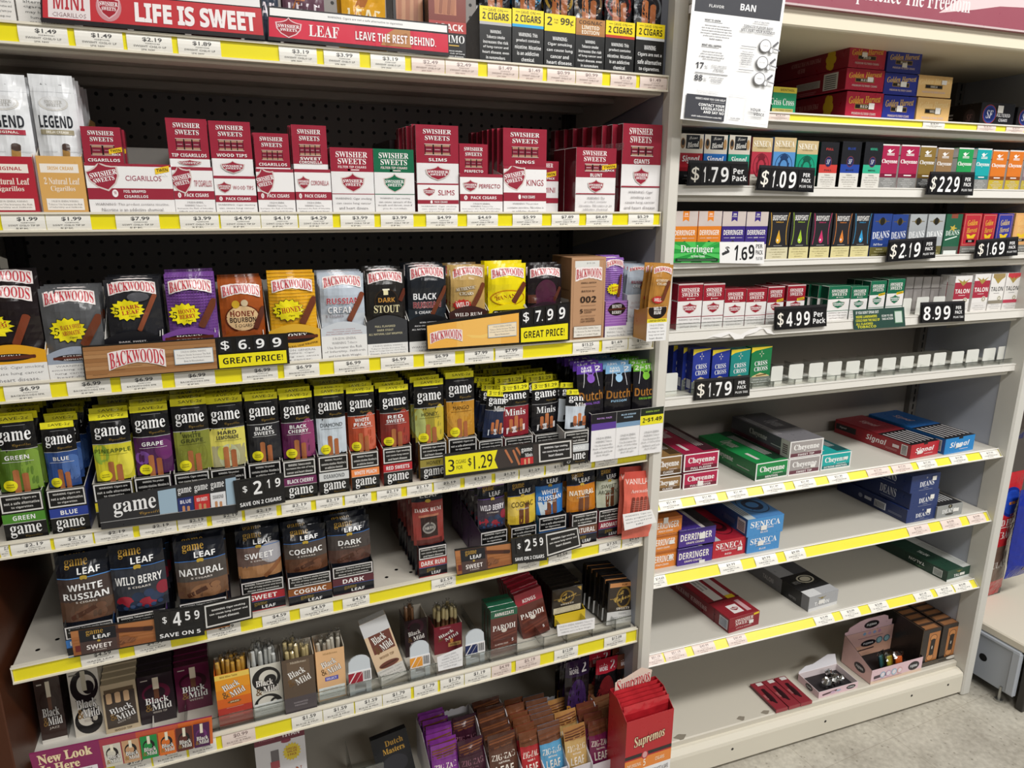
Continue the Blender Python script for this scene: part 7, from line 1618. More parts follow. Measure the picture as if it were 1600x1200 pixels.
GP = lambda c, tc, b=1: [R(0, 0, 1, .22, '7a7a74'), R(0, .22, 1, 1, c), *FR(.06, .25, .94, .97, .02, .012, 'c9907a', c), T('Golden', .5, .78, .56, .14, tc, 'k', 4), T('Harvest', .52, .6, .6, .12, tc, 'k', 4), G([(.24, .5), (.36, .5), (.5, .46), (.64, .5), (.78, .5), (.68, .4), (.32, .4)], 'e9c42c'), R(.26, .3, .76, .37, '1c1718'), T('RED' if c[0] == 'b' else 'BLUE', .5, .335, .2, .04, 'd9d4c8', 'b'), PAR(['SURGEON GENERAL', 'WARNING: Cigars'], .1, .05, .9, .18, 'd4d4d0', 'b')]
for xl, xr, yt, c, tc, nm in ((1498, 1525, 333.5, 'b8303c', 'e6b23c', 'red pack with gold script and leaf, left one of the pair'), (1527, 1548, 334, 'b8303c', 'e6b23c', 'red pack with gold script and leaf, right one of the pair'), (1550, 1574, 333.5, '353a98', 'e0c478', 'blue pack with gold script and yellow leaf'), (1577, 1602, 333, 'e3ae6c', 'ecc480', 'pale orange pack at the right picture edge')):
    pack('R3', xl, xr, yt, GP(c, tc), nm, c, n=1, lid=.7)
# -- fourth row
def s1(c, cut, twin=False, foil=False):
    return [R(0, 0, 1, 1, 'e8e5e3'), R(0, cut, 1, 1, c), *([R(0, .97, 1, 1, 'c9bab8')] if foil else []), T('SWISHER', .5, .86, .74, .09, 'f4eeec', 's'), T('SWEETS', .5, .76, .68, .09, 'f4eeec', 's'), *SH(.5, .46, .54, .22, c), R(0, .27, 1, .285, c), *(TWIN(.76, .58, .4, .1)[:2] if twin else [E(.4, .67, .03, .015, 'f0e4e2'), R(.46, .665, .7, .675, 'f0e4e2')]), PAR(W1, .07, .03, .94, .25, '94908f')]
REDD = '98202f'
for k, (xl, xr, yt, cut, tw, n) in enumerate(((1056, 1094, 443, .62, 0, 3), (1095, 1128, 443, .62, 0, 1), (1129, 1161.5, 451, .64, 0, 1), (1162.5, 1194, 451, .64, 0, 1), (1195.5, 1221, 447.5, .58, 1, 1), (1225.5, 1253.5, 445, .58, 1, 2))):
    pack('R4', xl, xr, yt, s1(REDD, cut, tw, k not in (2, 3)), 'red and white shield pack, %s from the left of its shelf' % ORD[k + 1], 'e8e5e3', n=n, lid=cut, left=REDD if k else REDD, top=REDD, d=.026)
GRN = '1f6a4c'
for k, (xl, xr, yt, tw, n) in enumerate(((1290, 1323.5, 447, 0, 4), (1325, 1351.5, 447.5, 0, 1), (1354, 1378.5, 439, 1, 2), (1381, 1407, 436, 1, 1))):
    pack('R4', xl, xr, yt, s1(GRN, .62, tw), 'green and white shield pack, %s column' % ('first', 'second', 'third', 'fourth')[k], 'e8e5e3', n=n, lid=.62, left='174a38', top='2a8a64', slip=-.007 if n == 4 else 0, d=.026)
for k in range(5):      # spare packs turned sideways behind the pushers
    x0 = 1409 + 13.4 * k
    box('R4', x0, x0 + 12.6, 433 - .2 * k, [R(0, .66, 1, .675, '3a3230'), R(0, 0, 1, .66, '8c8784'), R(.1, .1, .4, .6, '96918e')], 'dull grey pack seen edge on behind the 8.99 sign', 'a29d99', d=.05, y=.06, cat='cigarette-size pack', name='cigar_pack', lid=.68)['group'] = 'edge on grey packs'
TL = lambda c, low, name, tc='f2efec', upc=None, body=None: [R(0, 0, 1, .24, 'dcd9d6'), R(0, .24, 1, 1, body or 'e6e3e0'), *([R(.0, .36, 1, .82, c)] if not upc else [R(.1, .9, .95, 1, upc), G([(.1, .9), (.95, .9), (.52, .78)], upc)]), G([(.12, .92), (.5, .72), (.88, .92), (.6, .84), (.52, .9), (.44, .84)], 'a8924a'), T('TALON', .5, .58, .86, .12, tc, 'b'), R(.3, .46, .7, .47, tc), E(.74, .32, .14, .075, 'd9d4c4'), E(.74, .32, .1, .055, '6a655a'), E(.74, .32, .07, .04, 'd9d4c4'), *([R(0, .18, 1, .27, low)] if low else []), PAR(W2, .1, .02, .92, .17, '9a9896')]
for xl, xr, yt, c, low, nm, tc, upc, body in ((1485, 1511, 431, 'a83244', None, 'white and red pack beside the grey ones', 'f2efec', None, None), (1515, 1539.5, 428, 'a83244', None, 'white and red pack right of the first', 'f2efec', None, None), (1541, 1563, 427.5, '', '8a8272', 'white pack with tan point and black lettering', '3a3838', 'a08a5c', None), (1564, 1586.5, 426.5, '', 'b83a50', 'white pack with red point and black lettering', '3a3838', 'c83a44', None), (1589, 1612, 426, '', '2a4a3e', 'dark green pack at the right picture edge', 'f2efec', None, '24463a')):
    pack('R4', xl, xr, yt, TL(c or '24463a', low, '', tc, upc, body), nm, 'e4e1de', n=1, lid=.74)
def tab(row, xl, xr, yt, dsc, y=.03, h=None):
    sp = Spot(row, xl, xr, yt, y=y)
    mbb = MB()
    w, h = sp.w, sp.h
    r = min(w * .16, .004)
    prof = [(-w / 2, 0), (w / 2, 0), (w / 2, h - r)] + [(w / 2 - r + r * math.cos(a), h - r + r * math.sin(a)) for a in (.5, 1.07)] + [(w / 2 - r, h), (-w / 2 + r, h)] + [(-w / 2 + r - r * math.sin(a), h - r + r * math.cos(a)) for a in (.5, 1.07)] + [(-w / 2, h - r)]
    k = len(prof)
    vs = [(a, -.0008, b) for a, b in prof] + [(a, .0008, b) for a, b in prof]
    mbb.add(vs, [tuple(range(k)), tuple(range(2 * k - 1, k - 1, -1))] + [((q + 1) % k, q, k + q, k + (q + 1) % k) for q in range(k)], mat('dfdfd8', 'gloss'))
    mbb.box((-w * .35, .0008, 0), (w * .35, .05, .003), mat('dfdfd8', 'gloss'))
    o = mbb.obj('pusher_tab')
    sp.fr.put(o, (sp.x, sp.y, sp.z))
    tag(o, dsc, 'pusher', 'pusher tabs')
    return o
for k, (xl, xr, yt) in enumerate(((1034, 1057, 583), (1203, 1221, 572), (1230.5, 1252.8, 569), (1262, 1283.6, 567), (1291, 1312.5, 565), (1320, 1340.7, 564), (1348, 1369, 561), (1376.4, 1397, 559), (1404.6, 1425, 556.6), (1431.7, 1451, 554), (1456, 1475, 551), (1484, 1502.7, 549), (1507.5, 1526, 546), (1533.5, 1552, 544), (1556, 1573.6, 541))):
    tab('R5', xl, xr, yt, 'white pusher tab, %s from the left on the mostly empty shelf' % ORD[k + 1])
for k, (xl, xr, yt) in enumerate(((1408, 1421, 466), (1429, 1448, 464), (1455, 1473, 463))):
    tab('R4', xl, xr, yt, 'white pusher tab, %s of three before the grey packs' % ORD[k + 1])
CC = lambda c, c2: [R(0, 0, 1, .26, '7a8078'), R(0, .26, 1, 1, c), G([(0, .86), (.5, 1), (0, 1)], 'e4cc3a'), G([(0, .9), (1, .98), (1, 1), (0, 1)], 'e4cc3a'), S(.5, .83, .13, .09, 'd9d4c0', 4, .3), E(.5, .83, .05, .035, c), T('CRISS', .5, .60, .62, .11, 'eef0f2', 's', 3), T('CROSS', .52, .46, .66, .11, 'eef0f2', 's', 3), G([(.1, .28), (.5, .36), (.95, .28), (.95, .26), (.1, .26)], 'd9c48a'), *CG(.3, .29, .8, .31, .05, '6a4a2a'), PAR(W4, .1, .03, .9, .22, 'd4d8d2', 'b')]
for k, (xl, xr, yt, c, n) in enumerate(((1079, 1106, 545, '2a3a96', 4), (1109, 1136, 546, '2a3a96', 0), (1138, 1167.5, 545.5, '1f8a84', 0), (1169.5, 1201, 542, '1f7a48', 0))):
    pack('R5', xl, xr, yt, CC(c, ''), ('blue pack with compass star, left one of the pair', 'blue pack with compass star, right one of the pair', 'teal pack with compass star', 'green pack with compass star at the edge of the empty channels')[k], c, n=n, lid=.7, left='20296a' if k < 2 else c, slip=-.0095 if n else 0, leftart=[R(.2, .1, .8, .3, 'b9bcc4')] if k == 0 else (), d=.026)
fence('R5', .02, RX - .01, -.003, .018, 'clear_fence', 'clear plastic front fence along the mostly empty shelf', [.21 + .064 * q for q in range(15)], dd=.19)
fence('R4', .004, .33, -.003, .019, 'clear_fence', 'clear plastic front fence before the red and white packs', None, dd=.06)
mbb = MB()      # torn sticker left on the front of the shelf
P0, P1 = FRT.aty(1103, 522, -.008), FRT.aty(1213, 519, -.008)
pts = [(0, 0), (.1, .004), (.2, .001), (.32, .008), (.40, -.006), (.52, -.005), (.55, .002), (.7, .008), (.74, .013), (.8, .016), (.86, .004), (.97, -.001), (.9, .012), (.74, .02), (.6, .014), (.48, .004), (.3, .014), (.1, .008)]
w = P1.x - P0.x
zc = SHELF['R4']['z1'] + .001
mbb.add([(a * w, 0, b) for a, b in pts] + [(a * w, .0005, b) for a, b in pts], [tuple(range(len(pts))), tuple(range(2 * len(pts) - 1, len(pts) - 1, -1))], mat('f0eeec', 'paper'))
o = mbb.obj('torn_sticker'); FRT.put(o, (P0.x, -.0095, zc)); tag(o, 'torn white sticker peeling from the front edge below the red packs', 'sticker')
# price signs of the narrow shelves
def psign(row, pts, s, dsc, per, plus=False, base='151416', y=-.014, top=.0):
    n = len(s)
    big = .70
    tl = []
    u = .02
    wd = [1.0 if c == '$' else (.62 if c in ('1', '.1') else 1.0) for c in s]
    tot = sum(wd)
    for c, w_ in zip(s, wd):
        du = (big - .03) * w_ / tot
        tl.append((u, .07, u + du - .004, .86 - top, [*tile(c, 'f2ede2' if c == '$' else 'f4f4f4', .7 if w_ == 1 else .62, .84)]))
        u += du
    pa = [T('Per', .45, .7, .62, .32, 'f2f2f2', 'b'), T('Pack', .5, .3, .84, .34, 'f2f2f2', 'b')] if not plus else [T('PER', .5, .78, .44, .2, 'f2f2f2', 'b'), T('PACK', .5, .5, .56, .2, 'f2f2f2', 'b'), T('PLUS TAX', .5, .2, .8, .13, 'e2e2e2', 'b')]
    tl.append((u + .01, .07, .985, .86 - top, pa))
    return sign(row, pts, [R(0, 0, 1, 1, base), R(.0, .9, 1, 1, '2b2a2c'), G([(.1, 0), (.16, 0), (.13, .05)], '2b2a2c'), G([(.6, 0), (.66, 0), (.63, .05)], '2b2a2c'), G([(.86, 0), (.92, 0), (.89, .05)], '2b2a2c')], dsc, y, base=base, tiles=tl)
psign('R2', [(1073.5, 290), (1169, 289), (1169, 252.5), (1077, 250)], ['$', '1', '.7', '9'], 'black price sign reading 1.79 in front of the Blend lidded packs', '', top=.06)
psign('R2', [(1181, 297), (1271, 300.6), (1274, 262.5), (1188, 257.6)], ['$', '1', '.0', '9'], 'black price sign reading 1.09 in front of the profile head packs', '', True)
psign('R2', [(1446, 304), (1520, 305.6), (1523.6, 269), (1455, 268)], ['$', '2', '2', '9'], 'black price sign reading 2.29 in front of the flying bird packs', '', True)
psign('R3', [(1384, 409.6), (1461, 403), (1464, 369.6), (1390, 375)], ['$', '2.', '1', '9'], 'black price sign reading 2.19 in front of the silver crest packs', '', True)
psign('R3', [(1522, 404.4), (1590, 399), (1591.6, 369.6), (1527, 375)], ['$', '1', '.6', '9'], 'black price sign reading 1.69 in front of the gold script packs', '', True)
psign('R4', [(1210, 516), (1291.6, 509.6), (1291.6, 475.4), (1211, 479.7)], ['$', '4', '.9', '9'], 'black price sign reading 4.99 between the red and green shield packs', '', top=.06)
psign('R4', [(1437.5, 505), (1507, 501.8), (1508, 470), (1439.7, 472.7)], ['8', '.9', '9'], 'black price sign reading 8.99 in front of the edge on grey packs', '', True)
psign('R5', [(1083.7, 626), (1171, 618.4), (1172, 586), (1086, 593.5)], ['$', '1', '.7', '9'], 'black price sign reading 1.79 below the compass star packs', '', True)
RAYS = [G([(.5, .5), (.5 + 1.2 * math.cos(a), .5 + 1.2 * math.sin(a)), (.5 + 1.2 * math.cos(a + .2), .5 + 1.2 * math.sin(a + .2))], '4fc05c') for a in [q * .4 for q in range(16)]]
RAYS = [G([(min(max(p[0], 0), 1), min(max(p[1], 0), 1)) for p in g[1]], g[2]) for g in RAYS]
sign('R3', [(1052, 410.5), (1124, 410), (1124, 378), (1053, 377.6)], [R(0, 0, 1, 1, '2a9a40'), *RAYS, T('Derringer', .5, .62, .72, .44, 'eef6ee', 's'), T('FILTERED CIGARS', .52, .3, .3, .09, 'e4f0e4', 'b'), R(.04, .06, .96, .2, '1f3a24'), R(.08, .1, .92, .15, '5a7a5e')], 'green sunburst price sign below the orange packs', -.010, base='2a9a40', th=.002)
sign('R3', [(1124.5, 411), (1193.6, 412), (1194, 378), (1124.5, 378)], [T('$', .17, .62, .1, .34, '2a2a2c', 'n', -14), *CG(.06, .42, .2, .56, .05, '3a3a3c'), T('1', .36, .5, .08, .72, '1c1c1e', 'i', -6), T('.', .46, .2, .05, .08, '1c1c1e', 'b'), T('6', .55, .46, .13, .62, '1c1c1e', 'i'), T('9', .71, .54, .13, .66, '1c1c1e', 'i'), T('PER', .89, .8, .15, .18, '3a3a3c', 'n'), T('PACK', .89, .52, .16, .2, '3a3a3c', 'n'), T('PLUS TAX', .89, .24, .15, .14, '5a5a5c', 'n')], 'white handwritten price sign reading 1.69', -.010, base='f2f1f0', th=.002)
sign('R4', [(1334.8, 515.4), (1414.8, 510), (1412.6, 479.7), (1332.6, 484.4)], [R(0, 0, 1, 1, '2b4a42'), T("IF YOU DON'T SPEAK OUT", .27, .84, .44, .14, 'e6eae6', 'b'), T('MORE LAWMAKERS', .25, .63, .40, .13, 'e2dc3a', 'b'), T('COULD BAN THE SALE OF', .27, .45, .46, .13, 'e2dc3a', 'b'), T('ALL FLAVORED', .2, .27, .32, .12, 'e2dc3a', 'b'), T('TOBACCO', .24, .12, .36, .12, 'e2dc3a', 'b'), T('SCAN TO SEE', .65, .62, .22, .11, 'e6eae6', 'b'), T('TAKE ACTION', .65, .46, .22, .11, 'e6eae6', 'b'), *FR(.79, .2, .95, .84, .012, .04, '5a8a6a', 'c9d4cc')], 'dark green sticker with yellow lettering on the narrow shelf front', -.010, name='notice_sticker', base='2b4a42', cat='sticker', fin='paper', th=.0006)
# -- wide shelves with flat cartons
CF = lambda c, low, nm: [R(0, 0, 1, 1, 'eceae8'), R(.035, .06, .965, .94, c), R(.035, .06, .965, .27, low), T('Cheyenne', .5, .58, .76, .40, 'f4f2f0', 's', ol='f4f2f0', olw=.012), T('CIGARS', .68, .31, .3, .06, 'e6dcd8', 'b'), T(nm, .5, .165, .08 * len(nm) * .6 + .06, .12, 'f0ecea', 'b')]
def CT(c, dark): return [R(0, 0, 1, 1, c), R(.62, .05, 1, 1, dark), *[R(.66 + .06 * q, .2, .68 + .06 * q, .85, 'c9c4c0') for q in range(4)], T('Cheyenne', .32, .62, .52, .2, 'd8cfcc', 's', -90), R(.2, .1, .3, .3, 'd8cfcc')]
CL = lambda c, low: [R(0, 0, 1, 1, c), R(0, 0, 1, .24, low), T('Cheyenne', .48, .58, .3, .42, 'e4e2e2', 's'), R(.7, .4, .9, .44, 'd0d0d0')]
CD = .24
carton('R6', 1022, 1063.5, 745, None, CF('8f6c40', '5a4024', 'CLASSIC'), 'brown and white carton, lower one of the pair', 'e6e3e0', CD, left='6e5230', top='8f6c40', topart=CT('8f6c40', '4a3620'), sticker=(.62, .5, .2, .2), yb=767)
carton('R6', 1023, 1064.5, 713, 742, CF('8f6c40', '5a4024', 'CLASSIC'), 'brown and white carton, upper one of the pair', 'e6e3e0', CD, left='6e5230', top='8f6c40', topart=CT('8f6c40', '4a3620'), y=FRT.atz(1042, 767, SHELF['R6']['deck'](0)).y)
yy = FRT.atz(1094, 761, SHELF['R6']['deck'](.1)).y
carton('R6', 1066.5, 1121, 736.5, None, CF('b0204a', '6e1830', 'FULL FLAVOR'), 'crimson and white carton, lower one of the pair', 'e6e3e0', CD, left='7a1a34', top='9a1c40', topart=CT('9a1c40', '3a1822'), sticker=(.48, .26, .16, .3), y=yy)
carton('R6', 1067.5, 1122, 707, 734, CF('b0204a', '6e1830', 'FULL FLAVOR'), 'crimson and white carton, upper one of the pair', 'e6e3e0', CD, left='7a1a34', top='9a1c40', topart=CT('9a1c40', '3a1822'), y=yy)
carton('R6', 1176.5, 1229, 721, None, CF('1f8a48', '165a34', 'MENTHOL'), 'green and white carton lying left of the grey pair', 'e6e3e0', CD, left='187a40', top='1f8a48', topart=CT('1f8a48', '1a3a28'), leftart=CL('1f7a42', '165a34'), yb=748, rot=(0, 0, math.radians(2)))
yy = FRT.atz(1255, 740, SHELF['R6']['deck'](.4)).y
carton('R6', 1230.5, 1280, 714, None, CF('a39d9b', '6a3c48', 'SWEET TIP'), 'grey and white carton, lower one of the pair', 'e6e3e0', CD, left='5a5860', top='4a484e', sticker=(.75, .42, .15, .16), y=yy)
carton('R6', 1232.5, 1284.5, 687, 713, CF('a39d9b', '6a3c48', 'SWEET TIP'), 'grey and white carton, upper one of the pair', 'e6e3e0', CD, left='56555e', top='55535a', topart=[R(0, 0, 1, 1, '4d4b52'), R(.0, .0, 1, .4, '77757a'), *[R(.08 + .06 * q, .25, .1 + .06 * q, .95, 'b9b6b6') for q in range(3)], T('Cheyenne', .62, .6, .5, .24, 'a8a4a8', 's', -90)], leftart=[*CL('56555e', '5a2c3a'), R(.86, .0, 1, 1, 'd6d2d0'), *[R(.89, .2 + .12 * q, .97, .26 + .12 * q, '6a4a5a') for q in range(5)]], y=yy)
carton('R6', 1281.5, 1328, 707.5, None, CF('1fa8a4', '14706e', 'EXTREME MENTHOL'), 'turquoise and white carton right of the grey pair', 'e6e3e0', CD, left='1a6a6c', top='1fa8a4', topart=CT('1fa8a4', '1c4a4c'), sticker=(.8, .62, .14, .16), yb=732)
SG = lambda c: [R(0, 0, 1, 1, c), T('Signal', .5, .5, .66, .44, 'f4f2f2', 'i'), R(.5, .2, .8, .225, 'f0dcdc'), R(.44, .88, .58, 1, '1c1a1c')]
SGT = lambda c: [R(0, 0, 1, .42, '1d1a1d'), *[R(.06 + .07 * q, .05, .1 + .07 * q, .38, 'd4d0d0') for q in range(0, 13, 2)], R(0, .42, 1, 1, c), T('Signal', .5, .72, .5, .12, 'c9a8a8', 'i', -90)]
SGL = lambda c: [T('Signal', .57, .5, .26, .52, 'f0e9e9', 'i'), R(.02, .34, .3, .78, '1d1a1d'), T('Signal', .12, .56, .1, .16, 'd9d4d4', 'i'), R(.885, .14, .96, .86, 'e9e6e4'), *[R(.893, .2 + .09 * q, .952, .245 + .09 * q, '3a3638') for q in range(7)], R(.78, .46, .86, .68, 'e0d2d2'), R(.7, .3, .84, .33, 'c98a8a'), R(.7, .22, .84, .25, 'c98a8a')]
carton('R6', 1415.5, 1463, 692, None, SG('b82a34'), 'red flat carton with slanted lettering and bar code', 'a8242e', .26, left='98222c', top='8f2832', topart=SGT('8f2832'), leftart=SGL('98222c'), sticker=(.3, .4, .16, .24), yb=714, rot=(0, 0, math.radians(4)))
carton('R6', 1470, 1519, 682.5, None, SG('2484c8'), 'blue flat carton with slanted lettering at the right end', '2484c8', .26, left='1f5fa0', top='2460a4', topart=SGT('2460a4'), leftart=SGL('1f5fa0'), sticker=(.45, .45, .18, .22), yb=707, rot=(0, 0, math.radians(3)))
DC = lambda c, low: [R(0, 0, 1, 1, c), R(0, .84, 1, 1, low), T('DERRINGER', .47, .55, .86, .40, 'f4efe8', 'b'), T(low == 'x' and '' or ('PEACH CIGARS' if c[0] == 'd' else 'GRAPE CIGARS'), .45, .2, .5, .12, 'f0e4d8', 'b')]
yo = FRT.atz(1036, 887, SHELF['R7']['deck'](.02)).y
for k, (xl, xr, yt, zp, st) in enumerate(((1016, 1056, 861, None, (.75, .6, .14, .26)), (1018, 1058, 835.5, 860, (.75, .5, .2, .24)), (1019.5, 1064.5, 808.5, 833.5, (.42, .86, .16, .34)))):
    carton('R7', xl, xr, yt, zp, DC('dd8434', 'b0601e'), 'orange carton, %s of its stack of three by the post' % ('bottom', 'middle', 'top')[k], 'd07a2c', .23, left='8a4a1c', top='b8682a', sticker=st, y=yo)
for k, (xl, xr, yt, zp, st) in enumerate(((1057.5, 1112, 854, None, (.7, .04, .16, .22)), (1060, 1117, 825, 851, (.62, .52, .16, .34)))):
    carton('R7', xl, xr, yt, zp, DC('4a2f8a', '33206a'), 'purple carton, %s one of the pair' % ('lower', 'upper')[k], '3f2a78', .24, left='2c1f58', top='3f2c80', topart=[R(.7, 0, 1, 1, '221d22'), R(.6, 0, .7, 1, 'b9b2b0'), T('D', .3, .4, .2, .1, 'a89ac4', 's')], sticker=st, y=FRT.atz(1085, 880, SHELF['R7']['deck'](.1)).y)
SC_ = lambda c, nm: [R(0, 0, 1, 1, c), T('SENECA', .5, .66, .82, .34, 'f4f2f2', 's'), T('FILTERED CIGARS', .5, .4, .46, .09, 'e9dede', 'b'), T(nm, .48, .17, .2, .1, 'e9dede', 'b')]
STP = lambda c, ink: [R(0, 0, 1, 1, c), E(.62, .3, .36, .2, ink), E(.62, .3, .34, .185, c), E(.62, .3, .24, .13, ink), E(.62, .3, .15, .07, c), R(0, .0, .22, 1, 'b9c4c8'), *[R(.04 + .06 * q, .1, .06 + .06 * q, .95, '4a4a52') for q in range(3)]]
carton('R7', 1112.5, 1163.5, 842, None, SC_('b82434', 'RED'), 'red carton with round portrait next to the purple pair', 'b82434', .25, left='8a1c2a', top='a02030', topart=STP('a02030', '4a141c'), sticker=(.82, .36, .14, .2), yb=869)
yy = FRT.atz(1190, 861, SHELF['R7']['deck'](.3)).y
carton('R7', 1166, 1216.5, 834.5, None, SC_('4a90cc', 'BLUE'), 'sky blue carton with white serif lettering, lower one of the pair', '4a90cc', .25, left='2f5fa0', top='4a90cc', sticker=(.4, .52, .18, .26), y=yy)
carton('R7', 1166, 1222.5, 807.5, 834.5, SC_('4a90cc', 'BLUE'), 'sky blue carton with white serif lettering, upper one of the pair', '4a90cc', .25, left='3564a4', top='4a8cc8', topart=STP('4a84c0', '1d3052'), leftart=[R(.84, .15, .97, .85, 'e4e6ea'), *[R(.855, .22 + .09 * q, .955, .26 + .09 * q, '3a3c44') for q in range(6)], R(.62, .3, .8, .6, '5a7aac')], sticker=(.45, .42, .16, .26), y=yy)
DF = lambda c: [R(0, 0, 1, 1, c), T('DEANS', .56, .46, .5, .3, 'eceef2', 's', 3), T('D', .54, .8, .04, .1, 'd9d9dc', 's'), R(.46, .2, .62, .215, 'c9cbd4'), R(.3, .1, .78, .115, 'a9adbc')]
DL = [T('DEANS', .7, .6, .22, .5, 'c9ccd8', 's'), R(.6, .2, .8, .23, '8a90a8')]
yy = FRT.atz(1437, 814, SHELF['R7']['deck'](.8)).y
for k, (xl, xr, yt, zp, st) in enumerate(((1415, 1460, 792.5, None, (.72, .68, .14, .28)), (1420.5, 1464, 767, 792, (.75, .6, .14, .26)), (1421.5, 1466, 741, 766.5, (.78, .72, .14, .24)))):
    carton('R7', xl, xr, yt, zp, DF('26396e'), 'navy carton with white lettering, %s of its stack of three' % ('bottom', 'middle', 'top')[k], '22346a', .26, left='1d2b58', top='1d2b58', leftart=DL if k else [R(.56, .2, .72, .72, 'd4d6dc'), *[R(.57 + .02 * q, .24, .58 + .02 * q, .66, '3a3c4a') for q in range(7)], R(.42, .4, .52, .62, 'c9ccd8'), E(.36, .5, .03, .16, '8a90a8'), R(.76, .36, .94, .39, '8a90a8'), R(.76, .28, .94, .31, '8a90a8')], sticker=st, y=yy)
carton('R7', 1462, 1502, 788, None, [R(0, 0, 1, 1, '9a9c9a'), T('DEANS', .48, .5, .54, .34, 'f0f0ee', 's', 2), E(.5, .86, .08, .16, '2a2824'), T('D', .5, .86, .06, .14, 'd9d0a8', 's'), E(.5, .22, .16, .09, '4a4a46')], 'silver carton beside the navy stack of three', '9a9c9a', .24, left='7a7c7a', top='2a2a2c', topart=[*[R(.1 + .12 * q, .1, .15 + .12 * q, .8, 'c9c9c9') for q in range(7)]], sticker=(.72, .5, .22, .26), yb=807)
carton('R8', 1130.5, 1181.5, 962, None, [R(0, 0, 1, 1, '8c1f2c'), T('SWISHER', .5, .72, .6, .22, 'f2eae6', 's'), T('SWEETS', .5, .48, .56, .22, 'f2eae6', 's'), T('LITTLE CIGARS', .5, .2, .5, .1, 'd8b0ac', 'b'), G([(.8, .8), (.98, .84), (.98, .98), (.8, .94)], 'e4c42a')], 'long wine red carton lying alone at the left', '8c1f2c', .27, left='7a1c28', top='8c222e', topart=[R(.3, .06, .62, .2, 'e6dede'), *[e if e[0] != 't' else e for e in flat(SH(.46, .13, .24, .06, '8c1f2c'))], R(.7, .05, .84, .25, 'c9a0a4'), R(0, .3, 1, .315, '4a0f18'), R(.2, .32, .5, .92, 'dcd8d4'), T('WARNING: Cigar smoking', .28, .62, .5, .04, '3a3a3c', 'b', -90), T('can cause lung cancer and heart disease', .41, .62, .5, .04, '3a3a3c', 'b', -90), R(.62, .36, .84, .86, 'd4cbc8'), R(.62, .3, .88, .36, 'e4c42a')],
       leftart=[R(.86, .15, .98, .85, 'dfe3ea'), *[R(.87 + .015 * q, .2, .877 + .015 * q, .8, '4a5a7a') for q in range(7)], T('SWISHER SWEETS', .42, .5, .5, .34, 'd9b8b8', 's', 180), R(.78, 0, .79, 1, '5a1420'), R(.0, .1, .06, .5, 'e4c42a')], sticker=(.72, .42, .14, .22), yb=984, rot=(0, 0, math.radians(5)))
carton('R8', 1256.5, 1305, 928, None, [R(0, 0, 1, 1, 'a8a9ac'), R(0, 0, 1, .2, 'dadada'), T('TALON', .45, .42, .5, .24, 'eeeeee', 'b'), G([(.28, .84), (.44, .66), (.6, .84), (.48, .78), (.44, .82), (.4, .78)], '8a7a44')], 'long grey carton with black band lying in the middle', 'a8a9ac', .27, left='7c7d82', top='77787c', topart=[R(0, 0, 1, .12, 'b0b1b4'), R(0, .12, 1, .42, '1f1f22'), E(.6, .3, .26, .075, 'cfcab8'), E(.6, .3, .21, .06, '2a2a2a'), E(.6, .3, .16, .046, 'cfcab8'), R(0, 0, .42, .12, 'd9dadb'), R(0, .42, .5, 1, '9fa0a4'), R(.5, .42, 1, 1, '4a4b50'), T('TALON', .75, .75, .3, .06, 'c9c9cc', 'b', -90), T('TALON', .22, .27, .2, .05, '9a9a9c', 'b', 180)],
       leftart=[R(.62, 0, .9, 1, '1a1a1c'), T('TALON', .42, .5, .16, .3, 'd0d0d4', 'b'), T('TALON', .78, .3, .1, .16, '8a8a8c', 'b', 180)], sticker=(.42, .5, .2, .24), yb=951, rot=(0, 0, math.radians(4)))
carton('R8', 1474.5, 1514.5, 888, None, [R(0, 0, 1, 1, '264a3a'), R(0, 0, 1, .2, 'dfe2df'), T('TALON', .5, .42, .44, .26, 'eef0ee', 'b'), G([(.34, .86), (.48, .66), (.62, .86), (.52, .78), (.48, .84), (.44, .78)], '9a8a44')], 'long dark green carton lying at the right end', '264a3a', .27, left='1d3b2e', top='1f4031', topart=[R(.62, 0, 1, .8, 'd4d6d2'), T('TALON', .3, .4, .34, .06, 'e6eae6', 'b', -90), *[R(.66 + .07 * q, .05, .68 + .07 * q, .6, '9a9e9a') for q in range(4)]],
       leftart=[R(.83, .15, .94, .8, 'e0e3e0'), *[R(.84 + .014 * q, .2, .847 + .014 * q, .75, '3a4a42') for q in range(7)], T('TALON', .62, .55, .2, .26, 'e6eae6', 'b', 180), G([(.58, .3), (.66, .12), (.74, .3), (.68, .24), (.66, .3), (.64, .24)], '5a7a5a')], sticker=(.6, .46, .2, .22), yb=905, rot=(0, 0, math.radians(3)))
# -- base deck
for k in range(3):
    p = FRT.atz(1212.6, 1115, DECK_R)
    w, L, h = .0405, .117, .0105
    o = make_box('slim_box', w, L, h, '8c2f38', [R(0, 0, 1, 1, '9a3a42')], 'gloss', left='5f1f2a', top='8c2f38', topart=[R(.4, .86, .9, .97, 'd6d2ce'), E(.5, .46, .2, .26, '3a1a20'), *CG(.38, .3, .5, .72, .3, '2c1418'), *CG(.55, .2, .42, .7, .14, '2c1418'), T('CIGAR TIP', .18, .45, .5, .06, 'c98a88', 'b', -90)], ch=.001)
    FRT.put(o, (p.x + .0425 * (k + .5), p.y + L / 2 + .001 - .0007 * k, DECK_R), (0, 0, math.radians((-.6, .5, -.4)[k])))
    tag(o, 'slim maroon box on the base deck, %s of the three' % ('left', 'middle', 'right')[k], 'slim box')
PINK = 'e2c2ca'
FJ = lambda u, v, w, h: [E(u, v, w / 2, h / 2, '2a2428'), E(u, v, w * .46, h * .43, '4a3a44'), E(u, v, w * .44, h * .40, '1f1a1e'), T('FUJIMA', u, v - h * .04, w * .66, h * .36, 'ecebee', 'b')]
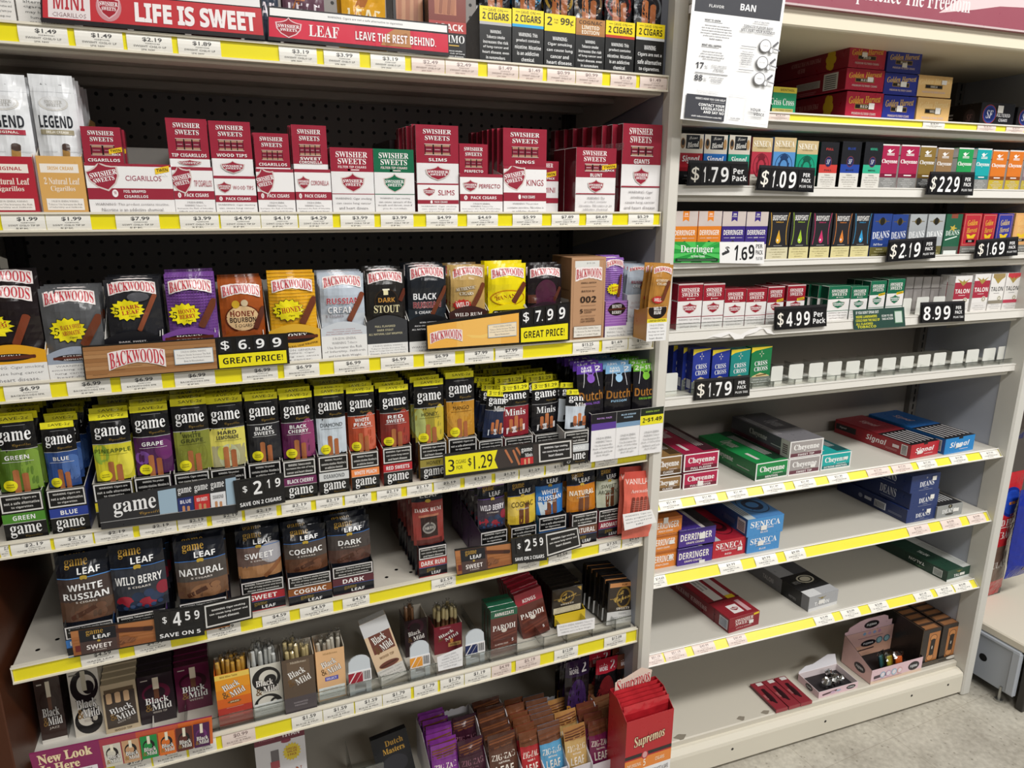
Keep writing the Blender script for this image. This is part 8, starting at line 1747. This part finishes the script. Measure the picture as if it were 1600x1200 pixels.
p, q = FRT.atz(1280, 1093, DECK_R), FRT.atz(1338, 1073, DECK_R)
w = q.x - p.x
o = make_tray('display_tray', w, .085, .021, .024, PINK, [R(0, 0, 1, 1, PINK), *FJ(.82, .5, .24, .66), *CG(.1, .4, .45, .62, .04, '5a4048'), E(.36, .45, .06, .16, 'c9a8c4'), E(.5, .5, .06, .16, 'a8b4cc')], 'e6d9da', slope=1.0, side=PINK)
k0 = ((p.x + q.x) / 2, (p.y + q.y) / 2 + .0425, DECK_R)
FRT.put(o, k0)
tag(o, 'small pink display tray holding crinkled foil wraps', 'display tray')
mbb = MB()
fl_ = [(-w / 2, 0), (w / 2, 0), (w / 2 * .98, .030), (w * .3, .034), (w * .1, .026), (-w * .1, .018), (-w * .3, .017), (-w / 2 * .97, .006)]
vs = [(a, .0425 - .0012 * s + .35 * b, .022 + b) for s in (1, 0) for a, b in fl_]
mbb.add(vs, [tuple(range(8)), tuple(range(15, 7, -1))] + [((j + 1) % 8, j, 8 + j, 8 + (j + 1) % 8) for j in range(8)], mat('dcdadf', 'paper'))
kid(o, mbb.obj('torn_flap', o))
mbb = MB(); mbb.box((-w / 2 + .0015, -.041, .0013), (w / 2 - .0015, .041, .003), mat('2a2628', 'paper')); kid(o, mbb.obj('dark_liner', o))
lf = MB(); print_art(lf, FJ(.55, .5, .34, .8), .085, .0225, lambda u, v, l: (-w / 2 - .0006 - l, .0425 - u, v), 'gloss'); kid(o, lf.obj('side_badge', o))
foil = mat('c9c9c8', 'foil')
r2 = random.Random(3)
def foil_piece(dx, dy, s, k):
    mb_ = MB()
    pr = []
    for i in range(7):
        for j in range(8):
            a, b = math.pi * i / 6, 2 * math.pi * j / 8
            rr = s * (1 + r2.uniform(-.28, .28))
            pr.append((rr * math.sin(a) * math.cos(b) * .8, rr * math.sin(a) * math.sin(b), s * 1.25 * (1 - math.cos(a)) * (1 + r2.uniform(-.06, .06))))
    mb_.add(pr, [(i * 8 + j, i * 8 + (j + 1) % 8, (i + 1) * 8 + (j + 1) % 8, (i + 1) * 8 + j) for i in range(6) for j in range(8)], foil)
    o_ = mb_.obj('foil_wrap')
    FRT.put(o_, (k0[0] + dx, k0[1] + dy, DECK_R + .0035), (0, 0, r2.uniform(0, 3)))
    tag(o_, 'crinkled silver foil wrapped piece, %s from the left in the small pink tray' % ORD[k], 'foil wrap', 'foil wraps in the pink tray')
for k, (dx, dy, s) in enumerate(((-.020, -.016, .0145), (.0, -.018, .0135), (.018, -.010, .014), (.019, .016, .013), (.037, -.014, .012))):
    foil_piece(dx, dy, s, k + 1)
p, q = FRT.atz(1361, 1071, DECK_R), FRT.atz(1437, 1046, DECK_R)
w = q.x - p.x
hfr = FRT.Z(1049, p.x, p.y) - DECK_R
d = .115
o = make_tray('display_carton', w, d, hfr, hfr * 2.0, PINK, [R(0, 0, 1, 1, PINK), R(0, 0, 1, .2, 'e6c9b4'), *FJ(.83, .52, .22, .62), *CG(.06, .42, .36, .5, .05, '4a3a44'), *flat([[E(.22 + .11 * k, .5, .05, .22, ('9ab4cc', 'c9a8c4', '9ac0d4', 'd8a8a8')[k]), E(.22 + .11 * k, .5, .035, .15, 'e6dce2')] for k in range(4)]), R(.05, .2, .6, .23, 'a88a94')], '231f21', slope=1.0, side='dfb8b4')
kc = ((p.x + q.x) / 2, (p.y + q.y) / 2 + d / 2, DECK_R)
FRT.put(o, kc)
tag(o, 'large pink display carton with stepped header and black oval badges', 'display carton')
mbb = MB()
hw_ = w
HB = FRT.Z(965, kc[0], kc[1] + d / 2) - DECK_R
prof = [(-hw_ / 2, hfr * 1.9), (-hw_ / 2, HB * .76), (-hw_ * .44, HB * .77), (-hw_ * .42, HB * .86), (-hw_ * .22, HB * .97), (-hw_ * .1, HB), (hw_ * .26, HB), (hw_ * .34, HB * .95), (hw_ * .36, HB * .84), (hw_ * .44, HB * .84), (hw_ * .44, HB * .70), (hw_ / 2, HB * .68), (hw_ / 2, hfr * 1.9)]
kk = len(prof)
vs = [(a, d / 2 - .0014, b) for a, b in prof] + [(a, d / 2, b) for a, b in prof]
mbb.add(vs, [tuple(range(kk))[::-1], tuple(range(kk, 2 * kk))] + [(j, (j + 1) % kk, kk + (j + 1) % kk, kk + j) for j in range(kk)], mat('e0bcc4', 'gloss'))
print_art(mbb, [R(.0, .02, 1, .30, 'd9a890'), R(0, .30, 1, .68, 'deb2aa'), *FJ(.52, .83, .3, .2), *flat([[G([(.36 + .1 * k, .60), (.40 + .1 * k, .56), (.44 + .1 * k, .60), (.40 + .1 * k, .66)], ('8ab0d0', 'c4a0c4', '9aaed8', 'c490b4')[k])] for k in range(4)]), R(.28, .49, .78, .505, 'a87a84'), *FJ(.50, .34, .3, .17), *CG(.26, .18, .62, .2, .02, '3a2a2c'), *flat([[E(.72 + .15 * k, .36, .065, .09, '5a7a84'), E(.72 + .15 * k, .36, .045, .065, '9ac0c8')] for k in range(2)])], w, HB, lambda u, v, l: (u - w / 2, d / 2 - .0016 - l, v), 'gloss')
kid(o, mbb.obj('printed_header', o))
lf = MB()
print_art(lf, FJ(.62, .36, .36, .34), d, HB * .6, lambda u, v, l: (-w / 2 - .0006 - l, d / 2 - u, v), 'gloss')
kid(o, lf.obj('side_badge', o))
for k, (c, dx, dz) in enumerate((('ee9a4e', .036, .018), ('d8d06a', .012, .014), ('6aa0a4', -.008, .012))):
    mb_ = MB()
    f = pouch_warp(.042, .054, .014, 20 + k)
    mp = clear_mat('tinted_film_%d' % k, tuple(min(1, .5 + .5 * v) for v in lin(c)), .16, .15)
    N = 8
    for s in (-1, 1):
        vs = [f(.042 * i / N, .054 * j / N, 0, s) for j in range(N + 1) for i in range(N + 1)]
        mb_.add(vs, [(j * 9 + i, j * 9 + i + 1, (j + 1) * 9 + i + 1, (j + 1) * 9 + i) for j in range(N) for i in range(N)], mp)
    mb_.box((-.013, -.003, .006), (.013, .003, .04), mat(c, 'gloss'), .002)
    o_ = mb_.obj('filter_pouch')
    FRT.put(o_, (kc[0] + dx, kc[1] - d / 2 + .022 + .010 * k, DECK_R + .004), (math.radians(-18), math.radians(8), math.radians(10 * k)))
    tag(o_, 'small clear pouch tinted %s in the large pink carton' % ('orange', 'yellow green', 'teal')[k], 'pouch')
p, q = FRT.atz(1437, 1047, DECK_R), FRT.atz(1494, 1027, DECK_R)
w = q.x - p.x
d = .16
kd = ((p.x + q.x) / 2, (p.y + q.y) / 2 + d / 2 + .002, DECK_R)
hs = FRT.Z(985, p.x, p.y) - DECK_R
mbb = MB()
t = .0016
m = mat('26221f', 'gloss')
mbb.box((-w / 2, -d / 2, 0), (w / 2, d / 2, t), m); mbb.box((-w / 2, -d / 2, t), (-w / 2 + t, d / 2, hs), m); mbb.box((-w / 2, d / 2 - t, t), (w / 2, d / 2, hs * 1.02), m)
for s in (0, 1):
    mbb.box((-w / 2 - .0003, -d / 2 + s * (d - .003), .002), (-w / 2, -d / 2 + s * (d - .003) + .0012, hs - .002), mat('8a7a64', 'gloss'))
mbb.box((-w / 2 - .0003, -d / 2, hs - .004), (-w / 2, d / 2, hs - .003), mat('8a7a64', 'gloss'))
o = mbb.obj('display_carton'); FRT.put(o, kd); tag(o, 'black display carton of copper faced lighter boxes at the right end', 'display carton')
mbb = MB()
hl = .026
mbb.box((-w / 2, -d / 2, 0), (w / 2, -d / 2 + t, hl * .62), m)
print_art(mbb, [*FR(.05, .2, .95, .8, .012, .06, '8a7a64', '26221f'), E(.86, .62, .16, .36, 'd8d4cc'), R(.1, .42, .5, .56, '6a5c4a')], w, hl * .62, front_warp(w, -d / 2), 'gloss')
kid(o, mbb.obj('front_wall', o))
mbb = MB(); mbb.box((w / 2 - .001, -d / 2, t), (w / 2, d / 2, hs * 1.02), clear_mat('plum_plastic', (.62, .52, .58), .12, .1)); kid(o, mbb.obj('tinted_side_window', o))
COP = 'b87a48'
LB = [R(0, 0, 1, 1, '3a3430'), R(.34, .04, .98, .9, COP), E(.62, .74, .2, .1, '2a2420'), E(.62, .74, .175, .088, 'c98a54'), E(.56, .2, .2, .1, '2a2420'), E(.56, .2, .175, .088, 'c98a54'), *CG(.6, .28, .62, .68, .26, '2f2a26'), E(.6, .48, .03, .05, 'c9c4bc')]
lw = (w - .006) / 2
lh = hs * .93
first = None
for c in range(2):
    for r in range(5):
        if first is None:
            first = make_box('lighter_box', lw * .9, .026, lh - .004, '2f2a27', LB, 'gloss', top='5a4030', left='3a332e', topart=[R(.12, .18, .88, .82, '9a6a44')])
            b_ = first
        else:
            b_ = copy_tree(first)
        FRT.put(b_, (kd[0] - w / 2 + .003 + lw * (c + .5), kd[1] - d / 2 + .016 + .029 * r + .001, DECK_R + t + .0005))
        tag(b_, 'copper faced lighter box, %s from the front of its %s row' % (ORD[r + 1], ('left', 'right')[c]), 'lighter box', 'copper faced lighter boxes')
# -- bags at the next bay
def bagged(name, cx, y, z, w, h, t, base, art, desc, rot=(0, 0, 0)):
    o = make_pouch(name, w, h, t, base, art, 'film', rng.randint(1, 99))
    FL.put(o, (cx, y, z), rot)
    tag(o, desc, 'tobacco bag')
    return o
pr = FL.atz(1550, 935, .222)
pl_, pr_ = FL.aty(1519, 925, .08), FL.aty(1573, 925, .08)
hb_ = FL.aty(1560, 748, .08).z - .222
RB_ = [R(0, 0, 1, .05, '3a3230'), R(0, .05, 1, .17, 'b82a30'), R(0, .17, 1, .45, '6e5648'), T('REGULAR', .42, .30, .7, .05, 'dcd4cc', 's'), R(0, .45, 1, .6, 'b82a30'), T('TOBACCO', .6, .54, .8, .055, 'f2e9e6', 's'), R(0, .6, 1, .605, 'e9dcd8'), T('GOOD FRIEND', .56, .64, .86, .05, 'f2e9e6', 's'), R(0, .675, 1, 1, 'c22a32'), E(.62, .79, .3, .11, '1c2f86'), E(.62, .79, .26, .09, '2447b0'), R(.5, .78, .74, .8, 'd8862a')]
bagged('tobacco_bag', (pl_.x + pr_.x) / 2 , .10, .223, abs(pr_.x - pl_.x), hb_, .05, 'b82a30', RB_, 'red and brown pouch bag standing on the next base deck')
BLU = [R(0, 0, 1, 1, '1c2f9a'), G([(.3, .1), (1, .16), (1, .42), (.35, .38)], '6e5648'), E(.6, .7, .3, .12, '2a46c0')]
a_ = FL.aty(1600, 880, .03)
bagged('tobacco_bag', a_.x + .025, .05, FL.aty(1592, 905, .03).z, .16, .31, .05, '1a2d94', BLU, 'shiny blue pouch bag hanging at the right picture edge')
a_ = FL.aty(1598, 640, .12)
bagged('tobacco_bag', a_.x - .015, .14, a_.z - .11, .16, .27, .05, '141d5c', [R(0, 0, 1, 1, '141d5c'), R(.1, .1, .9, .4, '3a2f2a'), T('SUPER', .4, .7, .5, .08, '6a74a8', 'b')], 'dark blue pouch bag hanging higher at the right picture edge')
pg = empty('peg_hook', (1.40, .2, .58))
tag(pg, 'steel display hook carrying a shelf tag at the next bay', 'hook')
a_ = FL.aty(1570, 735, .06); b__ = FL.aty(1571, 757, .06)
FL.put(pg, a_)
mbb = MB(); mbb.tube([(0, 0, 0), (.0, .29, .012)], .003, mat('b9b9b6', 'metal')); mbb.obj('rod', pg)
mbb = MB(); mbb.box((-.022, -.002, -.028), (.014, .0, .004), mat('e9e4d4', 'paper')); print_art(mbb, [R(.7, .1, .9, .9, 'eadf3a'), R(.1, .5, .6, .56, '9a9a94'), R(.1, .35, .5, .4, '9a9a94')], .036, .032, lambda u, v, l: (-.022 + u, -.0022 - l, -.028 + v), 'paper'); mbb.obj('tag_plate', pg)
for o in list(bpy.data.objects):
    if o.type == 'MESH' and o.name.startswith('lettering'):
        bpy.data.objects.remove(o)
